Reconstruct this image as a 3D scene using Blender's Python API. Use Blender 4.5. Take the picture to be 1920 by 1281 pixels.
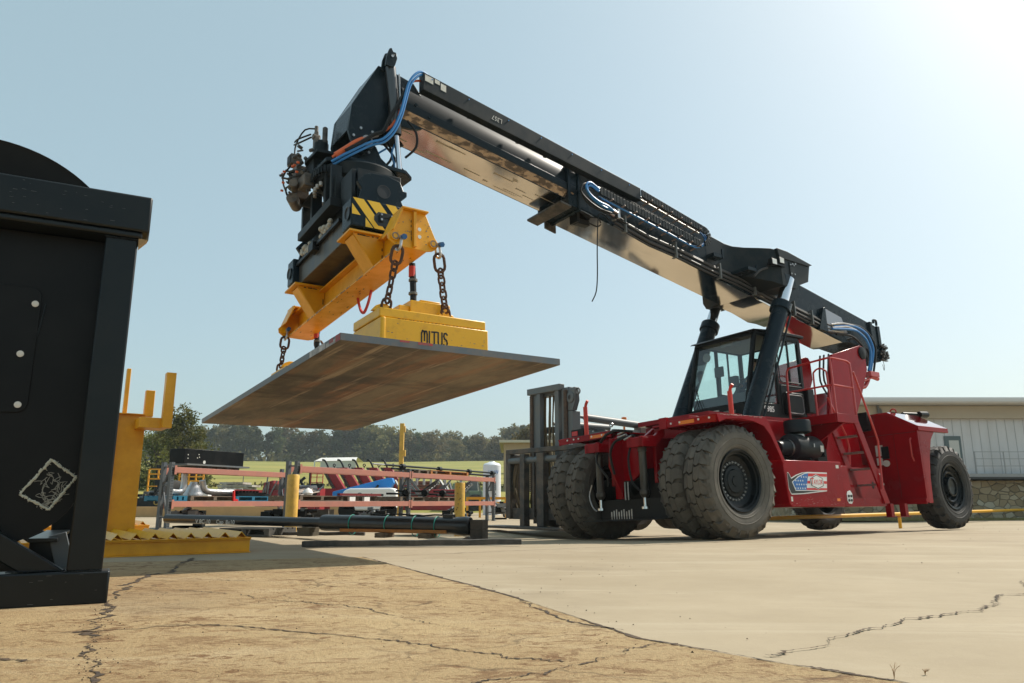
import bpy, bmesh, math, random
from mathutils import Vector, Matrix, Euler, Quaternion
PI = math.pi
R = math.radians
random.seed(7)
for o in list(bpy.data.objects):
    bpy.data.objects.remove(o)
SC = bpy.context.scene
COL = SC.collection

# ------------------------------------------------------------------ camera
CAM_H = 0.603
TILT = 12.0473
FPX = 1408.02                      # focal length in pixels of the 1920 px wide photograph
cd = bpy.data.cameras.new('camera')
cam = bpy.data.objects.new('camera', cd)
COL.objects.link(cam)
cam.location = (0, 0, CAM_H)
cam.rotation_euler = (R(90 + TILT), 0, 0)
cd.sensor_width = 36
cd.lens = FPX / 1920 * 36
cd.clip_start = 0.05
cd.clip_end = 4000
SC.camera = cam

# ------------------------------------------------------------------ sky, sun, exposure
SUN_AZ, SUN_EL = 58.0, 46.5        # azimuth is measured from +Y towards +X
w = bpy.data.worlds.new('World')
SC.world = w
w.use_nodes = True
nt = w.node_tree
bg = nt.nodes['Background']
sky = nt.nodes.new('ShaderNodeTexSky')
sky.sky_type = 'NISHITA'
sky.sun_disc = False
sky.sun_elevation = R(SUN_EL)
sky.sun_rotation = R(SUN_AZ)
sky.altitude = 0
sky.air_density = 1.0
sky.dust_density = 3.0
sky.ozone_density = 1.0
# the thin bright haze of the day lies over the clear sky: half the clear sky plus an even pale veil
hz = nt.nodes.new('ShaderNodeMix'); hz.data_type = 'RGBA'; hz.blend_type = 'MIX'
hz.inputs[0].default_value = 0.46
hz.inputs[7].default_value = (4.35, 6.0, 5.95, 1)
nt.links.new(sky.outputs[0], hz.inputs[6])
nt.links.new(hz.outputs[2], bg.inputs[0])
bg.inputs[1].default_value = 0.12
sd = bpy.data.lights.new('sun', 'SUN')
sun = bpy.data.objects.new('sun', sd)
COL.objects.link(sun)
sd.energy = 4.7
sd.angle = R(0.6)
sd.color = (1.0, 0.93, 0.82)
sv = Vector((math.sin(R(SUN_AZ)) * math.cos(R(SUN_EL)), math.cos(R(SUN_AZ)) * math.cos(R(SUN_EL)), math.sin(R(SUN_EL))))
sun.rotation_euler = sv.to_track_quat('Z', 'Y').to_euler()
sun.location = (20, 20, 40)
SC.view_settings.view_transform = 'Standard'
SC.view_settings.look = 'None'
SC.view_settings.gamma = 1
SC.view_settings.use_curve_mapping = False
SC.view_settings.exposure = 0.22
SC.cycles.use_denoising = True
SC.cycles.max_bounces = 8
SC.cycles.transparent_max_bounces = 12
SC.cycles.sample_clamp_indirect = 6

# ------------------------------------------------------------------ materials
MATS = {}
def mat(name, col, rough=0.5, metal=0.0, col2=None, nscale=3.0, namt=0.5, bump=0.0, bscale=20.0, coat=0.0,
        stretch=(1, 1, 1), edge=(0.42, 0.62), rough2=None, spec=0.5, trans=0.0, coords='Object'):
    if name in MATS:
        return MATS[name]
    m = bpy.data.materials.new(name)
    MATS[name] = m
    m.use_nodes = True
    n, l = m.node_tree.nodes, m.node_tree.links
    b = n['Principled BSDF']
    b.inputs['Base Color'].default_value = (*col, 1)
    b.inputs['Roughness'].default_value = rough
    b.inputs['Metallic'].default_value = metal
    b.inputs['Specular IOR Level'].default_value = spec
    b.inputs['Coat Weight'].default_value = coat
    b.inputs['Coat Roughness'].default_value = 0.05
    tc = mp = None
    if col2 or bump or rough2 is not None:
        tc = n.new('ShaderNodeTexCoord')
        mp = n.new('ShaderNodeMapping')
        mp.inputs['Scale'].default_value = stretch
        l.new(tc.outputs[coords], mp.inputs[0])
    if col2 or rough2 is not None:
        no = n.new('ShaderNodeTexNoise')
        no.inputs['Scale'].default_value = nscale
        no.inputs['Detail'].default_value = 8
        no.inputs['Roughness'].default_value = 0.65
        l.new(mp.outputs[0], no.inputs[0])
        mr = n.new('ShaderNodeMapRange')
        mr.inputs[1].default_value, mr.inputs[2].default_value = edge
        mr.inputs[3].default_value, mr.inputs[4].default_value = 0, namt
        l.new(no.outputs[0], mr.inputs[0])
        if col2:
            mx = n.new('ShaderNodeMix')
            mx.data_type = 'RGBA'
            mx.inputs[6].default_value = (*col, 1)
            mx.inputs[7].default_value = (*col2, 1)
            l.new(mr.outputs[0], mx.inputs[0])
            l.new(mx.outputs[2], b.inputs['Base Color'])
        if rough2 is not None:
            mr2 = n.new('ShaderNodeMapRange')
            mr2.inputs[1].default_value, mr2.inputs[2].default_value = edge
            mr2.inputs[3].default_value, mr2.inputs[4].default_value = rough, rough2
            l.new(no.outputs[0], mr2.inputs[0])
            l.new(mr2.outputs[0], b.inputs['Roughness'])
    if bump:
        nb = n.new('ShaderNodeTexNoise')
        nb.inputs['Scale'].default_value = bscale
        nb.inputs['Detail'].default_value = 6
        l.new(mp.outputs[0], nb.inputs[0])
        bp = n.new('ShaderNodeBump')
        bp.inputs['Strength'].default_value = bump
        bp.inputs['Distance'].default_value = 0.02
        l.new(nb.outputs[0], bp.inputs['Height'])
        l.new(bp.outputs[0], b.inputs['Normal'])
    return m

navy = mat('dark navy gloss paint', (0.007, 0.016, 0.024), 0.24, col2=(0.013, 0.021, 0.024), nscale=2.2, namt=0.5, rough2=0.30, spec=0.16)
navyeven = mat('even navy paint', (0.007, 0.014, 0.020), 0.36, spec=0.2)
navyflat = mat('dark satin paint', (0.010, 0.016, 0.020), 0.40, col2=(0.034, 0.036, 0.034), nscale=4, namt=0.5, rough2=0.5, spec=0.18)
mirror = mat('polished boom steel', (0.70, 0.64, 0.57), 0.07, metal=1.0, col2=(0.58, 0.52, 0.46), nscale=0.9, namt=0.35, rough2=0.15, stretch=(1, .35, 1))
red = mat('red paint', (0.285, 0.0012, 0.005), 0.17, col2=(0.20, 0.002, 0.006), nscale=1.3, namt=0.6, rough2=0.28, spec=0.16)
lidred = mat('mirror glossy red paint', (0.30, 0.002, 0.006), 0.06, coat=1.0, spec=1.0)
railred = mat('faded red rail paint', (0.46, 0.035, 0.030), 0.30, coat=0.2)
yellow = mat('yellow paint', (0.80, 0.37, 0.003), 0.34, col2=(0.60, 0.25, 0.006), nscale=3.5, namt=0.5, rough2=0.5, bump=0.04, bscale=9)
magyel = mat('worn yellow paint', (0.80, 0.42, 0.006), 0.38, col2=(0.50, 0.22, 0.015), nscale=6, namt=0.55, edge=(0.5, 0.72), bump=0.05, bscale=14)
stripey = mat('hazard yellow paint', (0.75, 0.46, 0.01), 0.4)
bollardy = mat('bollard yellow paint', (0.72, 0.43, 0.07), 0.5, col2=(0.42, 0.24, 0.06), nscale=7, namt=0.5)
black = mat('black rubber', (0.008, 0.009, 0.009), 0.5, spec=0.3)
blackp = mat('black machine paint', (0.006, 0.007, 0.008), 0.32, col2=(0.018, 0.017, 0.016), nscale=3, namt=0.5, rough2=0.45, spec=0.14)
grime = mat('greasy dark steel', (0.040, 0.037, 0.033), 0.5, col2=(0.13, 0.11, 0.09), nscale=8, namt=0.6, bump=0.15, bscale=25)
trunk_steel = mat('scuffed boom steel', (0.050, 0.047, 0.043), 0.36, metal=0.6, col2=(0.17, 0.15, 0.12), nscale=5, namt=0.7, stretch=(1, 1, 0.2), rough2=0.5)
grease = mat('pale grease', (0.42, 0.38, 0.31), 0.5, bump=0.5, bscale=40)
chrome = mat('chromed rod', (0.72, 0.73, 0.76), 0.08, metal=1.0)
steel = mat('bare steel', (0.42, 0.42, 0.42), 0.3, metal=0.9, col2=(0.2, 0.17, 0.14), nscale=9, namt=0.4)
galv = mat('galvanised shackle', (0.55, 0.55, 0.56), 0.35, metal=0.8)
bluepin = mat('blue shackle pin', (0.02, 0.11, 0.30), 0.4)
rust = mat('rusty chain', (0.105, 0.045, 0.024), 0.75, col2=(0.035, 0.022, 0.016), nscale=18, namt=0.8, bump=0.3, bscale=60)
tyrem = mat('dusty tyre rubber', (0.088, 0.079, 0.066), 0.85, col2=(0.155, 0.137, 0.112), nscale=4.5, namt=0.7, bump=0.25, bscale=45, edge=(0.38, 0.66))
tyrem2 = mat('dark tyre rubber', (0.022, 0.021, 0.020), 0.75, col2=(0.055, 0.048, 0.042), nscale=4, namt=0.6, bump=0.2, bscale=45)
rimm = mat('black rim paint', (0.004, 0.006, 0.007), 0.25, spec=0.16)
bluehose = mat('blue hose', (0.03, 0.20, 0.50), 0.42)
orangehose = mat('orange hose', (0.70, 0.13, 0.03), 0.5)
greyhose = mat('dark grey hose', (0.045, 0.045, 0.047), 0.42)
white = mat('white paint', (0.78, 0.78, 0.76), 0.5)
offwhite = mat('off white label', (0.66, 0.65, 0.60), 0.5, col2=(0.5, 0.42, 0.3), nscale=12, namt=0.5)
signblue = mat('sign blue', (0.02, 0.14, 0.42), 0.4)
signred = mat('sign red', (0.62, 0.02, 0.02), 0.4)
signblack = mat('sign black', (0.006, 0.007, 0.008), 0.4)
chalk = mat('chalk', (0.62, 0.62, 0.60), 0.9)
ink = mat('black marker paint', (0.012, 0.010, 0.008), 0.6)
amber = mat('amber lens', (0.80, 0.20, 0.01), 0.25)
redlens = mat('red lens', (0.55, 0.01, 0.01), 0.25)
lensm = mat('lamp lens', (0.75, 0.76, 0.74), 0.15)
mitre = mat('grey steel rack paint', (0.070, 0.085, 0.10), 0.5, col2=(0.12, 0.12, 0.12), nscale=6, namt=0.6)
rackbeam = mat('faded orange rack beam', (0.43, 0.17, 0.12), 0.6, col2=(0.34, 0.15, 0.12), nscale=3, namt=0.7)
wood = mat('weathered timber', (0.17, 0.13, 0.09), 0.85, col2=(0.07, 0.05, 0.035), nscale=4, namt=0.8, stretch=(1, 8, 8), bump=0.3, bscale=25)
woodo = mat('orange sawn timber', (0.42, 0.17, 0.04), 0.8, col2=(0.25, 0.09, 0.025), nscale=4, namt=0.6, stretch=(0.6, 6, 6), bump=0.2, bscale=25)
oldwood = mat('old dark timber', (0.060, 0.058, 0.052), 0.9, col2=(0.12, 0.11, 0.095), nscale=5, namt=0.7, bump=0.4, bscale=20)
greenband = mat('green strapping', (0.01, 0.25, 0.19), 0.4)
tan = mat('tan painted concrete', (0.46, 0.29, 0.13), 0.8, col2=(0.38, 0.24, 0.11), nscale=2, namt=0.6)
bluepaint = mat('bright blue paint', (0.01, 0.19, 0.55), 0.35)
greymetal = mat('dull blue grey paint', (0.12, 0.14, 0.15), 0.5, col2=(0.15, 0.145, 0.13), nscale=3, namt=0.7, bump=0.1)
mudsteel = mat('muddy dark steel', (0.05, 0.05, 0.048), 0.6, col2=(0.16, 0.12, 0.085), nscale=3.5, namt=0.7, bump=0.15)
brownsteel = mat('rusty brown steel', (0.12, 0.075, 0.05), 0.8, col2=(0.05, 0.04, 0.035), nscale=12, namt=0.7)
dkred = mat('dull red paint', (0.25, 0.012, 0.018), 0.45, col2=(0.17, 0.015, 0.02), nscale=3, namt=0.6)
skin = mat('skin', (0.50, 0.25, 0.17), 0.55)
shirt = mat('blue work shirt', (0.02, 0.055, 0.11), 0.9)
hairm = mat('brown hair', (0.05, 0.03, 0.02), 0.8)
silver = mat('silver duct', (0.55, 0.54, 0.54), 0.35, metal=0.7, bump=0.3, bscale=30)
teal = mat('blue pallet plastic', (0.01, 0.14, 0.24), 0.5)
cabin = mat('dark cab lining', (0.055, 0.065, 0.075), 0.7)
seatm = mat('black seat cloth', (0.03, 0.034, 0.04), 0.85)
pinkw = mat('dusty red sheet', (0.42, 0.18, 0.17), 0.5)

def glassmat():
    m = bpy.data.materials.new('cab glass')
    m.use_nodes = True
    n, l = m.node_tree.nodes, m.node_tree.links
    out = n['Material Output']
    n.remove(n['Principled BSDF'])
    tr = n.new('ShaderNodeBsdfTransparent')
    tr.inputs[0].default_value = (0.82, 0.95, 0.92, 1)
    gl = n.new('ShaderNodeBsdfGlossy')
    gl.inputs[1].default_value = 0.02
    lw = n.new('ShaderNodeLayerWeight')
    lw.inputs[0].default_value = 0.5
    pw = n.new('ShaderNodeMath'); pw.operation = 'POWER'; pw.inputs[1].default_value = 3.5
    l.new(lw.outputs['Facing'], pw.inputs[0])
    fr = n.new('ShaderNodeMapRange'); fr.inputs[3].default_value = 0.10; fr.inputs[4].default_value = 0.9
    l.new(pw.outputs[0], fr.inputs[0])
    mx = n.new('ShaderNodeMixShader')
    l.new(fr.outputs[0], mx.inputs[0]); l.new(tr.outputs[0], mx.inputs[1]); l.new(gl.outputs[0], mx.inputs[2])
    l.new(mx.outputs[0], out.inputs[0])
    return m
glass = glassmat()

# ------------------------------------------------------------------ mesh builder
class MB:
    def __init__(self):
        self.bm = bmesh.new()
    def poly(self, vs, fs):
        bv = [self.bm.verts.new(v) for v in vs]
        for f in fs:
            try:
                self.bm.faces.new([bv[i] for i in f])
            except ValueError:
                pass
        return self
    def hexa(self, p):                       # p: 4 bottom then 4 top corners
        return self.poly(p, [(3, 2, 1, 0), (4, 5, 6, 7), (0, 1, 5, 4), (1, 2, 6, 5), (2, 3, 7, 6), (3, 0, 4, 7)])
    def bx(self, x0, x1, y0, y1, z0, z1):
        return self.hexa([(x0, y0, z0), (x1, y0, z0), (x1, y1, z0), (x0, y1, z0), (x0, y0, z1), (x1, y0, z1), (x1, y1, z1), (x0, y1, z1)])
    def prism(self, pts, axis, a, b):        # outline in the two other axes, in order
        n = len(pts)
        def mk(p, q):
            return {'x': (q, p[0], p[1]), 'y': (p[0], q, p[1]), 'z': (p[0], p[1], q)}[axis]
        vs = [mk(p, a) for p in pts] + [mk(p, b) for p in pts]
        fs = [tuple(range(n - 1, -1, -1)), tuple(range(n, 2 * n))]
        fs += [(i, (i + 1) % n, n + (i + 1) % n, n + i) for i in range(n)]
        return self.poly(vs, fs)
    def loft(self, rings, close=True, caps=True):
        n = len(rings[0])
        vs = [v for r in rings for v in r]
        fs = []
        for k in range(len(rings) - 1):
            for i in range(n if close else n - 1):
                j = (i + 1) % n
                fs.append((k * n + i, k * n + j, (k + 1) * n + j, (k + 1) * n + i))
        if caps:
            fs.append(tuple(range(n - 1, -1, -1)))
            fs.append(tuple(range((len(rings) - 1) * n, len(rings) * n)))
        return self.poly(vs, fs)
    @staticmethod
    def frame(d):
        d = Vector(d).normalized()
        u = d.cross(Vector((0, 0, 1)))
        if u.length < 1e-4:
            u = Vector((1, 0, 0))
        u.normalize()
        return u, d.cross(u).normalized()
    def cyl(self, p0, p1, r0, r1=None, seg=16):
        p0, p1 = Vector(p0), Vector(p1)
        r1 = r0 if r1 is None else r1
        u, v = self.frame(p1 - p0)
        rings = []
        for p, r in ((p0, r0), (p1, r1)):
            rings.append([tuple(p + u * (r * math.cos(2 * PI * i / seg)) + v * (r * math.sin(2 * PI * i / seg))) for i in range(seg)])
        return self.loft(rings)
    def lathe(self, prof, origin, axis, seg=24, caps=False):   # prof: (distance along axis, radius)
        o, d = Vector(origin), Vector(axis).normalized()
        u, v = self.frame(d)
        rings = [[tuple(o + d * h + u * (max(r, 1e-4) * math.cos(2 * PI * i / seg)) + v * (max(r, 1e-4) * math.sin(2 * PI * i / seg))) for i in range(seg)] for h, r in prof]
        return self.loft(rings, caps=caps)
    def tube(self, path, r, seg=8, closed=False, smooth=3):
        P = [Vector(p) for p in path]
        if smooth and len(P) > 2:
            Q = []
            n = len(P)
            rng = n if closed else n - 1
            for i in range(rng):
                a = P[(i - 1) % n] if (closed or i > 0) else P[0]
                b, c = P[i], P[(i + 1) % n]
                e = P[(i + 2) % n] if (closed or i + 2 < n) else P[-1]
                for k in range(smooth):
                    t = k / smooth
                    Q.append(0.5 * ((2 * b) + (c - a) * t + (2 * a - 5 * b + 4 * c - e) * t * t + (3 * b - a - 3 * c + e) * t ** 3))
            if not closed:
                Q.append(P[-1])
            P = Q
        n = len(P)
        rings = []
        pu = None
        for i in range(n):
            d = (P[(i + 1) % n] - P[i - 1]) if closed else (P[min(i + 1, n - 1)] - P[max(i - 1, 0)])
            d.normalize()
            if pu is None:
                u, v = self.frame(d)
            else:
                u = pu - d * pu.dot(d)
                u.normalize()
                v = d.cross(u)
            pu = u
            rings.append([tuple(P[i] + u * (r * math.cos(2 * PI * k / seg)) + v * (r * math.sin(2 * PI * k / seg))) for k in range(seg)])
        if closed:
            rings.append(rings[0])
        return self.loft(rings, caps=not closed)
    def bar(self, p0, p1, w, h, up=(0, 0, 1)):
        p0, p1 = Vector(p0), Vector(p1)
        d = (p1 - p0).normalized()
        u = d.cross(Vector(up))
        if u.length < 1e-4:
            u = d.cross(Vector((1, 0, 0)))
        u.normalize()
        v = u.cross(d)
        rings = [[tuple(p + u * a + v * b) for a, b in ((-w / 2, -h / 2), (w / 2, -h / 2), (w / 2, h / 2), (-w / 2, h / 2))] for p in (p0, p1)]
        return self.loft(rings)
    def ball(self, c, r, seg=10):
        return self.lathe([(-r * math.cos(PI * k / 6), r * math.sin(PI * k / 6)) for k in range(7)], c, (0, 0, 1), seg)
    def disc(self, c, axis, r, seg=24, t=0.003):
        c = Vector(c)
        return self.cyl(c, c + Vector(axis).normalized() * t, r, seg=seg)
    def mesh(self, name, m, off=None, sharp=34):
        bm = self.bm
        if off is not None:
            bmesh.ops.translate(bm, verts=bm.verts, vec=-Vector(off))
        bmesh.ops.remove_doubles(bm, verts=bm.verts, dist=1e-5)
        bmesh.ops.recalc_face_normals(bm, faces=bm.faces)
        for f in bm.faces:
            f.smooth = True
        for e in bm.edges:
            if len(e.link_faces) == 2:
                if e.calc_face_angle(0) > R(sharp):
                    e.smooth = False
            else:
                e.smooth = False
        me = bpy.data.meshes.new(name)
        bm.to_mesh(me)
        bm.free()
        if m is not None:
            me.materials.append(m)
        return me
    def build(self, name, m, parent=None, bevel=0.0, off=None, sharp=34):
        if off is None and parent is not None and 'wo' in OFF.get(parent.name, {}):
            off = OFF[parent.name]['wo']
        o = bpy.data.objects.new(name, self.mesh(name, m, off, sharp))
        COL.objects.link(o)
        if parent is not None:
            o.parent = parent
            if parent.name in OFF:
                OFF[o.name] = OFF[parent.name]
        if bevel:
            bv = o.modifiers.new('bevel', 'BEVEL')
            bv.width = bevel
            bv.segments = 2
            bv.limit_method = 'ANGLE'
            bv.angle_limit = R(40)
            bv.harden_normals = False
        return o

OFF = {}
def tag(o, label, cat, group=None):
    o['label'] = label
    o['category'] = cat
    if group:
        o['group'] = group
    return o
def thing(name, label, cat, loc=(0, 0, 0), group=None, base=None):
    """An Empty at a thing's base. Its parts are built in the coordinates of `base` (world, or the machine's frame)."""
    o = bpy.data.objects.new(name, None)
    o.empty_display_size = 0.3
    COL.objects.link(o)
    if base is not None:
        o.matrix_world = base @ Matrix.Translation(Vector(loc))
    else:
        o.location = loc
    tag(o, label, cat, group)
    OFF[o.name] = {'wo': Vector(loc)}
    return o
def dup(root, label=None, loc=None):
    r = root.copy(); COL.objects.link(r)
    OFF[r.name] = OFF.get(root.name, {})
    if label:
        r['label'] = label
    if loc is not None:
        r.location = loc
    for ch in list(root.children):
        c = ch.copy(); COL.objects.link(c); c.parent = r
        for g in list(ch.children):
            d = g.copy(); COL.objects.link(d); d.parent = c
    return r
def struct(o):
    o['kind'] = 'structure'
    return o
def text(name, body, size, mw, m, parent=None, depth=0.002, sx=1.0, bold=0.0):
    c = bpy.data.curves.new(name, 'FONT')
    c.body = body
    c.size = size
    c.extrude = depth
    c.offset = bold
    c.align_x = 'CENTER'
    c.align_y = 'CENTER'
    t = bpy.data.objects.new(name, c)
    COL.objects.link(t)
    bpy.context.view_layer.update()
    me = bpy.data.meshes.new_from_object(t.evaluated_get(bpy.context.evaluated_depsgraph_get()))
    bpy.data.objects.remove(t)
    me.transform(Matrix.Diagonal((sx, 1, 1, 1)))
    off = OFF.get(parent.name, {}).get('wo', Vector((0, 0, 0))) if parent is not None else Vector((0, 0, 0))
    me.transform(Matrix.Translation(-off) @ mw)
    me.materials.clear()
    me.materials.append(m)
    o = bpy.data.objects.new(name, me)
    COL.objects.link(o)
    if parent is not None:
        o.parent = parent
        OFF[o.name] = OFF.get(parent.name, {})
    return o
def side_mw(x, y, z, rot=0.0):             # text lying on a face that looks along +x of the machine
    m = Matrix(((0, 0, 1, x), (1, 0, 0, y), (0, 1, 0, z), (0, 0, 0, 1)))
    return m @ Matrix.Rotation(rot, 4, 'Z')
_c, _s = math.cos(R(TILT)), math.sin(R(TILT))
def at(px, py, Y):
    """World point seen at photograph pixel (px, py) when it stands Y metres in front of the camera."""
    x, u = (px - 960) / FPX, (640.5 - py) / FPX
    k = Y / (_c - _s * u)
    return Vector((x * k, Y, CAM_H + (_s + _c * u) * k))
# ------------------------------------------------------------------ machine frame (the yard falls slightly under it)
MT = Matrix.Translation(Vector((2.625, 14.188, -0.067))) @ (Matrix.Rotation(R(-55.163), 4, 'Z') @ Matrix.Rotation(R(0.148), 4, 'X') @ Matrix.Rotation(R(-2.125), 4, 'Y'))
def smooth(t):
    t = min(1, max(0, t))
    return t * t * (3 - 2 * t)
def ground_z(x, y):
    dx, dy = x - 2.625, y - 14.188
    xt = dx * 0.5713 - dy * 0.8207
    yt = dx * 0.8207 + dy * 0.5713
    if xt > 1.82:
        return 0.0
    d = -0.0371 * (1.82 - xt)
    if xt < -2.5:
        d = -0.0371 * 4.32 * (1 - smooth((-2.5 - xt) / 5))
    wy = smooth((yt + 7) / 4) * (1 - smooth((yt - 10) / 8))
    return d * wy

def ground_mat(name, c1, c2, c3, crack=0.0, speck=0.5, bump=0.35, dark=(0.10, 0.06, 0.035)):
    m = bpy.data.materials.new(name)
    m.use_nodes = True
    n, l = m.node_tree.nodes, m.node_tree.links
    b = n['Principled BSDF']
    b.inputs['Roughness'].default_value = 0.85
    b.inputs['Specular IOR Level'].default_value = 0.25
    tc = n.new('ShaderNodeTexCoord')
    def noise(scale, detail=6, rough=0.6, st=(1, 1, 1), dist=0.0):
        mp = n.new('ShaderNodeMapping')
        mp.inputs['Scale'].default_value = st
        mp.inputs['Rotation'].default_value = (0, 0, 0.5)
        l.new(tc.outputs['Object'], mp.inputs[0])
        no = n.new('ShaderNodeTexNoise')
        no.inputs['Scale'].default_value = scale
        no.inputs['Detail'].default_value = detail
        no.inputs['Roughness'].default_value = rough
        no.inputs['Distortion'].default_value = dist
        l.new(mp.outputs[0], no.inputs[0])
        return no.outputs[0]
    def rng(s, a, bb, lo=0.0, hi=1.0):
        mr = n.new('ShaderNodeMapRange')
        mr.inputs[1].default_value, mr.inputs[2].default_value = a, bb
        mr.inputs[3].default_value, mr.inputs[4].default_value = lo, hi
        l.new(s, mr.inputs[0])
        return mr.outputs[0]
    def mix(f, a, bb):
        mx = n.new('ShaderNodeMix')
        mx.data_type = 'RGBA'
        l.new(f, mx.inputs[0])
        for s, i in ((a, 6), (bb, 7)):
            if isinstance(s, tuple):
                mx.inputs[i].default_value = (*s, 1)
            else:
                l.new(s, mx.inputs[i])
        return mx.outputs[2]
    def mul(a, bb):
        mm = n.new('ShaderNodeMath'); mm.operation = 'MULTIPLY'
        l.new(a, mm.inputs[0])
        if isinstance(bb, float):
            mm.inputs[1].default_value = bb
        else:
            l.new(bb, mm.inputs[1])
        return mm.outputs[0]
    col = mix(rng(noise(0.45, 9, 0.65), 0.35, 0.65), c1, c2)
    col = mix(rng(noise(1.1, 8, 0.7, (0.35, 1.6, 1), 1.0), 0.50, 0.72, 0, 0.75), col, c3)
    col = mix(rng(noise(38, 4, 0.7), 0.56, 0.74, 0, speck), col, dark)
    patch = rng(noise(1.3, 6, 0.65), 0.40, 0.60, 0.12, 1)
    col = mix(mul(rng(noise(5.5, 8, 0.78, (0.7, 1.3, 1), 0.8), 0.515, 0.575, 0, speck), patch), col, dark)
    col = mix(mul(rng(noise(17, 6, 0.75, (0.8, 1.2, 1), 0.8), 0.53, 0.59, 0, speck), rng(noise(1.7, 5, 0.6), 0.40, 0.60)), col, dark)
    col = mix(rng(noise(0.55, 5, 0.55), 0.58, 0.70, 0, 0.38), col, (0.20, 0.155, 0.10))
    col = mix(mul(rng(noise(3.2, 5, 0.6, (.25, 2.2, 1)), 0.55, 0.72, 0, 0.30), patch), col, (0.24, 0.19, 0.13))
    hgt = noise(60, 6, 0.7)
    if crack:
        wv = n.new('ShaderNodeTexNoise'); wv.inputs['Scale'].default_value = 2.2; wv.inputs['Detail'].default_value = 8
        l.new(tc.outputs['Object'], wv.inputs[0])
        va = n.new('ShaderNodeVectorMath'); va.operation = 'MULTIPLY_ADD'
        l.new(wv.outputs['Color'], va.inputs[0]); va.inputs[1].default_value = (0.55, 0.55, 0)
        l.new(tc.outputs['Object'], va.inputs[2])
        vo = n.new('ShaderNodeTexVoronoi'); vo.feature = 'DISTANCE_TO_EDGE'; vo.inputs['Scale'].default_value = 0.9
        l.new(va.outputs[0], vo.inputs[0])
        ck = rng(vo.outputs['Distance'], 0.002, 0.010, 1, 0)
        ck = mul(ck, rng(noise(1.3, 3), 0.40, 0.56))
        ck = mul(ck, crack)
        col = mix(ck, col, (0.05, 0.03, 0.018))
    l.new(col, b.inputs['Base Color'])
    bp = n.new('ShaderNodeBump')
    bp.inputs['Strength'].default_value = bump
    bp.inputs['Distance'].default_value = 0.012
    l.new(hgt, bp.inputs['Height'])
    l.new(bp.outputs[0], b.inputs['Normal'])
    return m
pale_c = ground_mat('pale concrete', (0.375, 0.308, 0.212), (0.305, 0.246, 0.163), (0.42, 0.355, 0.255), 0.0, 0.20, 0.25, (0.27, 0.215, 0.15))
old_c = ground_mat('old rough concrete', (0.425, 0.312, 0.165), (0.32, 0.218, 0.108), (0.49, 0.385, 0.235), 0.50, 0.95, 1.0, (0.17, 0.088, 0.038))
field_m = mat('field grass', (0.185, 0.185, 0.026), 0.95, col2=(0.28, 0.24, 0.05), nscale=0.06, namt=1.0, stretch=(0.5, 2, 1), bump=0.3, bscale=0.6)
crack_m = mat('crack dirt', (0.035, 0.024, 0.016), 0.95, col2=(0.12, 0.075, 0.04), nscale=25, namt=0.8)
weedm = mat('dry weed', (0.34, 0.20, 0.09), 0.9)

def sheet(name, xs, ys, zf, m):
    mb = MB()
    nx = len(xs)
    vs = [(x, y, zf(x, y)) for y in ys for x in xs]
    fs = [(j * nx + i, j * nx + i + 1, (j + 1) * nx + i + 1, (j + 1) * nx + i) for j in range(len(ys) - 1) for i in range(nx - 1)]
    mb.poly(vs, fs)
    return struct(mb.build(name, m))
def steps(a, b, s):
    n = int(round((b - a) / s))
    return [a + (b - a) * i / n for i in range(n + 1)]
gx = [-400, -200, -90, -50, -30, -20] + steps(-14, 22, 0.5) + [30, 45, 70, 120, 260, 500]
gy = [-60, -30, -12, -4] + steps(0, 34, 0.5) + [40, 50, 62]
sheet('ground', gx, gy, ground_z, pale_c)
# old rough slab in the foreground, a few millimetres proud
mb = MB()
seam = [(-1.66, 8.62), (-0.85, 6.90), (0.0, 5.09), (0.57, 3.56), (1.00, 3.05), (1.31, 2.74), (3.2, -0.6), (5.0, -4)]
top = [(-30, -1.0), (-12, 4.9), (-6.5, 7.0), (-4.45, 7.80), (-2.8, 8.22)]
mb.prism(top + seam + [(5, -20), (-30, -20)], 'z', -0.05, 0.006)
struct(mb.build('old_slab', old_c))
rc = random.Random(3)
def crack(name, pts, w0, jag, z=0.0085, sub=14, m=crack_m):
    mb = MB()
    sub *= 3
    P = []
    for a, b in zip(pts[:-1], pts[1:]):
        for k in range(sub):
            t = k / sub
            P.append(Vector((a[0] + (b[0] - a[0]) * t, a[1] + (b[1] - a[1]) * t, 0)))
    P.append(Vector((pts[-1][0], pts[-1][1], 0)))
    L, Rr = [], []
    slow, wid = 0.0, 0.6
    for i, p in enumerate(P):
        d = (P[min(i + 1, len(P) - 1)] - P[max(i - 1, 0)]).normalized()
        nrm = Vector((-d.y, d.x, 0))
        slow = slow * .86 + rc.gauss(0, jag * .55)
        wid = max(.12, min(1.5, wid + rc.gauss(0, .17)))
        q = p + nrm * (slow + rc.gauss(0, jag * .16))
        chip = rc.uniform(1.2, 2.6) if rc.random() < .10 else 1
        wl, wr = w0 * wid * rc.uniform(.4, 1.1) * chip, w0 * wid * rc.uniform(.4, 1.1)
        if i in (0, len(P) - 1):
            wl = wr = 0.0008
        L.append(tuple((q + nrm * wl) + Vector((0, 0, z + ground_z(q.x, q.y)))))
        Rr.append(tuple((q - nrm * wr) + Vector((0, 0, z + ground_z(q.x, q.y)))))
    n = len(P)
    mb.poly(L + Rr, [(i, i + 1, n + i + 1, n + i) for i in range(n - 1)])
    return struct(mb.build(name, m))
crack('ground_seam', seam[:7], 0.013, 0.004)
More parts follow.
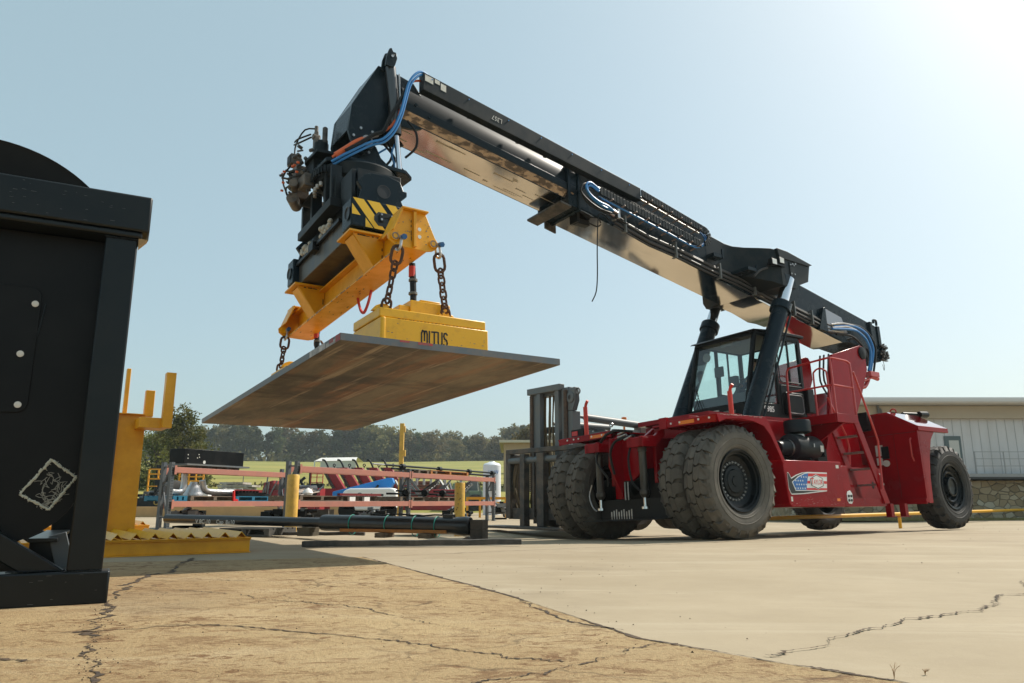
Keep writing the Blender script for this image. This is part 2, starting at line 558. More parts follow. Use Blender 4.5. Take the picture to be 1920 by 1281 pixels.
crack('ground_crack', [(1.02, 3.16), (1.12, 3.22), (1.58, 3.69), (2.04, 4.09), (2.6, 4.42), (2.76, 4.62), (2.9, 4.78), (3.17, 5.12), (3.5, 5.30), (3.97, 6.09), (5.0, 6.6)], 0.009, 0.016, sub=11)
crack('ground_crack', [(-2.42, 4.72), (-2.2, 4.25), (-1.98, 3.80), (-1.86, 3.56), (-1.72, 3.2), (-1.45, 2.74), (-1.2, 2.2)], 0.020, 0.024, sub=9)
crack('ground_crack', [(-2.42, 4.72), (-2.71, 5.54), (-2.95, 6.2), (-3.01, 7.01), (-3.30, 8.0), (-3.5, 8.5)], 0.026, 0.035, sub=9)
crack('ground_crack', [(-2.71, 5.6), (-1.9, 5.25), (-1.54, 4.95), (-0.9, 4.55), (-0.43, 4.01), (-0.15, 3.72), (0.1, 3.62)], 0.005, 0.016)
crack('ground_crack', [(-2.86, 6.3), (-1.9, 6.02), (-0.95, 5.45), (-0.5, 5.55), (-0.15, 5.42)], 0.005, 0.016)
crack('ground_crack', [(-1.0, 2.2), (-0.25, 2.62), (0.1, 2.85), (0.45, 3.22), (0.62, 3.45)], 0.009, 0.014)
crack('ground_crack', [(-2.1, 3.7), (-1.5, 3.95), (-0.6, 3.55), (-0.1, 3.2), (0.2, 3.05)], 0.006, 0.014)
crack('ground_crack', [(-2.35, 2.95), (-2.05, 3.15), (-1.86, 3.05)], 0.016, 0.016)
crack('ground_crack', [(0.05, 4.9), (0.25, 4.1), (0.5, 3.75)], 0.008, 0.012)
crack('slab_joint', [(-1.66, 8.66), (0.6, 10.1), (3.4, 12.0), (5.5, 13.4), (9, 15.6), (14, 18.8)], 0.012, 0.008, z=0.004)
crack('slab_joint', [(-1.66, 8.66), (-6.2, 7.12)], 0.012, 0.006, z=0.011)
# gravelly debris in the cracks and over the slabs: nobody could count it
mb = MB()
for i in range(520):
    t = rc.random()
    if t < 0.45:
        x, y = rc.uniform(-4, 1.2), rc.uniform(2.4, 8.4)
    elif t < 0.75:
        k = rc.uniform(0, 1) ; x, y = -2.42 + 0.97 * k + rc.gauss(0, 0.035), 4.72 - 1.98 * k + rc.gauss(0, 0.035)
    else:
        x, y = rc.uniform(-6, 14), rc.uniform(3, 19)
    s = rc.uniform(0.0015, 0.005) if t < 0.75 else rc.uniform(0.002, 0.007)
    z = ground_z(x, y) + 0.004 + s * 0.3
    mb.poly([(x - s, y - s * .6, z), (x + s, y - s, z), (x + s * .7, y + s, z), (x - s * .8, y + s * .8, z), (x, y, z + s * 1.3)], [(0, 1, 4), (1, 2, 4), (2, 3, 4), (3, 0, 4)])
deb = mb.build('gravel', crack_m)
deb['kind'] = 'stuff'
# a few dry weeds in the seam, right foreground
def weed(x, y, h, n, seed, label):
    rr = random.Random(seed)
    t = thing('dry_weed', label, 'weed', (x, y, 0))
    mb = MB()
    for i in range(n):
        a = rr.uniform(0, 2 * PI)
        r_ = rr.uniform(.2, .55) * h
        mb.tube([(x, y, 0), (x + .3 * r_ * math.cos(a), y + .3 * r_ * math.sin(a), h * .55), (x + r_ * math.cos(a), y + r_ * math.sin(a), h * rr.uniform(.6, 1))], 0.0009, 4)
        for k in range(3):
            q = Vector((x + r_ * math.cos(a) * (.5 + k * .2), y + r_ * math.sin(a) * (.5 + k * .2), h * (.5 + .15 * k)))
            mb.poly([tuple(q), tuple(q + Vector((.006, .002, .003))), tuple(q + Vector((.008, -.004, .006)))], [(0, 1, 2)])
    mb.build('stem', weedm, t)
weed(1.33, 2.80, 0.055, 5, 1, 'taller dry brown weed growing in the slab seam')
weed(1.47, 2.86, 0.022, 6, 2, 'low tuft of dry weed beside the slab seam')

HAZE = True
if HAZE:
    hb = MB().bx(-830, 830, -90, 930, -3.5, 42).build('haze', None)
    hb['kind'] = 'stuff'
    hm = bpy.data.materials.new('pale air'); hm.use_nodes = True
    hn = hm.node_tree.nodes; hn.remove(hn['Principled BSDF'])
    pv = hn.new('ShaderNodeVolumePrincipled')
    pv.inputs['Color'].default_value = (0.82, 0.93, 0.95, 1)
    pv.inputs['Density'].default_value = 0.00038
    pv.inputs['Anisotropy'].default_value = 0.2
    hm.node_tree.links.new(pv.outputs[0], hn['Material Output'].inputs['Volume'])
    hb.data.materials.append(hm)

# ------------------------------------------------------------------ field, hills and far trees
def field_z(x, y):
    z = -0.25
    for a, b, h in ((38, 58, 1.6), (58, 110, 3.4), (110, 270, 9.2), (270, 420, 4.0)):
        z += h * smooth((y - a) / (b - a))
    return z + 0.25 * math.sin(x * .05 + y * .03) * smooth((y - 50) / 60)
sheet('field', [-700, -450, -300, -200] + steps(-150, 150, 10) + [200, 300, 450, 700], steps(38, 130, 4) + steps(140, 300, 10) + [340, 420, 600, 900], field_z, field_m)

def leafmat(name, c1, c2, sc=0.6):
    m = bpy.data.materials.new(name)
    m.use_nodes = True
    n, l = m.node_tree.nodes, m.node_tree.links
    b = n['Principled BSDF']
    b.inputs['Roughness'].default_value = 0.6
    b.inputs['Specular IOR Level'].default_value = 0.25
    tc = n.new('ShaderNodeTexCoord')
    no = n.new('ShaderNodeTexNoise'); no.inputs['Scale'].default_value = sc; no.inputs['Detail'].default_value = 5
    l.new(tc.outputs['Object'], no.inputs[0])
    mr = n.new('ShaderNodeMapRange'); mr.inputs[1].default_value = .38; mr.inputs[2].default_value = .62
    l.new(no.outputs[0], mr.inputs[0])
    oi = n.new('ShaderNodeObjectInfo')
    mx = n.new('ShaderNodeMix'); mx.data_type = 'RGBA'
    mx.inputs[6].default_value = (*c1, 1); mx.inputs[7].default_value = (*c2, 1)
    l.new(mr.outputs[0], mx.inputs[0])
    hs = n.new('ShaderNodeHueSaturation')
    mv = n.new('ShaderNodeMapRange'); mv.inputs[3].default_value = .65; mv.inputs[4].default_value = 1.35
    mh = n.new('ShaderNodeMapRange'); mh.inputs[3].default_value = .475; mh.inputs[4].default_value = .515
    l.new(oi.outputs['Random'], mh.inputs[0]); l.new(mh.outputs[0], hs.inputs['Hue'])
    l.new(oi.outputs['Random'], mv.inputs[0]); l.new(mv.outputs[0], hs.inputs['Value'])
    l.new(mx.outputs[2], hs.inputs['Color'])
    l.new(hs.outputs[0], b.inputs['Base Color'])
    tl = n.new('ShaderNodeBsdfTranslucent'); l.new(hs.outputs[0], tl.inputs[0])
    ms = n.new('ShaderNodeMixShader'); ms.inputs[0].default_value = 0.5
    l.new(b.outputs[0], ms.inputs[1]); l.new(tl.outputs[0], ms.inputs[2])
    l.new(ms.outputs[0], n['Material Output'].inputs[0])
    return m
leaf_far = leafmat('far foliage', (0.115, 0.115, 0.048), (0.21, 0.175, 0.075), 0.25)
leaf_pine = leafmat('pine foliage', (0.070, 0.090, 0.042), (0.115, 0.125, 0.055), 0.3)
leaf_near = leafmat('broad leaves', (0.075, 0.095, 0.022), (0.17, 0.165, 0.04), 0.7)
bark = mat('bark', (0.10, 0.075, 0.055), 0.9, col2=(0.05, 0.04, 0.03), nscale=6, namt=0.7, bump=0.4)

def crown_mesh(name, m, seed, h, rad, z0, lobes, clumps, leaves, ls, cone=0.0):
    rr = random.Random(seed)
    mb = MB()
    L = []
    for i in range(lobes):
        t = (i + rr.random()) / lobes
        zz = z0 + (h - z0) * (0.06 + 0.92 * t)
        prof = math.sin(PI * min(1, 0.12 + 0.86 * t)) ** 0.7 * (1 - cone * t)
        a = rr.uniform(0, 2 * PI)
        d = rad * prof * rr.uniform(0.25, 0.85)
        L.append((d * math.cos(a), d * math.sin(a), zz, rad * rr.uniform(0.28, 0.5) * (1 - 0.4 * cone * t)))
    for (cx, cy, cz, cr) in L:
        for k in range(clumps):
            v = Vector((rr.gauss(0, 1), rr.gauss(0, 1), rr.gauss(0, .8))).normalized() * cr * rr.uniform(.45, 1.08)
            q = Vector((cx, cy, cz)) + v
            for j in range(leaves):
                p = q + Vector((rr.gauss(0, 1), rr.gauss(0, 1), rr.gauss(0, .7))) * cr * .20
                u = Vector((rr.gauss(0, 1), rr.gauss(0, 1), rr.gauss(0, 1))).normalized()
                v2 = u.cross(Vector((rr.gauss(0, 1), rr.gauss(0, 1), rr.gauss(0, 1)))).normalized()
                s = ls * rr.uniform(.55, 1.25)
                mb.poly([tuple(p - u * s), tuple(p - v2 * s * .55), tuple(p + u * s), tuple(p + v2 * s * .6)], [(0, 1, 2, 3)])
    bm = mb.bm
    me = bpy.data.meshes.new(name)
    bm.to_mesh(me); bm.free()
    me.materials.append(m)
    return me, L
def trunk_mesh(name, L, h, r0, seed):
    rr = random.Random(seed)
    mb = MB()
    mb.tube([(0, 0, -0.6), (0.05 * h * rr.uniform(-.3, .3), 0, h * .3), (rr.uniform(-.04, .04) * h, rr.uniform(-.04, .04) * h, h * .62)], r0, 7)
    mb.cyl((0, 0, -0.6), (0, 0, h * .12), r0 * 1.5, r0, 7)
    for (cx, cy, cz, cr) in L:
        b0 = Vector((0, 0, max(h * .18, cz - rr.uniform(.12, .3) * h)))
        mb.cyl(tuple(b0), (cx, cy, cz), r0 * .5, r0 * .12, 5)
    return mb.mesh(name, bark)
def tree_proto(kind, m, seed, h, rad, z0, lobes, clumps, leaves, ls, r0, cone=0.0):
    cm, L = crown_mesh('crown', m, seed, h, rad, z0, lobes, clumps, leaves, ls, cone)
    return cm, trunk_mesh('trunk', L, h, r0, seed + 50)
def put_tree(name, proto, label, loc, sc, rot, group=None):
    t = thing(name, label, 'tree', loc, group)
    OFF.pop(t.name, None)
    t.rotation_euler = (0, 0, rot)
    t.scale = sc
    for nm, me in zip(('crown', 'trunk'), proto):
        o = bpy.data.objects.new(nm, me); COL.objects.link(o); o.parent = t
    return t
broadA = tree_proto('b', leaf_far, 11, 12, 5.2, 1.2, 16, 26, 7, 0.46, 0.28)
broadB = tree_proto('b', leaf_far, 23, 10, 5.6, 0.6, 15, 26, 7, 0.46, 0.24)
pineA = tree_proto('p', leaf_pine, 31, 17, 4.2, 6.0, 13, 26, 8, 0.42, 0.26, 0.35)
pineB = tree_proto('p', leaf_pine, 47, 15, 4.4, 3.5, 15, 26, 8, 0.42, 0.26, 0.45)
rt = random.Random(21)
LAB = {0: 'broad bushy tree in the hazy wood along the far edge of the field', 1: 'dark pine tree in the hazy wood along the far edge of the field'}
def top_profile(px):                # height of the far tree tops in the photograph
    pts = [(270, 806), (380, 806), (430, 800), (520, 806), (590, 808), (650, 802), (690, 798), (730, 808), (790, 815), (850, 818), (930, 823), (985, 800), (1010, 815), (1100, 830)]
    for a, b in zip(pts[:-1], pts[1:]):
        if a[0] <= px <= b[0]:
            return a[1] + (b[1] - a[1]) * (px - a[0]) / (b[0] - a[0])
    return 820
px = 250
while px < 1120:
    for row in range(2):
        Y = 262 + row * 16 + rt.uniform(-5, 5)
        q = at(px + rt.uniform(-8, 8), 868, Y)
        zb = field_z(q.x, Y)
        want = at(px, top_profile(px) + rt.uniform(-7, 9), Y).z - zb
        pine = rt.random() < (0.6 if px < 640 else 0.18)
        pr = rt.choice((pineA, pineB)) if pine else rt.choice((broadA, broadB))
        h0 = {id(broadA): 12, id(broadB): 10, id(pineA): 17, id(pineB): 15}[id(pr)]
        s = max(0.5, want / h0)
        put_tree('pine_tree' if pine else 'broadleaf_tree', pr, LAB[1 if pine else 0], (q.x, Y, zb - .2),
                 (s * rt.uniform(.9, 1.25), s * rt.uniform(.9, 1.2), s), rt.uniform(0, 6.28), 'pines of the far wood' if pine else 'broadleaf trees of the far wood')
    px += rt.uniform(17, 25)
# undergrowth that closes the wood's foot
mb = MB()
ru = random.Random(8)
for i in range(5200):
    x = ru.uniform(-190, 45); Y = ru.uniform(256, 262)
    z = field_z(x, Y) + abs(ru.gauss(0, 1.6))
    u = Vector((ru.gauss(0, 1), ru.gauss(0, 1), ru.gauss(0, 1))).normalized()
    v = u.cross(Vector((ru.gauss(0, 1), ru.gauss(0, 1), ru.gauss(0, 1)))).normalized()
    s = ru.uniform(.5, 1.0)
    p = Vector((x, Y, z))
    mb.poly([tuple(p - u * s), tuple(p - v * s * .6), tuple(p + u * s), tuple(p + v * s * .6)], [(0, 1, 2, 3)])
ug = mb.build('undergrowth', leaf_far)
ug['kind'] = 'stuff'
# weeds along the fence line across the field
mb = MB()
for i in range(3000):
    Y = ru.uniform(70, 72.5); x = ru.uniform(-50, 20)
    p = Vector((x, Y, field_z(x, Y) + abs(ru.gauss(0, .14))))
    u = Vector((ru.gauss(0, .5), ru.gauss(0, .5), 1)).normalized(); v = u.cross(Vector((ru.gauss(0, 1), ru.gauss(0, 1), 0))).normalized()
    s = ru.uniform(.1, .3)
    mb.poly([tuple(p - v * s * .4), tuple(p + v * s * .4), tuple(p + u * s)], [(0, 1, 2)])
wd = mb.build('rough_grass', mat('rough dry grass', (0.12, 0.10, 0.04), .95))
wd['kind'] = 'stuff'
fn = thing('wire_fence', 'thin wire fence with grey posts crossing the green field', 'fence', (-24, 71, field_z(-24, 71)))
for i in range(13):
    x = -46 + i * 4.2
    MB().cyl((x, 71, field_z(x, 71) - .1), (x, 71, field_z(x, 71) + 1.25), .045, seg=6).build('post', mat('grey fence post', (.2, .19, .17), .8), fn)
for dz in (.45, .8, 1.15):
    MB().tube([(-46 + i * 4.2, 71, field_z(-46 + i * 4.2, 71) + dz) for i in range(13)], .008, 4, smooth=1).build('wire', MATS['grey fence post'], fn)
# nearer tree at the left
q = at(328, 905, 62)
tp = tree_proto('n', leaf_near, 5, 6.6, 2.35, 0.7, 20, 40, 9, 0.125, 0.13)
put_tree('broadleaf_tree', tp, 'sunlit yellow green leafy tree behind the yellow stand, taller than the wood', (q.x, 62, field_z(q.x, 62) - .3), (1, 1, 1.0), 0.4)
q = at(290, 905, 66)
tp2 = tree_proto('n', leaf_near, 9, 5.0, 2.3, 0.3, 16, 36, 8, 0.125, 0.12)
put_tree('broadleaf_tree', tp2, 'lower leafy tree partly hidden by the yellow stand and its column', (q.x, 66, field_z(q.x, 66) - .3), (1.1, 1.1, 1), 1.4)
q = at(366, 905, 70)
put_tree('broadleaf_tree', tp2, 'small round leafy tree beside the sunlit tree and below its crown', (q.x, 70, field_z(q.x, 70) - .3), (.85, .85, .82), 2.9)
# ------------------------------------------------------------------ the red reach stacker
truck = thing('reach_stacker', 'big red reach stacker with black telescopic boom, holding a steel plate', 'reach stacker', (0, 0, 0), base=MT)

def tyre_mesh():
    mb = MB()
    W, RR = 0.265, 0.935
    prof = [(-.19, .50), (-.245, .56), (-.268, .66), (-.272, .74), (-.262, .80), (-.245, .845), (-.20, .872), (-.1, .88), (0, .882),
            (.1, .88), (.20, .872), (.245, .845), (.262, .80), (.272, .74), (.268, .66), (.245, .56), (.19, .50)]
    mb.lathe(prof, (0, 0, 0), (1, 0, 0), 64)
    for rr_ in (.60, .70):                       # moulded rings on the sidewall
        for s in (-1, 1):
            x = {.60: .256, .70: .2715}[rr_] * s
            mb.lathe([(x - .004, rr_ - .012), (x + .006 * s, rr_ - .004), (x + .006 * s, rr_ + .004), (x - .004, rr_ + .012)], (0, 0, 0), (1, 0, 0), 64)
    N = 24
    def rtop(x):
        return RR - .016 * (x / .25) ** 2
    def P(x, r, th):
        return (x, r * math.sin(th), r * math.cos(th))
    rr = random.Random(4)
    for side in (-1, 1):
        for k in range(N):
            ph = 2 * PI / N
            th0 = k * ph + (ph * .5 if side > 0 else 0)
            # inner block
            def lug(out):
                n = len(out)
                vs = []
                for (x, s, _) in out:
                    vs.append(P(side * x, .865 if x < .24 else .80, th0 + s * ph))
                for (x, s, rtp) in out:
                    vs.append(P(side * x, rtp or rtop(x), th0 + s * ph))
                mb.poly(vs, [tuple(range(n - 1, -1, -1)), tuple(range(n, 2 * n))] + [(i, (i + 1) % n, n + (i + 1) % n, n + i) for i in range(n)])
            j = rr.uniform(-.012, .012)
            lug([(.006, .02 + j, 0), (.07, -.09 + j, 0), (.128, .06 + j, 0), (.128, .90 + j, 0), (.07, .78 + j, 0), (.006, .88 + j, 0)])
            lug([(.134, .08 + j, 0), (.19, -.04 + j, 0), (.245, -.04 + j, .905), (.268, .0 + j, .80), (.268, .66 + j, .80), (.245, .70 + j, .905), (.205, .70 + j, 0), (.165, .93 + j, 0), (.134, .93 + j, 0)])
    return mb.mesh('tyre', tyrem, sharp=25)
tyre_me = tyre_mesh()
tyre_rear_me = tyre_me.copy()
tyre_rear_me.materials.clear(); tyre_rear_me.materials.append(tyrem2)
def rim_front():
    mb = MB()
    mb.lathe([(-.2, .50), (.20, .50), (.238, .515), (.245, .505), (.235, .47), (.20, .46), (.19, .44), (.10, .425), (.075, .40), (.06, .345), (.06, .27), (.085, .255), (.09, .20), (.105, .185), (.105, .09), (.12, .08), (.12, 0)], (0, 0, 0), (1, 0, 0), 48)
    return mb.mesh('rim', rimm)
def bolts_mesh():
    mb = MB()
    mb.cyl((.058, 0, 0), (.082, 0, 0), .016, seg=6)
    mb.cyl((.082, 0, 0), (.097, 0, 0), .008, seg=6)
    return mb.mesh('bolt', steel)
def rim_rear():
    mb = MB()
    mb.lathe([(-.2, .50), (.20, .50), (.238, .515), (.245, .505), (.235, .465), (.19, .455), (.17, .43), (.12, .40), (.14, .365), (.175, .355), (.19, .335), (.175, .30), (.09, .275), (.07, .24), (.19, .23), (.225, .215), (.228, .19), (.20, .18), (.19, 0)], (0, 0, 0), (1, 0, 0), 48)
    return mb.mesh('rim', rimm)
rimf, rimr, boltr = rim_front(), rim_rear(), bolts_mesh()
def wheel(x, y, z, flip, sc, tm, rm, bolts):
    t = bpy.data.objects.new('wheel', None)
    COL.objects.link(t)
    t.parent = truck
    t.location = (x, y, z)
    t.rotation_euler = (random.uniform(0, 6), 0, PI if flip else 0)
    t.scale = (.90 if bolts is not None else 1.0, sc, sc)
    for nm, me in (('tyre', tm), ('rim', rm)):
        o = bpy.data.objects.new(nm, me); COL.objects.link(o); o.parent = t
    for k in range(26 if bolts else 0):
        o = bpy.data.objects.new('bolt', boltr); COL.objects.link(o); o.parent = t
        o.location = (0, .308 * math.sin(2 * PI * k / 26), .308 * math.cos(2 * PI * k / 26))
for x in (1.825, 1.240):
    wheel(x, 0, .935, x < 1.5, 1, tyre_me, rimf, x > 1.5)
    wheel(-x, 0, .935, x > 1.5, 1, tyre_me, rimf, x > 1.5)
wheel(1.57, 7.56, .915, False, .98, tyre_rear_me, rimr, None)
wheel(-1.57, 7.56, .915, True, .98, tyre_rear_me, rimr, None)

# chassis -----------------------------------------------------------
mb = MB()
for s in (-1, 1):
    mb.prism([(-.45, .98), (-.45, 1.75), (.9, 1.86), (3.6, 1.45), (7.3, 1.45), (7.3, .75), (3.4, .55), (.9, .70)], 'x', s * .52, s * .60)
mb.bx(-.52, .52, 1.2, 1.35, .7, 1.7)
mb.bx(-.52, .52, 3.4, 3.6, .56, 1.4)
mb.bx(-.52, .52, 5.6, 7.3, .75, 1.40)
mb.bx(-1.02, 1.02, .95, 3.55, 1.30, 2.20)
mb.build('chassis', red, truck, .008)
mb = MB()
mb.cyl((-1.5, 0, .935), (1.5, 0, .935), .23, seg=20)
mb.bx(-.55, .55, -.33, .33, .60, 1.25)
mb.lathe([(-.42, .12), (-.40, .24), (-.30, .33), (0, .36)], (0, 0, .9), (0, 1, 0), 20)
mb.build('axle', blackp, truck)
MB().cyl((-1.45, 7.535, .90), (1.45, 7.535, .90), .17, seg=16).build('axle', blackp, truck)
# cover plates in front of the axle
mb = MB()
mb.prism([(-.30, 1.62), (-.30, .73), (-.15, .72), (-.10, 1.05), (.16, 1.03), (.30, 1.12), (.40, 1.18), (.42, 1.80), (-.06, 1.84)], 'y', -.64, -.58)
mb.prism([(-.64, .72), (-.95, 1.30), (-.90, 1.80), (-.64, 1.84)], 'x', -.12, -.07)
mb.build('front_plate', red, truck, .006)
mb = MB()
mb.hexa([(-.95, -.92, .335), (1.15, -.92, .35), (1.15, -.40, .35), (-.95, -.40, .335), (-.95, -.92, .352), (1.15, -.92, .367), (1.15, -.40, .367), (-.95, -.40, .352)])
mb.bx(-.9, .95, -.50, -.40, .368, .72)
mb.build('lower_crossmember', black, truck, .006)
for i in range(9):
    x = -.26 + i * .065
    mb = MB()
    mb.cyl((x, -.80, .50 + .02 * (i % 3)), (x, -.80, .42), .011, seg=6)
    mb.cyl((x, -.80, .42), (x, -.80, .366), .007, seg=6)
    mb.build('bolt', steel, truck)
# support jacks at the front
for x in (-.50, .64):
    mb = MB()
    mb.bx(x - .20, x + .20, -1.00, -.66, 1.58, 1.74)
    mb.prism([(-1.0, 1.58), (-.66, 1.58), (-.40, 1.80), (-.40, 1.95), (-.66, 1.78), (-1.0, 1.76)], 'x', x + .10, x + .16)
    mb.prism([(-1.0, 1.58), (-.66, 1.58), (-.40, 1.80), (-.40, 1.95), (-.66, 1.78), (-1.0, 1.76)], 'x', x - .16, x - .10)
    mb.build('jack_bracket', red, truck, .006)
    j = MB().lathe([(0, .075), (.06, .082), (.08, .068), (.72, .068), (.74, .085), (.80, .085), (.82, .07), (.86, .05)], (x, -.83, 1.58), (0, 0, -1), 18).build('jack_cylinder', trunk_steel, truck)
    MB().lathe([(0, .03), (.15, .03), (.16, .07), (.20, .07)], (x, -.83, .73), (0, 0, -1), 12).build('rod', chrome, j)
mb = MB()
mb.tube([(-.35, -.9, 1.75), (-.1, -1.0, 1.86), (.15, -.95, 1.92), (.4, -.8, 1.88)], .026)
mb.tube([(.0, -.92, 1.15), (-.02, -.98, 1.5), (.08, -.95, 1.72), (.3, -.9, 1.78), (.5, -.86, 1.80)], .026)
mb.tube([(.46, -.88, 1.70), (.44, -.98, 1.4), (.50, -.98, 1.0), (.60, -.92, .85)], .020)
mb.tube([(-.35, -.92, 1.68), (-.38, -1.0, 1.4), (-.10, -1.0, 1.1), (-.16, -.95, .95)], .020)
mb.build('front_hose', black, truck)
mb = MB()
mb.tube([(-.70, -.86, 1.0), (-.74, -.90, .8), (-.66, -.90, .6), (-.6, -.86, .52)], .013)
mb.cyl((.02, -.70, 1.02), (.02, -.70, .70), .014); mb.cyl((.10, -.70, 1.02), (.10, -.70, .70), .014)
mb.cyl((.12, -.90, 1.80), (.32, -.88, 1.84), .022); mb.cyl((.1, -.88, 1.86), (.3, -.86, 1.90), .018); mb.cyl((.3, -.92, 1.74), (.46, -.88, 1.80), .02)
mb.build('pipe_fitting', steel, truck)

# fenders -----------------------------------------------------------
for s in (1, -1):
    mb = MB()
    X0, X1 = (.86, 2.08) if s > 0 else (-.46, -2.04)
    def px_(a, b): return (min(a, b), max(a, b))
    a, b = px_(X0, X1)
    zt = 1.985
    mb.bx(a, b, -.52, .73, zt, zt + .025)
    mb.hexa([(X0, -.545, 1.90), (X1, -.545, 1.875), (X1, -.52, 1.875), (X0, -.52, 1.90), (X0, -.545, zt + .03), (X1, -.545, zt + .01), (X1, -.52, zt + .01), (X0, -.52, zt + .03)])
    mb.hexa([(a, .73, zt), (b, .73, zt), (b, 1.08, 1.30), (a, 1.08, 1.30), (a, .75, zt + .025), (b, .75, zt + .025), (b, 1.10, 1.31), (a, 1.10, 1.31)])
    xo = X1
    xi = X1 + s * .025
    mb.prism([(-.545, 2.0), (.72, 2.025), (.80, 1.93), (1.13, 1.30), (1.12, 1.22), (1.07, 1.25), (.94, 1.49), (.81, 1.71), (.66, 1.86), (.42, 1.925), (.05, 1.955), (-.30, 1.935), (-.50, 1.87)], 'x', xo, xi)
    if s > 0:
        mb.bx(.82, 1.0, -.56, -.50, 1.88, 2.08)
        mb.bx(.60, 2.05, -.50, .7, 1.935, 1.97)
        mb.bx(.75, 1.3, -.3, .8, 2.012, 2.09)
    f = mb.build('fender', red, truck, .004)
    mb = MB()
    for xx in ([1.1, 1.3, 1.72, 1.95] if s > 0 else [-1.75, -1.55, -1.4, -1.0, -.7]):
        mb.disc((xx, -.548, 1.955), (0, -1, 0), .018, 10, .012)
    mb.build('marker_lamp', lensm, f)
    mb = MB()
    mb.bx(*((1.28, 1.62) if s > 0 else (-1.05, -.62)), -.552, -.546, 1.915, 1.975)
    mb.build('reflector', amber, f)
# lamp boxes with upright red markers on the fenders
for x, y, z in ((-1.62, -.36, 2.015), (1.06, .85, 2.02)):
    hb = MB().bx(x - .24, x + .16, y, y + .12, z, z + .17).build('lamp_box', blackp, truck, .01)
    mb = MB()
    if x < 0:
        mb.bx(x - .20, x - .02, y - .012, y, z + .04, z + .13)
        mb.build('lamp', redlens, hb)
    else:
        for k in range(3):
            mb.bx(x - .22 + k * .085, x - .15 + k * .085, y - .012, y, z + .05, z + .13)
        mb.build('lamp', amber, hb)
    mb = MB()
    mb.cyl((x + .19, y + .05, z), (x + .19, y + .05, z + .60), .045, seg=12)
    mb.tube([(x + .19, y + .05, z + .58), (x + .22, y + .05, z + .66), (x + .27, y + .05, z + .72)], .03, 8)
    mb.build('marker_post', mat('orange red post', (.60, .04, .02), .4), truck)

# side panels -------------------------------------------------------
mb = MB()
mb.prism([(1.20, 1.31), (2.98, 1.325), (2.97, .50), (1.36, .505), (1.29, .56)], 'x', 1.15, 2.0)
fp = mb.build('side_tank', red, truck, .012)
mb = MB()
mb.prism([(3.02, 1.27), (4.52, 1.29), (5.35, 1.30), (5.48, .58), (3.06, .50)], 'x', .75, 1.42)
mb.prism([(3.00, 1.25), (3.22, 1.26), (3.28, .51), (3.02, .505)], 'x', 1.43, 1.97)
mb.bx(1.40, 1.90, 3.25, 4.55, .50, .66)
fp2 = mb.build('battery_box', red, truck, .008)
mb = MB()
mb.prism([(3.12, .78), (3.21, .80), (3.27, .74), (3.27, .60), (3.22, .55), (3.13, .56), (3.09, .61), (3.09, .73)], 'x', 1.972, 1.976)
mb.build('socket_plate', white, fp2)
mb = MB()
for yy in (3.14, 3.22):
    for zz in (.615, .695):
        mb.disc((1.976, yy, zz), (1, 0, 0), .024, 12, .014)
mb.build('socket', black, fp2)
mb = MB(); mb.prism([(4.95, .98), (4.99, 1.02), (5.03, .98), (5.03, .90), (4.99, .86), (4.95, .90)], 'x', 1.421, 1.424); mb.build('hand_hole', black, fp2)
for z, h, wd in ((1.16, .03, .09), (1.02, .06, .06), (.96, .025, .10), (.78, .05, .06), (.72, .05, .05)):
    MB().bx(1.421, 1.424, 5.25, 5.25 + wd, z, z + h).build('sticker', offwhite, fp2)

# emblem on the side tank --------------------------------------------
def flat(name, pts, x, m, par=fp):
    MB().prism(pts, 'x', x - .0015, x).build(name, m, par)
flat('emblem_outline', [(1.30, 1.10), (1.335, 1.10), (1.40, 1.005), (1.55, 1.06), (1.72, 1.10), (1.90, 1.115), (2.49, 1.115), (2.42, .775), (2.12, .755), (1.72, .725), (1.365, .715), (1.335, .75), (1.30, .82)], 2.0035, white)
flat('emblem_black', [(1.305, 1.09), (1.33, 1.09), (1.398, .985), (1.56, 1.045), (1.72, 1.085), (1.82, 1.100), (1.60, 1.035), (1.42, .935), (1.50, .785), (2.36, .790), (2.1, .772), (1.70, .742), (1.37, .732), (1.345, .76), (1.31, .83)], 2.0055, signblack)
flat('emblem_outline', [(1.405, .935), (1.60, 1.030), (1.82, 1.096), (1.90, 1.108), (2.48, 1.108), (2.42, .783), (1.485, .780)], 2.0075, white)
flat('emblem_blue', [(1.43, .935), (1.60, 1.015), (1.80, 1.080), (1.905, 1.092), (1.80, .797), (1.495, .795)], 2.0095, signblue)
for a, b in (((1.09, 1.065), (1.065, 1.038)), ((.958, .934), (.934, .910)), ((.832, .812), (.812, .795))):
    zt, zb = a[0], b[1]
    k = lambda z: 1.80 + (z - .797) * .355
    kr = lambda z: 2.415 + (z - .785) * .19
    flat('emblem_stripe', [(k(zt), zt), (kr(zt), zt), (kr(zb), zb), (k(zb), zb)], 2.0095, signred)
hx = [(2.13, 1.068), (2.325, 1.005), (2.335, .875), (2.15, .818), (1.955, .875), (1.945, 1.0)]
def shr(pts, f):
    cy = sum(p[0] for p in pts) / len(pts); cz = sum(p[1] for p in pts) / len(pts)
    return [(cy + (p[0] - cy) * f, cz + (p[1] - cz) * f) for p in pts]
flat('emblem_plate', shr(hx, 1.07), 2.0115, white)
flat('emblem_ring', hx, 2.0135, signblack)
flat('emblem_plate', shr(hx, .90), 2.0155, white)
text('lettering', 'T', .165, side_mw(2.0156, 1.995, .944), signred, fp, .001, 1.0, .0012)
text('lettering', 'AYLOR', .122, side_mw(2.0156, 2.168, .934), signred, fp, .001, .70, .0008)
mb = MB()
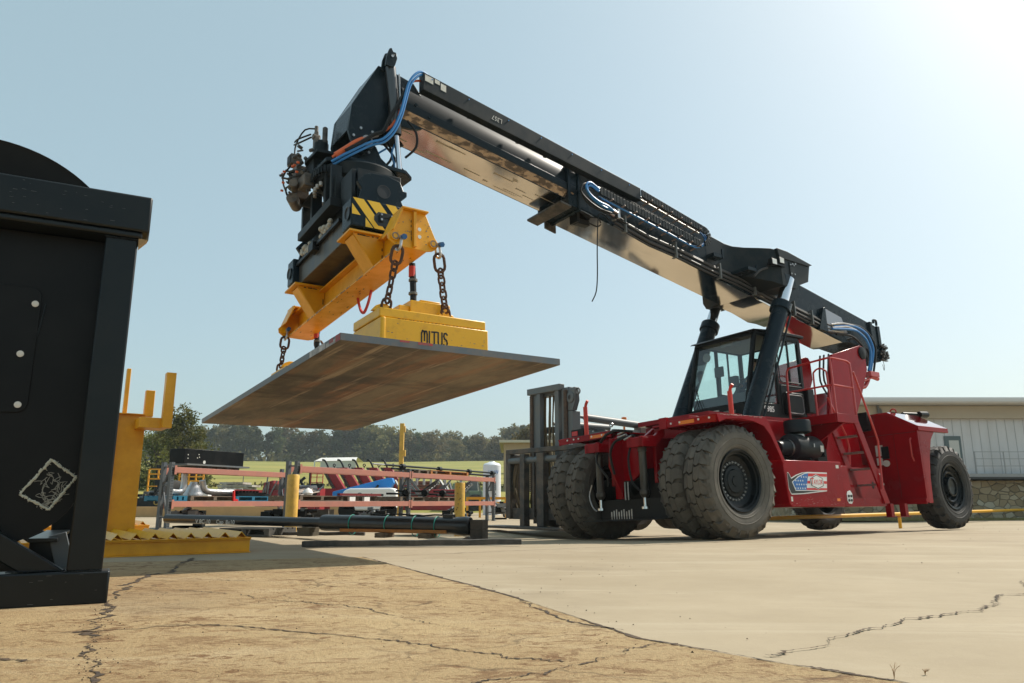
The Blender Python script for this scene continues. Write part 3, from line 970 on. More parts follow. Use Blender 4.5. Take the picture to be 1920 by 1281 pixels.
for r_, n_ in ((0, 5), (1, 5), (2, 4), (3, 4)):
    for c_ in range(n_):
        z = .825 + r_ * .066
        y = 1.545 + c_ * .068 + (r_ % 2) * .034 - (.055 if r_ < 3 else -.075) + r_ * .012
        if y > 1.78 + (z - .797) * .34 or y < 1.455 + abs(z - .93) * .2:
            continue
        pts = []
        for k in range(10):
            rr = .020 if k % 2 == 0 else .009
            pts.append((y + rr * math.sin(PI * k / 5), z + rr * math.cos(PI * k / 5)))
        mb.prism(pts, 'x', 2.0096, 2.0112)
mb.build('emblem_star', white, fp)

# deck, platform, air cleaner ---------------------------------------
mb = MB()
mb.bx(-1.02, .86, .74, 4.9, 2.205, 2.30)
mb.bx(.865, 1.92, 3.16, 3.86, 2.12, 2.22)
mb.bx(1.92, 1.945, 3.15, 3.87, 2.10, 2.27)
mb.bx(.87, 1.92, 3.135, 3.158, 2.10, 2.27)
mb.prism([(1.90, 2.118), (.88, 2.118), (.88, 1.55)], 'y', 3.45, 3.50)
mb.build('deck', red, truck, .005)
ac = MB()
ac.lathe([(-.02, .0), (0, .20), (.03, .255), (.06, .262), (.30, .262), (.33, .235), (.75, .235), (.79, .225), (.93, .16), (.95, 0)], (1.42, 2.24, 1.62), (0, 1, .02), 28)
ac.lathe([(0, .0), (.0, .125), (.30, .155), (.34, .165), (.36, .165)], (1.42, 1.90, 1.60), (0, 1, .03), 20)
acl = ac.build('air_cleaner', navyflat, truck)
MB().lathe([(0, .0), (0, .13), (.04, .25), (.24, .25), (.27, .235), (.28, .0)], (1.42, 2.60, 1.88), (0, 0, 1), 28).build('rain_cap', navyflat, acl)
MB().lathe([(0, .12), (.14, .12)], (1.42, 2.60, 1.78), (0, 0, 1), 18).build('intake_neck', steel, acl)
mb = MB()
mb.lathe([(0, .166), (.025, .170), (.05, .166)], (1.42, 2.18, 1.605), (0, 1, .02), 22)
for yy in (2.52, 2.70):
    mb.bx(1.652, 1.668, yy, yy + .03, 1.62, 1.69)
mb.build('clamp', steel, acl)
MB().bx(1.655, 1.66, 2.92, 3.02, 1.54, 1.66).build('sticker', offwhite, acl)
MB().tube([(1.5, 2.75, 1.40), (1.55, 2.77, 1.34), (1.6, 2.8, 1.22)], .05, 10).build('dust_valve', black, acl)
mb = MB()
mb.tube([(1.05, 1.4, 2.0), (1.2, 1.5, 2.0), (1.30, 1.62, 1.9), (1.28, 1.72, 1.72)], .045)
mb.build('air_hose', black, truck)
mb = MB()
for z in (2.08, 1.92, 1.80):
    mb.bx(1.022, 1.035, 1.0, 1.5, z, z + .025)
mb.build('cover_strip', offwhite, truck)
mb = MB()
mb.bx(1.0, 1.5, 3.05, 3.35, 1.32, 1.62); mb.cyl((1.5, 3.12, 1.5), (1.62, 3.12, 1.5), .04)
mb.tube([(1.45, 2.9, 1.50), (1.5, 3.1, 1.58), (1.4, 3.3, 1.62)], .02)
mb.build('filter_housing', blackp, truck)

# dust and scuffs low on the panels, warning labels
scuff = mat('pale scuff', (.30, .13, .11), .7)
mb = MB()
rq = random.Random(17)
for k in range(60):
    y = rq.uniform(1.30, 2.95); z = .52 + abs(rq.gauss(0, .10))
    if z < 1.25: mb.bx(2.0003, 2.0011, y, y + rq.uniform(.005, .06), z, z + rq.uniform(.001, .006))
for k in range(24):
    y = rq.uniform(-.5, .7); mb.bx(2.1052, 2.106, y, y + rq.uniform(.01, .07), 1.99 + rq.uniform(0, .02), 1.993 + rq.uniform(.018, .022))
mb.build('scuff', scuff, truck)
for y, z, w_, h_, m_ in ((2.80, 1.20, .09, .06, offwhite), (1.34, .60, .05, .08, offwhite), (2.72, .60, .10, .05, amber)):
    MB().bx(2.0004, 2.0014, y, y + w_, z, z + h_).build('warning_label', m_, truck)

# ladder and handrails ----------------------------------------------
mb = MB()
for x in (1.40, 1.92):
    mb.prism([(3.70, 2.16), (3.88, 2.16), (4.62, .56), (4.44, .55)], 'x', x - .02, x + .02)
lad = mb.build('ladder', red, truck, .004)
mb = MB()
for y, z in ((4.47, .93), (4.28, 1.24), (4.12, 1.56), (3.98, 1.88)):
    mb.bx(1.42, 1.90, y - .06, y + .10, z - .018, z + .018)
mb.build('rung', mat('grip tread', (.25, .22, .20), .6, col2=(.12, .10, .09), nscale=40, namt=.8), lad)
mb = MB()
TR = .021
c0, c1 = (.93, 3.18), (1.92, 3.18)
mb.tube([(.89, 3.18, 2.22), (.91, 3.18, 3.0), (.92, 3.18, 3.22), (.97, 3.18, 3.31), (1.10, 3.18, 3.33), (1.80, 3.18, 3.37), (1.90, 3.24, 3.375), (1.92, 3.4, 3.37), (1.92, 3.72, 3.36), (1.92, 3.83, 3.32), (1.92, 3.86, 3.22), (1.92, 3.86, 2.15)], TR, 8)
mb.tube([(.90, 3.18, 2.83), (1.92, 3.18, 2.83)], TR * .9, 8, smooth=0)
mb.tube([(1.92, 3.18, 2.83), (1.92, 3.86, 2.82)], TR * .9, 8, smooth=0)
mb.tube([(1.92, 3.18, 3.37), (1.92, 3.18, 2.12)], TR, 8, smooth=0)
mb.tube([(1.08, 3.85, 2.22), (1.09, 3.85, 3.15), (1.12, 3.85, 3.29), (1.24, 3.85, 3.34), (1.36, 3.85, 3.28), (1.40, 3.85, 3.14), (1.40, 3.85, 2.22)], TR * .9, 8)
mb.build('handrail', railred, truck)
mb = MB()
mb.tube([(1.97, 3.86, 3.14), (1.97, 4.36, 1.97), (1.97, 4.43, 1.78), (1.97, 4.36, .83)], TR, 8, smooth=0)
mb.tube([(1.38, 3.80, 2.7), (1.38, 4.30, 1.95), (1.38, 4.36, 1.7), (1.38, 4.30, 1.35)], TR, 8, smooth=0)
mb.build('ladder_rail', railred, truck)

# rear body and counterweight ----------------------------------------
mb = MB()
zt = 2.60
mb.prism([(.62, .58), (1.84, .58), (1.84, 2.12), (1.80, 2.17), (1.24, 2.53), (.62, 2.50)], 'y', 6.28, 6.34)           # front wall
mb.prism([(1.79, 2.10), (1.89, 2.10), (1.89, 2.20), (1.79, 2.20)], 'y', 6.25, 7.55)
mb.prism([(6.34, .56), (6.34, 2.10), (7.0, 2.10), (6.82, 1.93), (6.66, 1.55), (6.56, 1.1), (6.52, .56)], 'x', 1.79, 1.842)
mb.bx(.72, 1.84, 6.24, 6.279, .545, .66)
mb.bx(-1.2, 1.0, 6.35, 7.5, 1.2, 2.5)
mb.bx(-1.15, .95, 7.5, 7.9, 1.05, 2.05)
cw = mb.build('counterweight', red, truck, .006)
MB().prism([(1.79, 2.16), (1.88, 2.20), (1.24, 2.575), (.3, 2.56), (.3, 2.50), (1.22, 2.52)], 'y', 6.25, 7.55).build('sloping_lid', lidred, cw, .006)
mb = MB()
mb.tube([(1.70, 6.24, 1.95), (1.70, 6.19, 1.90), (1.70, 6.19, 1.55), (1.70, 6.25, 1.45)], .016, 8, smooth=0)
mb.build('grab_handle', railred, cw)
mb = MB(); mb.bx(1.30, 1.304, 6.275, 6.28, .70, 2.05); mb.bx(.7, 1.8, 6.272, 6.279, 2.075, 2.083); mb.build('panel_seam', signblack, cw)
mb = MB(); mb.lathe([(0, .05), (.05, .05), (.06, .075), (.09, .075)], (1.0, 7.0, 2.56), (.3, 0, 1), 12); mb.cyl((1.05, 7.3, 2.62), (1.2, 7.9, 2.62), .05); mb.cyl((1.2, 7.75, 2.62), (1.2, 8.1, 2.64), .075)
mb.build('exhaust_fitting', blackp, cw)
mb = MB(); mb.tube([(1.0 + .07 * math.cos(a), 6.99, 2.66 + .07 * math.sin(a)) for a in [i * PI / 5 for i in range(10)]], .018, 6, closed=True, smooth=1); mb.build('lifting_eye', railred, cw)
for x, z, w_, h_ in ((.86, 1.62, .17, .24), (.86, 1.42, .14, .16)):
    MB().bx(x, x + w_, 6.262, 6.268, z, z + h_).build('sticker', offwhite, cw)
MB().bx(1.0, 1.16, 6.24, 6.28, 1.55, 1.82).build('gauge_box', blackp, cw, .01)
MB().lathe([(0, .07), (.04, .07), (.045, 0)], (1.08, 6.27, 1.45), (0, -1, 0), 18).build('gauge', offwhite, cw)
mb = MB(); mb.bx(.45, .85, 6.10, 6.22, 2.2, 2.62); mb.build('radiator_grille', black, truck)
mb = MB()
mb.bx(1.50, 1.62, 5.2, 5.32, .30, .56); mb.bx(1.50, 1.62, 5.75, 5.87, .30, .56); mb.bx(1.48, 1.64, 5.15, 5.92, .285, .30)
mb.build('step_bracket', red, truck, .004)

# tower carrying the boom foot -----------------------------------------
for s in (-1, 1):
    mb = MB()
    mb.prism([(5.18, 3.88), (6.36, 4.23), (6.48, 4.22), (6.55, 4.12), (6.56, 3.67), (6.11, 2.89), (5.78, 2.42), (5.85, 1.3), (4.35, 1.3), (4.72, 2.2), (4.98, 3.15)], 'x', s * .68, s * .76)
    tw = mb.build('boom_support', red, truck, .008)
    MB().lathe([(0, .15), (.03, .15), (.04, .11), (.05, 0)], (s * .76, 6.42, 4.05), (s, 0, 0), 20).build('pivot_cap', blackp, tw)
mb = MB()
mb.hexa([(-.67, 4.6, 2.31), (.67, 4.6, 2.31), (.67, 5.95, 3.15), (-.67, 5.95, 3.15), (-.67, 4.57, 2.34), (.67, 4.57, 2.34), (.67, 5.92, 3.18), (-.67, 5.92, 3.18)])
mb.build('sloping_cover', red, truck)
mb = MB()
for i, x in enumerate((.2, .3, .42)):
    mb.tube([(x, 5.6, 4.0), (x + .03, 5.5, 3.8), (x - .04, 5.55, 3.4), (x, 5.7, 3.1)], .022)
mb.build('tower_hose', greyhose, truck)

# cab -----------------------------------------------------------------
CX = .80
S = [(2.05, 2.32), (2.00, 2.55), (2.42, 4.06), (2.46, 4.10), (3.96, 4.10), (3.92, 2.32)]
mb = MB()
def post(p, q, w_=.075, d=.09):
    mb.bar(p, q, w_, d)
for s in (-1, 1):
    x = s * (CX - .04)
    post((x, 2.04, 2.56), (x, 2.45, 4.05))
    post((x, 3.04, 2.32), (x, 3.06, 4.05), .06, .07)
    post((x, 3.88, 2.32), (x, 3.90, 4.05))
    post((x, 2.42, 4.05), (x, 3.92, 4.05))
    mb.bx(min(x - .03, x + .03), max(x - .03, x + .03), 2.06, 3.92, 2.31, 2.52)
    mb.hexa([(x - .03, 2.06, 2.5), (x + .03, 2.06, 2.5), (x + .03, 3.1, 2.5), (x - .03, 3.1, 2.5), (x - .03, 2.06, 2.58), (x + .03, 2.06, 2.58), (x + .03, 3.1, 2.60), (x - .03, 3.1, 2.60)])
    mb.bx(min(x - .03, x + .03), max(x - .03, x + .03), 3.06, 3.92, 2.5, 3.04)
mb.bar((-CX + .08, 2.43, 4.05), (CX - .08, 2.43, 4.05), .08, .09)
mb.bar((-CX + .08, 3.90, 4.05), (CX - .08, 3.90, 4.05), .08, .09)
mb.bx(-CX + .07, CX - .07, 2.03, 2.09, 2.31, 2.58)
mb.bx(-CX + .08, CX - .08, 3.86, 3.91, 2.31, 2.75)
mb.bx(-CX + .07, CX - .07, 2.1, 3.9, 2.30, 2.34)
cabo = mb.build('cab', blackp, truck, .012)
mb = MB()
mb.prism([(2.30, 4.06), (2.36, 4.105), (3.0, 4.16), (4.05, 4.15), (4.05, 4.09), (2.40, 4.085)], 'x', -CX - .04, CX + .04)
mb.build('cab_roof', blackp, cabo, .012)
mb = MB()
mb.bx(-.5, .5, 2.7, 3.4, 4.05, 4.08)
mb.build('roof_window', glass, cabo)
def pane(pts):
    MB().poly(pts, [tuple(range(len(pts)))]).build('window', glass, cabo)
pane([(-.72, 2.06, 2.60), (.72, 2.06, 2.60), (.72, 2.44, 4.0), (-.72, 2.44, 4.0)])
for s in (-1, 1):
    x = s * (CX - .025)
    pane([(x, 2.10, 2.6), (x, 3.02, 2.62), (x, 3.04, 4.0), (x, 2.48, 4.0)])
    pane([(x, 3.09, 3.06), (x, 3.85, 3.06), (x, 3.86, 4.0), (x, 3.09, 4.0)])
pane([(-.72, 3.89, 2.76), (.72, 3.89, 2.76), (.72, 3.89, 4.0), (-.72, 3.89, 4.0)])
mb = MB()
for s in (-1, 1):
    mb.bar((s * (CX - .015), 3.47, 3.05), (s * (CX - .015), 3.48, 4.02), .03, .035)
mb.bar((.0, 3.895, 2.75), (.0, 3.895, 4.02), .03, .03)
mb.build('window_bar', blackp, cabo)
mb = MB()
def rloop(x, y0, y1, z0, z1, r=.06):
    P = []
    for cy, cz, a0 in ((y1 - r, z1 - r, 0), (y0 + r, z1 - r, 90), (y0 + r, z0 + r, 180), (y1 - r, z0 + r, 270)):
        for k in range(4):
            a = R(a0 + k * 30)
            P.append((x, cy + r * math.cos(a), cz + r * math.sin(a)))
    return P
mb.tube(rloop(CX - .005, 3.1, 3.85, 2.38, 3.0), .012, 6, closed=True, smooth=1)
mb.tube(rloop(CX - .005, 3.11, 3.84, 3.08, 3.99), .012, 6, closed=True, smooth=1)
mb.build('window_seal', navyflat, cabo)
dp = MB().bx(CX + .003, CX + .055, 3.18, 3.80, 2.36, 2.86).build('toolbox', blackp, cabo, .03)
MB().tube(rloop(CX + .056, 3.24, 3.74, 2.42, 2.80, .07), .010, 6, closed=True, smooth=1).build('trim', mat('pale trim', (.2, .22, .22), .4), dp)
MB().bx(CX - .02, CX + .10, 3.87, 4.10, 2.45, 2.98).build('side_box', blackp, cabo, .02)
text('lettering', '9985', .165, side_mw(CX - .007, 2.66, 2.465), white, cabo, .003, 1.0, .0025)
mb = MB()
mb.tube([(-.62, 2.0, 2.55), (-.55, 2.12, 2.9), (-.72, 2.16, 3.1)], .008, 6)
mb.tube([(-.35, 2.0, 2.55), (-.70, 2.16, 3.15)], .009, 6, smooth=0)
mb.tube([(-.42, 2.0, 2.55), (-.76, 2.16, 3.15)], .009, 6, smooth=0)
mb.tube([(-.78, 2.14, 3.22), (-.76, 2.08, 2.5)], .014, 6, smooth=0)
mb.build('wiper', black, cabo)
mb = MB()
mb.bx(.15, .45, 2.03, 2.035, 2.40, 2.46); mb.bx(-.1, .05, 1.99, 2.02, 2.42, 2.50)
mb.build('nameplate', offwhite, cabo)
# inside the cab
mb = MB()
mb.bx(-.27, .27, 3.15, 3.62, 2.75, 2.88)
mb.hexa([(-.26, 3.56, 2.85), (.26, 3.56, 2.85), (.26, 3.70, 2.85), (-.26, 3.70, 2.85), (-.23, 3.70, 3.55), (.23, 3.70, 3.55), (.23, 3.80, 3.55), (-.23, 3.80, 3.55)])
mb.bx(-.2, .2, 3.2, 3.6, 2.34, 2.75)
mb.build('driver_seat', seatm, cabo, .03)
mb = MB()
mb.tube([(.17 * math.cos(a) - .02, 2.80 + .17 * math.sin(a) * .8, 3.16 + .17 * math.sin(a) * .55) for a in [i * PI / 8 for i in range(16)]], .014, 6, closed=True, smooth=1)
mb.cyl((-.02, 2.80, 3.15), (-.02, 2.62, 2.55), .04)
mb.bx(-.12, .08, 2.62, 2.72, 3.05, 3.28)
mb.cyl((-.3, 2.55, 2.9), (-.28, 2.55, 3.35), .02); mb.bx(-.40, -.18, 2.52, 2.57, 3.3, 3.52)
mb.bx(-.72, .72, 2.12, 2.45, 2.60, 2.80)
mb.build('steering_console', cabin, cabo, .02)
mb = MB()
mb.bx(-.7, .7, 2.5, 3.85, 4.02, 4.045); mb.bx(-.2, .15, 2.55, 2.8, 3.92, 4.02); mb.disc((-.5, 2.42, 3.75), (0, 1, 0), .1, 14, .02)
mb.build('cab_ceiling', mat('grey cab ceiling', (.2, .2, .2), .8), cabo)

# lift cylinders ----------------------------------------------------------
for s in (-1, 1):
    a, b = Vector((s * .96, 1.75, 2.08)), Vector((s * .96, 3.50, 5.22))
    d = (b - a).normalized()
    Lc = (Vector((s * .96, 3.31, 4.68)) - a).length
    lc = MB().lathe([(-.35, .10), (-.32, .17), (0, .175), (Lc - .22, .175), (Lc - .21, .215), (Lc - .03, .215), (Lc, .19), (Lc + .01, .13)], tuple(a), tuple(d), 28).build('lift_cylinder', navy, truck)
    MB().cyl(tuple(a + d * Lc), tuple(b + d * .12), .125, seg=24).build('piston_rod', chrome, lc)
    mb = MB()
    u = Vector((s, 0, 0))
    for k, off in enumerate((Vector((.17 * s, .10, -.05)), Vector((-.05, .2, -.10)))):
        mb.tube([tuple(a + d * t + off + (Vector((0, .04, 0)) if 0 < t < Lc - .1 else Vector((0, -.02, .0)))) for t in (-.1, .3, 1.2, 2.0, Lc - .25)], .022, 6)
    mb.build('oil_pipe', navyflat, lc)
# ------------------------------------------------------------------ boom (machine coordinates: x towards the near side, y back, z up)
def zu(y): return 5.578 - .193 * y            # underside of the outer section
def zt(y): return 6.50 - .195 * y
mb = MB()
mb.prism([(-1.95, zu(-1.95)), (6.30, zu(6.30)), (6.55, 4.40), (7.35, 4.32), (7.50, 4.06), (7.88, 4.06), (7.95, 4.29), (7.85, zt(7.85)), (-1.95, zt(-1.95))], 'x', -.41, .41)
boom = mb.build('boom', navy, truck, .012)
mb = MB()
mb.hexa([(-.405, -1.80, zu(-1.8) - .004), (.405, -1.80, zu(-1.8) - .004), (.405, 6.25, zu(6.25) - .004), (-.405, 6.25, zu(6.25) - .004), (-.405, -1.80, zu(-1.8) - .001), (.405, -1.80, zu(-1.8) - .001), (.405, 6.25, zu(6.25) - .001), (-.405, 6.25, zu(6.25) - .001)])
mb.build('underside', mirror, boom)
mb = MB()
for y in (-1.95, -.2, 2.3):
    pass
mb.bx(.412, .422, -1.9, 6.2, 0, .001)
mb.bm.free(); mb = MB()
# flange strip along the lower edge and joint plates
mb.hexa([(.412, -1.8, zu(-1.8) + .02), (.424, -1.8, zu(-1.8) + .02), (.424, 6.2, zu(6.2) + .02), (.412, 6.2, zu(6.2) + .02), (.412, -1.8, zu(-1.8) + .05), (.424, -1.8, zu(-1.8) + .05), (.424, 6.2, zu(6.2) + .05), (.412, 6.2, zu(6.2) + .05)])
mb.build('boom_rib', navy, boom)
# front collar of the outer section
mb = MB()
def sect(y, o):                 # rectangular ring around the outer section
    return [(-.41 - o, y, zu(y) - o), (.41 + o, y, zu(y) - o), (.41 + o, y, zt(y) - .27 + o), (-.41 - o, y, zt(y) - .27 + o)]
for y0, y1, o in ((-2.10, -2.04, .06), (-1.86, -1.80, .05)):
    mb.loft([sect(y0, o), sect(y1, o)])
mb.loft([sect(-2.04, .018), sect(-1.86, .018)])
mb.build('boom_collar', navy, boom, .006)
mb = MB()
mb.hexa([(-.55, -2.30, zu(-2.3) - .10), (.48, -2.30, zu(-2.3) - .10), (.48, -2.05, zu(-2.05) - .10), (-.55, -2.05, zu(-2.05) - .10), (-.55, -2.30, zu(-2.3) - .06), (.48, -2.30, zu(-2.3) - .06), (.48, -2.05, zu(-2.05) - .06), (-.55, -2.05, zu(-2.05) - .06)])
mb.hexa([(-.44, -1.98, zu(-2) - .16), (-.40, -1.98, zu(-2) - .16), (-.40, -1.72, zu(-1.7) - .16), (-.44, -1.72, zu(-1.7) - .16), (-.44, -1.98, zu(-2)), (-.40, -1.98, zu(-2)), (-.40, -1.72, zu(-1.7)), (-.44, -1.72, zu(-1.7))])
mb.build('wear_pad_holder', trunk_steel, boom, .006)
mb = MB(); mb.bx(.10, .24, -1.72, -1.42, zu(-1.5) - .13, zu(-1.5) - .03); mb.bx(.06, .28, -1.76, -1.70, zu(-1.7) - .16, zu(-1.7) + .02)
sb = mb.build('sensor_box', blackp, boom, .006)
MB().tube([(.24, -1.45, zu(-1.5) - .07), (.3, -1.3, zu(-1.3) - .10), (.3, -1.2, zu(-1.2) - .02)], .014, 6).build('cable', black, sb)
# inner section
def zi(y): return 5.722 - .175 * y
def isec(y):
    z = zi(y)
    return [(-.355, y, z), (.355, y, z), (.44, y, z + .13), (.44, y, z + .28), (.40, y, z + .31), (.40, y, z + .49), (.30, y, z + .68), (-.30, y, z + .68), (-.40, y, z + .49), (-.40, y, z + .31), (-.44, y, z + .28), (-.44, y, z + .13)]
inner = MB().loft([isec(-5.42), isec(-1.9)]).build('inner_boom', navyeven, truck, .004)
def isk(y, o): return [(-.442 - o, y, zi(y) + .128), (-.357 - o, y, zi(y) - .0 - o), (.357 + o, y, zi(y) - .0 - o), (.442 + o, y, zi(y) + .128)]
mb = MB()
r0, r1 = isk(-5.40, .003), isk(-1.95, .003)
mb.poly([r0[1], r0[2], r1[1], r1[2]], [(0, 2, 3, 1)])
mb.build('underside', mirror, inner)
strip = mat('strip with painted reflections', (.36, .27, .20), .22, metal=.9, col2=(.06, .05, .045), nscale=5.5, namt=.85, stretch=(1, .8, 2.2), edge=(.46, .56), rough2=.35)  # brown tone and dark blotches paint the reflected ground and chain links
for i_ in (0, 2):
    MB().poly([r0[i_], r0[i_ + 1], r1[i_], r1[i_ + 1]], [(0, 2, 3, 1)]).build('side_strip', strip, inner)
mb = MB()
for s in (1, -1):
    mb.hexa([(s * .352, -5.1, zi(-5.1) - .004), (s * .366, -5.1, zi(-5.1) - .004), (s * .366, -2.0, zi(-2) - .004), (s * .352, -2.0, zi(-2) - .004), (s * .352, -5.1, zi(-5.1) + .012), (s * .366, -5.1, zi(-5.1) + .012), (s * .366, -2.0, zi(-2) + .012), (s * .352, -2.0, zi(-2) + .012)])
mb.build('boom_rib', navy, inner)
mb = MB()
rs = random.Random(5)
for k in range(16):
    mb = MB()
    y = rs.uniform(-5.3, -2.4); x = rs.uniform(-.28, .26); L_ = rs.uniform(.1, .5); w_ = rs.uniform(.008, .03)
    mb.hexa([(x - w_, y, zi(y) - .006), (x + w_, y, zi(y) - .006), (x + w_ * .4, y + L_, zi(y + L_) - .006), (x - w_ * .6, y + L_, zi(y + L_) - .006), (x - w_, y, zi(y) - .001), (x + w_, y, zi(y) - .001), (x + w_ * .4, y + L_, zi(y + L_) - .001), (x - w_ * .6, y + L_, zi(y + L_) - .001)])
    mb.build('grease_streak', grease, inner)
# hose rail that slides along the outer section
mb = MB()
def rail_pt(y, top): return (6.535 - .178 * y) if top else (6.285 - .165 * y)
def rsec(y): return [(.47, y, rail_pt(y, 0)), (.62, y, rail_pt(y, 0)), (.62, y, rail_pt(y, 1)), (.47, y, rail_pt(y, 1))]
mb.loft([rsec(-5.16), rsec(-.40)])
hr = mb.build('hose_rail', navyflat, truck, .008)
mb = MB()
for y in (-5.0, -4.3, -3.5, -2.8, -2.1, -1.4, -.7):
    mb.cyl((.56, y, rail_pt(y, 1)), (.56, y, rail_pt(y, 1) + .03), .02, seg=6)
    mb.cyl((.621, y, rail_pt(y, 1) - .06), (.63, y, rail_pt(y, 1) - .06), .012, seg=6)
mb.tube([(.57, y, rail_pt(y, 1) + .012) for y in (-5.1, -4, -3, -2, -1, -.5)], .012, 6, smooth=1)
mb.build('hose_line', bluehose, hr)
mb = MB()
for y0, y1, d0, d1 in ((-5.13, -4.98, .03, .14), (-4.95, -4.86, .02, .09), (-4.84, -4.74, .04, .16)):
    mb.hexa([(.621, y0, rail_pt(y0, 1) - d1), (.623, y0, rail_pt(y0, 1) - d1), (.623, y1, rail_pt(y1, 1) - d1), (.621, y1, rail_pt(y1, 1) - d1), (.621, y0, rail_pt(y0, 1) - d0), (.623, y0, rail_pt(y0, 1) - d0), (.623, y1, rail_pt(y1, 1) - d0), (.621, y1, rail_pt(y1, 1) - d0)])
mb.build('worn_label', offwhite, hr)
text('lettering', 'L357', .12, side_mw(.6225, -3.74, 7.05, PI - .17), chalk, hr, .001, .9)
mb = MB()
for y in (-4.2, -3.2, -2.6):
    mb.bar((.45, y, zi(y) + .55), (.45, y, zi(y) + .80), .06, .04)
mb.cyl((.43, -5.2, 6.93), (.46, -5.2, 6.93), .03, seg=10); mb.cyl((.43, -4.95, 6.79), (.46, -4.95, 6.79), .03, seg=10)
mb.build('bracket', navy, hr)
# boom head with the tilt cylinder
hp = [(-5.83, 7.47), (-6.255, 6.65), (-6.30, 6.20), (-6.22, 5.98), (-6.05, 5.86), (-5.90, 5.98), (-5.82, 6.26), (-5.66, 6.43), (-5.47, 6.515), (-5.25, 6.53), (-5.10, 6.56), (-4.98, 6.63), (-4.95, 7.05), (-5.20, 7.36), (-5.50, 7.43)]
mb = MB()
mb.prism(hp, 'x', .30, .365)
mb.prism(hp, 'x', -.365, -.30)
mb.hexa([(-.30, -5.80, 7.40), (.30, -5.80, 7.40), (.30, -6.22, 6.65), (-.30, -6.22, 6.65), (-.30, -5.83, 7.465), (.30, -5.83, 7.465), (.30, -6.252, 6.65), (-.30, -6.252, 6.65)])
mb.hexa([(-.30, -6.27, 6.22), (.30, -6.27, 6.22), (.30, -6.22, 6.65), (-.30, -6.22, 6.65), (-.30, -6.295, 6.22), (.30, -6.295, 6.22), (.30, -6.25, 6.65), (-.30, -6.25, 6.65)])
mb.hexa([(-.30, -5.8, 7.36), (.30, -5.8, 7.36), (.30, -5.0, 7.0), (-.30, -5.0, 7.0), (-.30, -5.8, 7.45), (.30, -5.8, 7.45), (.30, -5.1, 7.3), (-.30, -5.1, 7.3)])
mb.cyl((-.42, -6.02, 6.06), (.42, -6.02, 6.06), .13, seg=20)
head = mb.build('boom_head', navy, truck, .008)
mb = MB()
mb.lathe([(0, .085), (.03, .09), (.05, .05)], (.42, -6.02, 6.06), (1, 0, 0), 16)
for k in range(6):
    mb.cyl((.366, -6.02 + .2 * math.cos(k), 6.1 + .2 * math.sin(k)), (.385, -6.02 + .2 * math.cos(k), 6.1 + .2 * math.sin(k)), .022, seg=8)
mb.build('pin_plate', steel, head)
a, b = Vector((.47, -5.68, 7.52)), Vector((.47, -5.49, 5.70))
d = (b - a).normalized()
tc = MB().lathe([(0, .05), (.02, .085), (1.15, .085), (1.17, .075)], tuple(a + d * .08), tuple(d), 18).build('tilt_cylinder', mat('grey cylinder steel', (.09, .095, .10), .3, metal=.7), truck)
MB().cyl(tuple(a + d * 1.2), tuple(b), .042, seg=14).build('rod', chrome, tc)
mb = MB()
tb_ = [(-5.80, 7.38), (-5.78, 7.56), (-5.735, 7.70), (-5.70, 7.72), (-5.67, 7.66), (-5.62, 7.66), (-5.60, 7.56), (-5.63, 7.45), (-5.66, 7.38)]
mb.prism(tb_, 'x', .37, .41)
mb.prism(tb_, 'x', .53, .57)
mb.cyl((.36, -5.69, 7.58), (.58, -5.69, 7.58), .035)
mb.bx(.40, .54, -5.72, -5.66, 7.50, 7.66)
mb.build('cylinder_bracket', navy, tc, .006)
mb = MB(); mb.disc((.572, -5.69, 7.57), (1, 0, 0), .022, 10, .012); mb.tube([(.56, -5.56, 7.3), (.58, -5.55, 6.9), (.56, -5.53, 6.6)], .012)
mb.build('fitting', steel, tc)
def hoses(name, paths, r, m, par=truck):
    mb = MB()
    for p in paths:
        mb.tube(p, r, 8)
    return mb.build(name, m, par)
B1 = [(.55, -4.95, 7.40), (.57, -5.08, 7.46), (.60, -5.2, 7.45), (.62, -5.32, 7.34), (.62, -5.42, 7.16), (.62, -5.49, 6.88), (.62, -5.56, 6.59), (.60, -5.67, 6.29), (.58, -5.83, 6.08), (.55, -6.01, 5.99), (.53, -6.17, 5.88), (.50, -6.40, 5.70), (.40, -6.56, 5.58)]
hoses('blue_hose', [B1], .021, bluehose)
hoses('blue_hose', [[(x - .02, y + .035, z - .03) for x, y, z in B1]], .019, bluehose)
O1 = [(.50, -5.15, 7.36), (.54, -5.34, 7.24), (.54, -5.44, 6.97), (.54, -5.53, 6.68), (.52, -5.67, 6.37), (.5, -5.89, 6.19), (.5, -6.10, 6.04), (.48, -6.31, 5.87), (.40, -6.55, 5.66)]
hoses('orange_hose', [O1], .020, orangehose)
hoses('hose_sleeve', [[(.50, -6.12, 6.02), (.49, -6.22, 5.95), (.46, -6.34, 5.84), (.40, -6.50, 5.70)]], .048, orangehose)
hoses('grey_hose', [[(.50, -5.82, 6.22), (.5, -5.95, 6.14), (.5, -6.12, 6.02)], [(.47, -5.86, 6.18), (.47, -6.0, 6.10), (.47, -6.14, 5.98)]], .022, mat('grey hose sleeve', (.25, .23, .22), .5))
K1 = [(.5, -5.28, 7.31), (.56, -5.4, 7.12), (.58, -5.54, 6.81), (.56, -5.71, 6.46), (.54, -5.79, 6.24), (.54, -5.95, 6.13), (.54, -6.16, 5.93), (.50, -6.37, 5.76)]
hoses('black_hose', [K1, [(x + .02, y - .03, z) for x, y, z in K1], [(.1, -5.55, 6.4), (.12, -5.45, 6.1), (.1, -5.6, 5.85), (.05, -5.7, 5.74)], [(-.1, -5.5, 6.4), (0, -5.35, 6.15), (.1, -5.45, 5.9), (.05, -5.6, 5.74)], [(.45, -5.35, 6.6), (.5, -5.22, 6.4), (.5, -5.22, 6.15), (.45, -5.38, 5.95)]], .020, black)
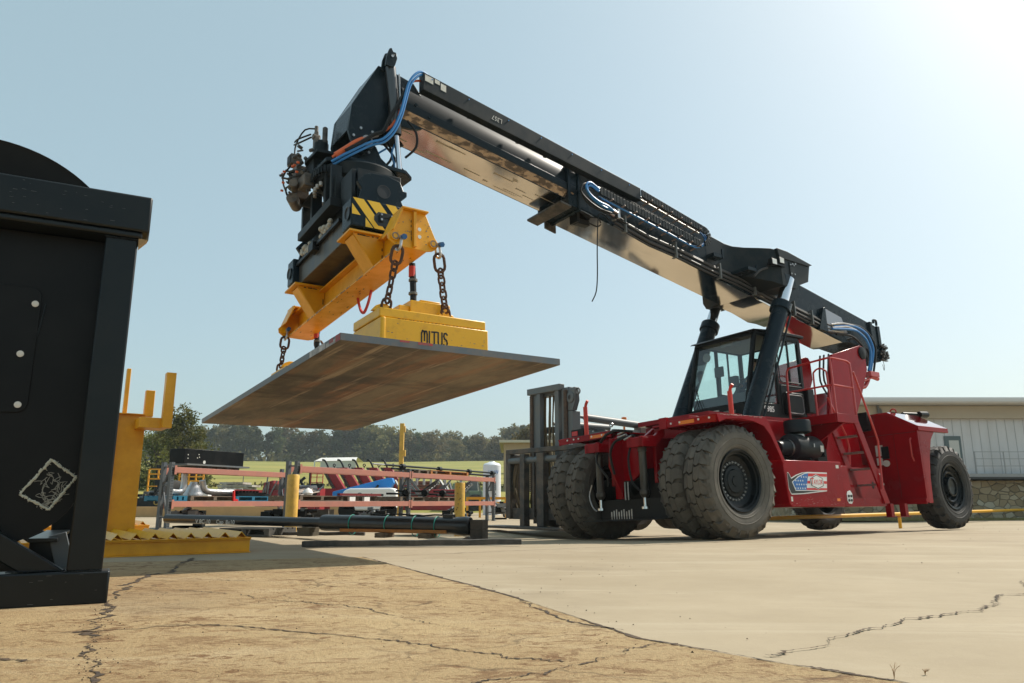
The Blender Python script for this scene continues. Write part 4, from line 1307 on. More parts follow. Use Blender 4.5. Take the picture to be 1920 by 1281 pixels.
hoses('blue_hose', [[(.15, -5.4, 6.35), (.2, -5.5, 6.1), (.15, -5.42, 5.9), (.05, -5.5, 5.74)], [(.2, -5.6, 6.15), (.15, -5.8, 5.95), (.1, -5.7, 5.76)]], .016, bluehose)

# energy chain and hose bundle along the near side of the outer section
mb = MB()
def cc(y, z0, z1, y1, za, zb_):
    mb.hexa([(.60, y, z0), (.635, y, z0), (.635, y1, za), (.60, y1, za), (.60, y, z1), (.635, y, z1), (.635, y1, zb_), (.60, y1, zb_)])
n = 24
for i in range(n):                         # upper run
    ya, yb = -.38 + 1.78 * i / n, -.38 + 1.78 * (i + .86) / n
    f = lambda y: 6.58 - (y + .38) * .222
    cc(ya, f(ya) - .15, f(ya), yb, f(yb) - .15, f(yb))
n = 34
for i in range(n):                         # lower run
    ya, yb = -1.46 + 2.70 * i / n, -1.46 + 2.70 * (i + .86) / n
    f = lambda y: 6.37 - (y + 1.46) * .19
    cc(ya, f(ya) - .15, f(ya), yb, f(yb) - .15, f(yb))
for k in range(9):                         # return bend
    a0, a1 = R(90 - k * 20), R(90 - (k + .86) * 20)
    c = Vector((1.34, 5.98)); ro, ri = .215, .10
    p = [(c.x + ro * math.cos(a0), c.y + ro * math.sin(a0)), (c.x + ro * math.cos(a1), c.y + ro * math.sin(a1)), (c.x + ri * math.cos(a1), c.y + ri * math.sin(a1)), (c.x + ri * math.cos(a0), c.y + ri * math.sin(a0))]
    mb.prism(p, 'x', .60, .635)
ec = mb.build('energy_chain', navyflat, truck, .004)
cbm = mat('worn cross bar', (.22, .17, .15), .5)
for y in (-.15, .12, .39, .66, .93, 1.2):
    z = 6.58 - (y + .38) * .222 - .13
    MB().bar((.44, y - .05, z - .05), (.66, y + .02, z + .01), .035, .02).build('cross_bar', cbm, ec)
for y in (-1.2, -.9, -.6, -.28, .02, .32, .62, .92, 1.15):
    z = 6.37 - (y + 1.46) * .19 - .15
    MB().bar((.44, y - .05, z - .05), (.66, y + .02, z + .01), .035, .02).build('cross_bar', cbm, ec)
mb = MB()
for dz, x in ((-.05, .54), (-.09, .58), (-.02, .5)):
    mb.tube([(x, y, 6.37 - (y + 1.46) * .19 + dz - .10) for y in (-1.4, -.5, .4, 1.1)] + [(x, 1.42, 5.86), (x, 1.5, 6.0), (x, 1.36, 6.12)], .015, 6)
mb.build('blue_hose', bluehose, ec)
mb = MB()
for dz, x in ((-.08, .55), (-.11, .52)):
    mb.tube([(x, y, 6.58 - (y + .38) * .222 + dz - .03) for y in (-.4, .2, .8, 1.3)], .017, 6)
mb.build('steel_pipe', steel, ec)
hoses('blue_hose', [[(.66, -1.20, 5.94), (.68, -1.34, 5.99), (.68, -1.57, 6.03), (.68, -1.76, 6.12), (.68, -1.85, 6.23), (.68, -1.82, 6.33), (.66, -1.70, 6.37), (.64, -1.5, 6.30)], [(.63, -1.20, 5.95), (.64, -1.5, 6.00), (.65, -1.72, 6.10), (.65, -1.80, 6.22), (.65, -1.74, 6.32), (.63, -1.5, 6.27)]], .022, bluehose)
hoses('black_hose', [[(.60, -.9, 5.84), (.66, -1.21, 5.88), (.68, -1.53, 5.89), (.68, -1.81, 5.99), (.68, -1.98, 6.13), (.68, -1.93, 6.27), (.66, -1.80, 6.33), (.62, -1.6, 6.28)], [(.58, -.8, 5.80), (.64, -1.3, 5.85), (.66, -1.75, 5.92), (.66, -1.93, 6.08), (.66, -1.88, 6.23), (.62, -1.6, 6.25)]], .018, black)
mb = MB()
for p in ((.66, -1.19, 5.94), (.63, -1.18, 5.97), (.64, -1.27, 5.88)):
    mb.cyl(p, (p[0], p[1] + .10, p[2] - .025), .028, seg=10)
mb.bx(.5, .68, -1.10, -1.04, 5.82, 6.0)
mb.tube([(.62, -1.72, 6.38), (.62, -1.60, 6.33), (.62, -1.48, 6.33)], .03)
mb.build('hose_fitting', steel, ec)
pts = [(-1.0, 5.93), (-.09, 5.71), (.82, 5.59), (1.67, 5.44), (2.51, 5.33), (3.85, 5.06), (4.4, 4.95), (5.86, 4.69)]
mb = MB()
for k in range(5):
    mb.tube([(.44 + .035 * (k % 2), y, z + .035 - .05 * k) for y, z in pts], .021, 8, smooth=1)
mb.build('hose_bundle', greyhose, truck)
mb = MB()
for y, z in ((-.75, 5.88), (.6, 5.62), (1.9, 5.41), (3.0, 5.23), (4.35, 4.96), (5.0, 4.84)):
    mb.bar((.50, y, z - .22), (.50, y, z + .12), .03, .05)
    mb.bar((.40, y, z - .20), (.52, y, z - .20), .05, .02)
    mb.bar((.40, y, z + .10), (.52, y, z + .10), .05, .02)
mb.build('hose_clamp', greymetal, truck)
hoses('hanging_cable', [[(.5, -1.15, 5.80), (.5, -1.25, 5.88), (.5, -1.38, 5.90), (.5, -1.44, 5.77), (.5, -1.50, 5.2), (.5, -1.53, 4.68), (.5, -1.58, 4.35), (.5, -1.69, 4.15)]], .011, black)
# cylinder head box and its wings
mb = MB()
for s in (1, -1):
    prof = lambda x: [(x, 2.0)]
    o = [(1.62, zt(1.62) - .002), (2.5, zt(2.5) + .01), (3.0, 5.99), (3.4, 5.94), (4.25, 5.76), (4.14, 5.33), (3.72, 5.18), (3.62, 5.09), (3.20, 5.12), (2.4, 5.30), (1.62, 5.35)]
    def xw(y): return .41 + .64 * smooth((y - 2.25) / 1.0)
    # flaring side sheet
    ys = [1.62 + .2 * i for i in range(9)]
    vs, fs = [], []
    for y in ys:
        zb2 = 5.33 if y < 2.2 else 5.46 - .34 * (y - 2.2)
        ztop = zt(y) - .004 + smooth((y - 2.5) / .7) * .03
        vs += [(s * (xw(y) + .004), y, zb2), (s * (xw(y) + .004), y, ztop), (s * .40, y, ztop), (s * .40, y, zb2)]
    for i in range(len(ys) - 1):
        a = i * 4; b = a + 4
        fs += [(a, b, b + 1, a + 1), (a + 1, b + 1, b + 2, a + 2), (a + 3, b + 3, b, a)]
    mb.poly(vs, fs)
    xs = (.40, 1.056) if s > 0 else (-1.056, -.40)
    mb.prism([(3.2, 5.12), (3.2, 5.905), (3.45, 5.89), (4.26, 5.74), (4.14, 5.34), (3.78, 5.20), (3.66, 5.10)], 'x', *xs)
    xe = (1.05, 1.085) if s > 0 else (-1.085, -1.05)
    mb.prism([(3.15, 5.72), (3.1, 5.92), (3.45, 5.905), (4.32, 5.75), (4.19, 5.70)], 'x', xe[0] - .05 * s, xe[1])
br = mb.build('cylinder_head_box', navyflat, truck, .006)
for x0 in (.86, -1.06):
    MB().prism([(3.34, 5.17), (3.3, 5.40), (3.66, 5.40), (3.66, 5.17)], 'x', x0, x0 + .20).build('cylinder_lug', navy, truck, .01)
mb = MB()
mb.bx(1.062, 1.075, 3.50, 3.66, 5.36, 5.68)
lp = mb.build('lock_plate', navyflat, br)
mb = MB()
for k in range(4):
    mb.cyl((1.074, 3.52 + .12 * (k % 2), 5.42 + .2 * (k // 2)), (1.09, 3.52 + .12 * (k % 2), 5.42 + .2 * (k // 2)), .018, seg=8)
mb.cyl((1.074, 3.58, 5.64), (1.10, 3.58, 5.64), .02, seg=8); mb.cyl((1.074, 3.68, 5.66), (1.10, 3.68, 5.66), .02, seg=8)
mb.build('bolt', steel, br)
wl = MB().bx(.96, 1.10, 2.86, 3.30, 5.52, 5.56).build('lamp_bar', blackp, br)
for y, z in ((2.94, 5.58), (3.20, 5.65)):
    h = MB().bx(1.0, 1.10, y - .09, y + .09, z - .07, z + .07).build('work_lamp', blackp, br, .01)
    MB().bx(1.10, 1.104, y - .07, y + .07, z - .055, z + .055).build('lens', lensm, h)
mb = MB()
mb.tube([(.80, 2.6, 5.28), (.85, 2.75, 5.42), (.9, 2.95, 5.50)], .025)
mb.build('lamp_cable', greyhose, br)
mb = MB()
mb.bx(.43, .62, 1.6, 1.9, 5.60, 5.68); mb.bx(.6, .63, 1.86, 1.9, 5.60, 5.80)
mb.bx(.43, .9, 2.30, 2.6, 5.35, 5.42); mb.bx(.88, .9, 2.56, 2.6, 5.35, 5.5)
mb.build('step_bracket', navy, truck)
mb = MB()
for s in (1, -1):
    mb.prism([(3.0, 5.02), (3.3, 5.04), (3.38, 4.99), (3.55, 4.96), (3.62, 4.90), (3.95, 4.83), (4.2, 4.86), (4.4, 4.76), (4.4, 4.9), (3.0, 5.15)], 'x', s * .415, s * .45)
mb.prism([(2.95, zu(2.95) - .002), (3.1, 4.93), (3.35, 4.89), (3.9, 4.74), (4.2, 4.74), (4.5, zu(4.5) - .002)], 'x', -.45, .45)
mb.build('saddle_plate', mirror, truck, .006)
# rear end of the boom
mb = MB()
mb.prism([(5.25, 4.55), (5.50, 5.10), (5.58, 5.12), (5.58, 4.52)], 'x', .415, .50)
mb.build('stiffener', navy, truck, .006)
mb = MB()
mb.hexa([(.42, 5.60, 4.55), (.49, 5.62, 4.55), (.49, 6.40, 4.60), (.42, 6.42, 4.55), (.42, 5.60, 5.13), (.44, 5.60, 5.12), (.44, 6.30, 4.98), (.42, 6.32, 4.99)])
mb.build('rear_gusset', mat('silver grey paint', (.20, .22, .26), .3, coat=.3), truck, .004)
mb = MB()
mb.bx(-.35, .44, 7.86, 7.98, 4.42, 4.98); mb.bx(-.3, .46, 7.92, 8.08, 4.12, 4.5); mb.bx(.40, .47, 7.50, 7.6, 4.3, 5.04)
rp = mb.build('rear_cover', navy, truck, .01)
mb = MB()
rr_ = random.Random(2)
for k in range(26):
    y = rr_.uniform(7.80, 8.1); z = rr_.uniform(4.1, 4.5)
    mb.cyl((.465, y, z), (.465 + rr_.uniform(.02, .06), y, z), rr_.uniform(.015, .035), seg=8)
mb.bx(.42, .48, 7.86, 8.09, 4.08, 4.10)
mb.build('valve_block', grime, rp)
MB().tube([(.45, 7.70, 5.02), (.45, 7.70, 5.10), (.45, 7.82, 5.10), (.45, 7.82, 4.98)], .03).build('lifting_eye', navy, rp)
MB().tube([(.4, 8.0, 4.1), (.4, 8.02, 3.95), (.4, 7.98, 3.85), (.4, 7.95, 4.0)], .006, 5).build('cable', black, rp)
RH = [[(.48, 5.86, 4.69), (.55, 6.46, 4.77), (.58, 6.78, 4.74), (.60, 7.04, 4.63), (.60, 7.18, 4.46), (.60, 7.24, 4.26), (.58, 7.19, 4.04), (.55, 7.08, 3.72)],
      [(.50, 5.75, 4.62), (.60, 6.45, 4.66), (.63, 6.75, 4.57), (.65, 6.93, 4.41), (.65, 7.02, 4.18), (.62, 6.98, 3.9), (.6, 6.9, 3.70)]]
hoses('blue_hose', RH, .030, bluehose)
hoses('black_hose', [[(.52, 6.3, 4.8), (.56, 6.78, 4.80), (.58, 7.12, 4.68), (.60, 7.32, 4.44), (.60, 7.33, 4.18), (.57, 7.18, 3.72)], [(.5, 5.9, 4.5), (.6, 6.3, 4.5), (.64, 6.6, 4.35), (.66, 6.8, 4.1), (.64, 6.8, 3.8)], [(.3, 6.3, 4.4), (.5, 6.7, 4.5), (.55, 6.9, 4.3)]], .026, black)
hoses('steel_pipe', [[(.48, 5.75, 4.72), (.52, 6.2, 4.80), (.56, 6.55, 4.78)], [(.50, 5.75, 4.64), (.55, 6.3, 4.72), (.6, 6.6, 4.66)], [(.46, 5.7, 4.58), (.5, 6.2, 4.60)]], .028, steel)
mb = MB()
mb.bx(.45, .68, 6.85, 7.22, 3.56, 3.68); mb.cyl((.5, 6.6, 3.50), (.5, 6.95, 3.60), .03); mb.cyl((.6, 6.6, 3.42), (.6, 7.0, 3.55), .03); mb.cyl((.55, 7.0, 3.6), (.55, 7.35, 3.55), .05)
mb.tube([(.5, 6.55, 3.3), (.5, 6.8, 3.32), (.5, 7.0, 3.5)], .05)
mb.build('hose_manifold', railred, truck, .005)

# ------------------------------------------------------------------ rotator and lifting frame under the boom head (part of the machine)
YAW = R(-1.8); ROLL = R(-1.9)
CEN = Vector((0, -6.08, 3.61))
SPM = Matrix.Translation(CEN) @ Matrix.Rotation(YAW, 4, 'Z') @ Matrix.Rotation(ROLL, 4, 'Y')
def sp_part(mb, name, m, par=truck, bevel=0.0):
    """build in machine coordinates, but turned with the hanging frame about its own centre"""
    bmesh.ops.transform(mb.bm, matrix=SPM @ Matrix.Translation(-CEN), verts=mb.bm.verts)
    return mb.build(name, m, par, bevel)
# yoke and slewing head
mb = MB()
yk = [(-6.35, 5.70), (-6.25, 5.98), (-6.10, 6.17), (-5.92, 6.20), (-5.80, 6.08), (-5.72, 5.92), (-5.60, 5.83), (-5.42, 5.83), (-5.36, 5.86), (-5.28, 5.80), (-5.26, 5.70)]
mb.prism(yk, 'x', .21, .29); mb.prism(yk, 'x', -.29, -.21)
mb.prism([(-.55, -6.5), (-.28, -6.62), (.28, -6.60), (.50, -6.3), (.52, -5.4), (.36, -5.22), (-.4, -5.25), (-.6, -5.6)], 'z', 5.64, 5.70)
yo = mb.build('rotator_yoke', navy, truck, .008)
MB().lathe([(0, .05), (.01, .055), (.03, .03)], (.30, -5.42, 5.76), (1, 0, 0), 12).build('pin', white, yo)
mb = MB()
mb.lathe([(5.42, .54), (5.43, .60), (5.60, .62), (5.63, .60), (5.63, .2)], (0, -5.98, 0), (0, 0, 1), 40)
for k in range(27, 50):
    a = 2 * PI * k / 60
    mb.bar((.56 * math.cos(a), -5.98 + .66 * math.sin(a), 5.52), (.70 * math.cos(a), -5.98 + .70 * math.sin(a), 5.52), .035, .10)
sl = mb.build('slewing_ring', navyflat, truck)
mb = MB()
for k in range(16, 29):
    a = 2 * PI * k / 36
    p = (.655 * math.cos(a), -5.98 + .635 * math.sin(a))
    mb.cyl((p[0], p[1], 5.30), (p[0], p[1], 5.36), .028, seg=8)
mb.build('nut', mat('pale nut steel', (.45, .43, .40), .5, metal=.3), sl)
mb = MB()
mb.lathe([(5.60, .15), (5.86, .155), (5.87, .22), (5.93, .22), (5.94, .10), (5.97, .115), (6.28, .115), (6.30, .06), (6.34, .06)], (-.44, -6.42, 0), (0, 0, 1), 20)
mb.prism([(-.66, -6.55), (-.44, -6.68), (.05, -6.66), (.1, -6.3), (-.6, -6.2)], 'z', 5.88, 5.925)
mb.bx(-.62, -.2, -6.62, -6.3, 5.62, 5.88)
mo = mb.build('slewing_motor', navyflat, truck)
MB().lathe([(6.30, .05), (6.34, .05), (6.35, .042), (6.56, .042), (6.58, .02)], (-.40, -6.38, 0), (0, 0, 1), 16).build('motor_housing', grime, mo)
mb = MB()
mb.bx(-.62, -.50, -6.50, -6.42, 6.12, 6.44); mb.bx(-.61, -.54, -6.49, -6.43, 6.44, 6.56); mb.cyl((-.58, -6.46, 6.55), (-.58, -6.46, 6.66), .03); mb.cyl((-.58, -6.52, 6.46), (-.58, -6.40, 6.46), .05); mb.bx(-.85, -.6, -6.75, -6.55, 5.62, 5.92)
mb.bx(-.95, -.68, -6.70, -6.5, 5.40, 5.70); mb.cyl((-.62, -6.75, 5.5), (-.4, -6.85, 5.5), .07); mb.cyl((-.9, -6.62, 5.34), (-.6, -6.8, 5.34), .09)
mb.bx(-.5, -.2, -6.75, -6.6, 5.42, 5.62)
vb = mb.build('valve_block', mat('oily valve steel', (.15, .12, .09), .5, col2=(.05, .045, .04), nscale=10, namt=.8), truck, .01)
rv = random.Random(6)
for k in range(40):
    mb = MB()
    x, y, z = rv.uniform(-.95, -.1), rv.uniform(-6.85, -6.62), rv.uniform(5.36, 6.0)
    mb.cyl((x, y, z), (x + rv.uniform(-.04, .04), y - rv.uniform(.02, .09), z + rv.uniform(-.04, .04)), rv.uniform(.012, .035), seg=7)
    mb.build('fitting', grime, vb)
mb = MB()
for k in range(9):
    x, z = rv.uniform(-.95, -.2), rv.uniform(5.38, 5.9)
    mb.cyl((x, -6.84, z), (x, -6.88, z), .018, seg=6)
mb.build('orange_cap', orangehose, vb)
mb = MB()
for k in range(6):
    x0, x1 = rv.uniform(-.9, -.4), rv.uniform(-.9, -.3)
    z0, z1 = rv.uniform(5.5, 6.2), rv.uniform(5.4, 5.9)
    mb.tube([(x0, -6.7, z0), ((x0 + x1) / 2 - .04, -6.86, (z0 + z1) / 2 + .03), (x1, -6.75, z1)], .015, 6)
mb.tube([(-.56, -6.46, 6.6), (-.72, -6.6, 6.62), (-.88, -6.68, 6.42), (-.86, -6.7, 6.2), (-.72, -6.68, 6.02)], .013, 6)
mb.tube([(-.86, -6.72, 6.38), (-.6, -6.72, 6.30), (-.4, -6.6, 6.34)], .014, 6); mb.tube([(-.84, -6.72, 6.42), (-.6, -6.74, 6.36), (-.42, -6.6, 6.40)], .014, 6)
mb.build('black_hose', black, vb)
mb = MB(); mb.bx(-.98, -.80, -6.78, -6.60, 6.02, 6.20); mb.bar((-.9, -6.66, 5.9), (-.9, -6.66, 6.05), .03, .03)
wl2 = mb.build('work_lamp', grime, truck, .01)
MB().bx(-.96, -.82, -6.79, -6.785, 6.04, 6.18).build('lens', black, wl2)
# frame between the slewing ring and the main trunk
mb = MB()
mb.bx(-.80, 1.10, -6.38, -5.72, 4.485, 5.22)
for x, zt_ in ((-.80, 5.36), (-.36, 5.38), (.24, 5.50), (.50, 5.50)):
    mb.bx(x - .04, x + .04, -6.56, -6.40, 4.932, zt_)
mb.bx(-.87, .62, -6.60, -6.42, 4.80, 4.93)
mb.bx(-.85, -.31, -6.58, -6.41, 5.385, 5.42)
mb.bx(.54, .60, -6.52, -6.381, 4.86, 5.30)
mb.prism([(.64, 5.2), (.64, 4.95), (.80, 4.62), (1.08, 4.62), (1.08, 5.2)], 'y', -6.46, -6.40)
mb.lathe([(5.0, .46), (5.36, .50)], (0, -5.98, 0), (0, 0, 1), 32, caps=True)
mb.bx(-.86, -.80, -6.42, -5.75, 4.55, 4.79)
sp_part(mb, 'lifting_frame', navyflat, truck, .006)
pp = [(-6.43, 4.93), (-6.53, 4.81), (-6.46, 4.71), (-6.50, 4.552), (-5.80, 4.552), (-5.86, 4.60), (-5.89, 4.65), (-5.80, 4.74), (-5.80, 4.81), (-5.85, 4.81), (-5.90, 4.94), (-6.1, 4.99), (-6.35, 4.97)]
mb = MB()
mb.prism(pp, 'x', 1.40, 1.47); mb.prism(pp, 'x', -1.20, -1.13)
mb.bx(-1.13, 1.40, -6.36, -5.92, 4.86, 4.92)
pl = sp_part(mb, 'end_plate', navy, truck, .008)
mb = MB()
mb.disc((1.471, -6.15, 4.73), (1, 0, 0), .088, 24, .003)
mb.lathe([(1.471, .09), (1.478, .10), (1.478, .088), (1.471, .085)], (0, -6.15, 4.73), (1, 0, 0), 24)
sp_part(mb, 'round_opening', signblack, pl)
mb = MB()
mb.bx(-.99, 1.16, -6.52, -5.72, 4.12, 4.48)
sp_part(mb, 'trunk', trunk_steel, truck, .01)
mb = MB()
mb.bar((-1.1, -6.55, 4.44), (.9, -6.55, 4.46), .05, .05); mb.bx(-.25, -.05, -6.62, -6.52, 4.36, 4.50)
sp_part(mb, 'pipe_run', blackp, truck)
for x0, x1 in ((-.80, -.40), (.05, .5)):
    mb = MB()
    for k in range(22):
        x = x0 + (x1 - x0) * (k + rv.random()) / 22
        mb.ball((x, -6.53 + rv.uniform(-.03, .01), 4.52 + rv.uniform(-.04, .10)), rv.uniform(.025, .045), 7)
    sp_part(mb, 'grease_lump', grease, truck)
for s in (1, -1):
    mb = MB()
    xa, xb = (1.16, 1.50) if s > 0 else (-1.27, -.98)
    mb.bx(xa, xb, -6.62, -5.80, 4.135, 4.55)
    bl = sp_part(mb, 'corner_block', navy, truck, .02)
    mb = MB()
    xo = xb - .09 if s > 0 else xa + .09
    mb.lathe([(0, .085), (.012, .10), (.012, .085), (0, .075)], (xo - .03 * s, -6.625, 4.34), (0, -1, 0), 20)
    mb.disc((xo - .03 * s, -6.621, 4.34), (0, -1, 0), .08, 20, .003)
    sp_part(mb, 'round_opening', signblack, bl)
    if s > 0:
        mb = MB()
        for k, (p) in enumerate(((-6.60, -6.45, 1), (-6.40, -6.22, 0), (-6.13, -5.99, 0), (-5.90, -5.81, 0))):
            y0, y1 = p[0], p[1]
            lo = 4.15
            def yy_(y, z): return y + (4.54 - z) * .80
            q = [(y0, 4.54), (y1, 4.54), (min(yy_(y1, lo), -5.81), max(lo, 4.54 - (-5.81 - y1) / .8)), (min(yy_(y0, lo), -5.81), max(lo, 4.54 - (-5.81 - y0) / .8))]
            if yy_(y1, lo) <= -5.81:
                q = [(y0, 4.54), (y1, 4.54), (yy_(y1, lo), lo), (yy_(y0, lo), lo)]
            elif yy_(y0, lo) > -5.81:
                q = [(y0, 4.54), (y1, 4.54), (-5.81, 4.54 - (-5.81 - y1) / .8), (-5.81, 4.54 - (-5.81 - y0) / .8)]
            else:
                q = [(y0, 4.54), (y1, 4.54), (-5.81, 4.54 - (-5.81 - y1) / .8), (-5.81, lo), (yy_(y0, lo), lo)]
            mb.prism(q, 'x', xb + .001, xb + .003)
        mb.prism([(-6.61, 4.45), (-6.61, 4.30), (-6.49, 4.30)], 'x', xb + .001, xb + .003)
        mb.prism([(-6.42, 4.28), (-6.42, 4.15), (-6.31, 4.15)], 'x', xb + .001, xb + .003)
        sp_part(mb, 'hazard_stripe', stripey, bl)
        mb = MB()
        for y in (-6.22, -6.02):
            pass
        mb.prism([(-6.30 + .0, 4.33), (-6.24, 4.40), (-6.02, 4.40), (-5.95, 4.33), (-5.95, 4.27), (-6.02, 4.20), (-6.24, 4.20), (-6.30, 4.27)], 'x', xb + .0035, xb + .0055)
        so = sp_part(mb, 'slot', signblack, bl)
        mb = MB()
        for y in (-6.20, -6.05):
            mb.bx(xb + .005, xb + .03, y - .03, y + .03, 4.26, 4.36)
        mb.bx(xb + .005, xb + .02, -6.2, -6.05, 4.33, 4.38)
        sp_part(mb, 'latch', navyflat, bl)
        mb = MB()
        for y in (-6.2, -6.05):
            mb.cyl((xb + .03, y, 4.36), (xb + .036, y, 4.36), .014, seg=8); mb.cyl((xb + .03, y, 4.29), (xb + .036, y, 4.29), .016, seg=8)
        sp_part(mb, 'bolt', steel, bl)

# ------------------------------------------------------------------ yellow lifting beam clamped under the frame: a thing of its own
def hung(name, label, cat, loc, group=None):
    return thing(name, label, cat, loc, group, base=MT)
beam = hung('lifting_beam', 'long yellow steel lifting beam with brackets under the black lifting frame', 'lifting beam', (0, -6.10, 3.61))
def bpart(mb, name, m=yellow, par=beam, bevel=0.004):
    bmesh.ops.transform(mb.bm, matrix=SPM @ Matrix.Translation(-CEN), verts=mb.bm.verts)
    return mb.build(name, m, par, bevel)
mb = MB()
mb.bx(-2.26, 2.26, -6.29, -5.91, 3.605, 3.632)
mb.bx(-2.26, 2.26, -6.22, -5.98, 4.015, 4.04)
mb.bx(-2.25, 2.25, -6.125, -6.075, 3.632, 4.015)
bpart(mb, 'beam')
for s in (1, -1):
    mb = MB()
    xo = s * 2.26
    x0, x1 = min(xo, xo + s * .03), max(xo, xo + s * .03)
    o = [(-6.27, 3.61), (-6.36, 3.62), (-6.44, 3.68), (-6.45, 3.75), (-6.40, 3.80), (-6.27, 4.10), (-5.93, 4.10), (-5.80, 3.80), (-5.76, 3.74), (-5.78, 3.66), (-5.84, 3.62), (-5.93, 3.60)]
    mb.prism(o, 'x', x0, x1)
    mb.hexa([(x1 if s > 0 else x0 - .03, -6.10 - .015, 3.60)] * 0 + [(x0, -6.115, 3.61), (x1 + s * 0, -6.115, 3.61), (x1, -6.085, 3.61), (x0, -6.085, 3.61), (x0, -6.115, 4.1), (x1, -6.115, 4.1), (x1, -6.085, 4.1), (x0, -6.085, 4.1)])
    xi = s * 2.29
    a_, b_ = min(xi, xi + s * .05), max(xi, xi + s * .05)
    mb.bx(a_, b_, -6.12, -6.08, 3.62, 4.09)
    mb.bx(min(s * 2.05, s * 2.36), max(s * 2.05, s * 2.36), -6.28, -5.92, 4.10, 4.122)
    # inclined flange running down the front edge
    X0, X1 = min(s * 1.98, s * 2.34), max(s * 1.98, s * 2.34)
    mb.hexa([(X0, -6.40, 3.80), (X1, -6.40, 3.80), (X1, -6.385, 3.79), (X0, -6.385, 3.79), (X0, -6.275, 4.11), (X1, -6.275, 4.11), (X1, -6.255, 4.10), (X0, -6.255, 4.10)] if s > 0 else
            [(X0, -6.40, 3.80), (X1, -6.40, 3.80), (X1, -6.385, 3.79), (X0, -6.385, 3.79), (X0, -6.275, 4.11), (X1, -6.275, 4.11), (X1, -6.255, 4.10), (X0, -6.255, 4.10)])
    ep = bpart(mb, 'end_gusset')
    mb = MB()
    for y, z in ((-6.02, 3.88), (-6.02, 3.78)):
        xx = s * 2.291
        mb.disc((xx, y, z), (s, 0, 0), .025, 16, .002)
    bpart(mb, 'round_hole', mat('painted sky in hole', (.62, .72, .72), .6), ep, 0)  # solid pale discs, coloured as the sky seen through the holes
    mb = MB()
    for y, z in ((-6.36, 3.72), (-5.84, 3.71)):
        mb.lathe([(-.045, .055), (.045, .055), (.045, .02)], (s * 2.275, y, z), (1, 0, 0), 18, caps=True)
    bpart(mb, 'lug_boss', yellow, ep, 0)
    # outrigger bracket: top plate with two gussets
    mb = MB()
    xa, xb = (1.0, 1.48) if s > 0 else (-1.36, -.82)
    mb.bx(xa, xb, -6.63, -5.98, 4.07, 4.10)
    for x in ((1.11, 1.42) if s > 0 else (-1.20, -.90)):
        mb.prism([(-6.56, 4.07), (-6.13, 4.07), (-6.13, 3.634), (-6.27, 3.634)], 'x', x - .012, x + .012)
    xg0, xg1 = (1.122, 1.408) if s > 0 else (-1.188, -.912)
    mb.hexa([(xg0, -6.56, 4.05), (xg1, -6.56, 4.05), (xg1, -6.54, 4.05), (xg0, -6.54, 4.05), (xg0, -6.27, 3.64), (xg1, -6.27, 3.64), (xg1, -6.25, 3.64), (xg0, -6.25, 3.64)])
    bk = bpart(mb, 'bracket')
    mb = MB()
    for k in range(14):
        y = rv.uniform(-6.52, -6.18); x = (1.433 if s > 0 else -.887)
        mb.bx(x, x + .002, y, y + rv.uniform(.01, .05), 4.045, 4.045 + rv.uniform(.006, .02))
    for k in range(5):
        z = rv.uniform(3.7, 3.95); x = (1.433 if s > 0 else -.887)
        mb.bx(x, x + .002, -6.16, -6.145, z, z + rv.uniform(.02, .05))
    bpart(mb, 'paint_chip', ink, bk, 0)
mb = MB()
for k in range(26):
    x, y = rv.uniform(-2.1, 2.1), rv.uniform(-6.27, -5.95)
    mb.bx(x, x + rv.uniform(.01, .08), y, y + rv.uniform(.004, .012), 3.602, 3.6035)
for k in range(8):
    z = rv.uniform(3.65, 4.05)
    mb.bx(2.291, 2.293, -6.14, -6.13, z, z + rv.uniform(.01, .04))
bpart(mb, 'paint_chip', ink, beam, 0)
bare = mat('bare rusty metal', (.16, .10, .07), .6, col2=(.30, .27, .24), nscale=30, namt=.8)
mb = MB()
for s in (1, -1):
    for y, z in ((-6.36, 3.72), (-5.84, 3.71)):
        mb.lathe([(0, .030), (.0015, .046), (.0015, .030)], (s * 2.3215, y, z), (s, 0, 0), 16)
for k in range(60):
    x = rv.uniform(-2.2, 2.2); L_ = rv.uniform(.01, .09)
    e = rv.choice((0, 1))
    mb.bx(x, x + L_, -6.2915 if e else -6.292, -6.289, 3.606, 3.606 + rv.uniform(.006, .022))
for k in range(30):
    z = rv.uniform(3.64, 4.05); y = rv.uniform(-6.36, -5.86)
    mb.bx(2.2905, 2.2925, y, y + rv.uniform(.004, .02), z, z + rv.uniform(.003, .015))
bpart(mb, 'worn_patch', bare, beam, 0)
mb = MB()
mb.tube([(.62, -5.96, 3.62), (.60, -6.0, 3.42), (.5, -6.02, 3.30), (.38, -6.02, 3.36), (.25, -6.0, 3.50), (.2, -6.0, 3.61)], .022, 6)
bpart(mb, 'red_strap', mat('red strap', (.55, .05, .04), .6), beam, 0)

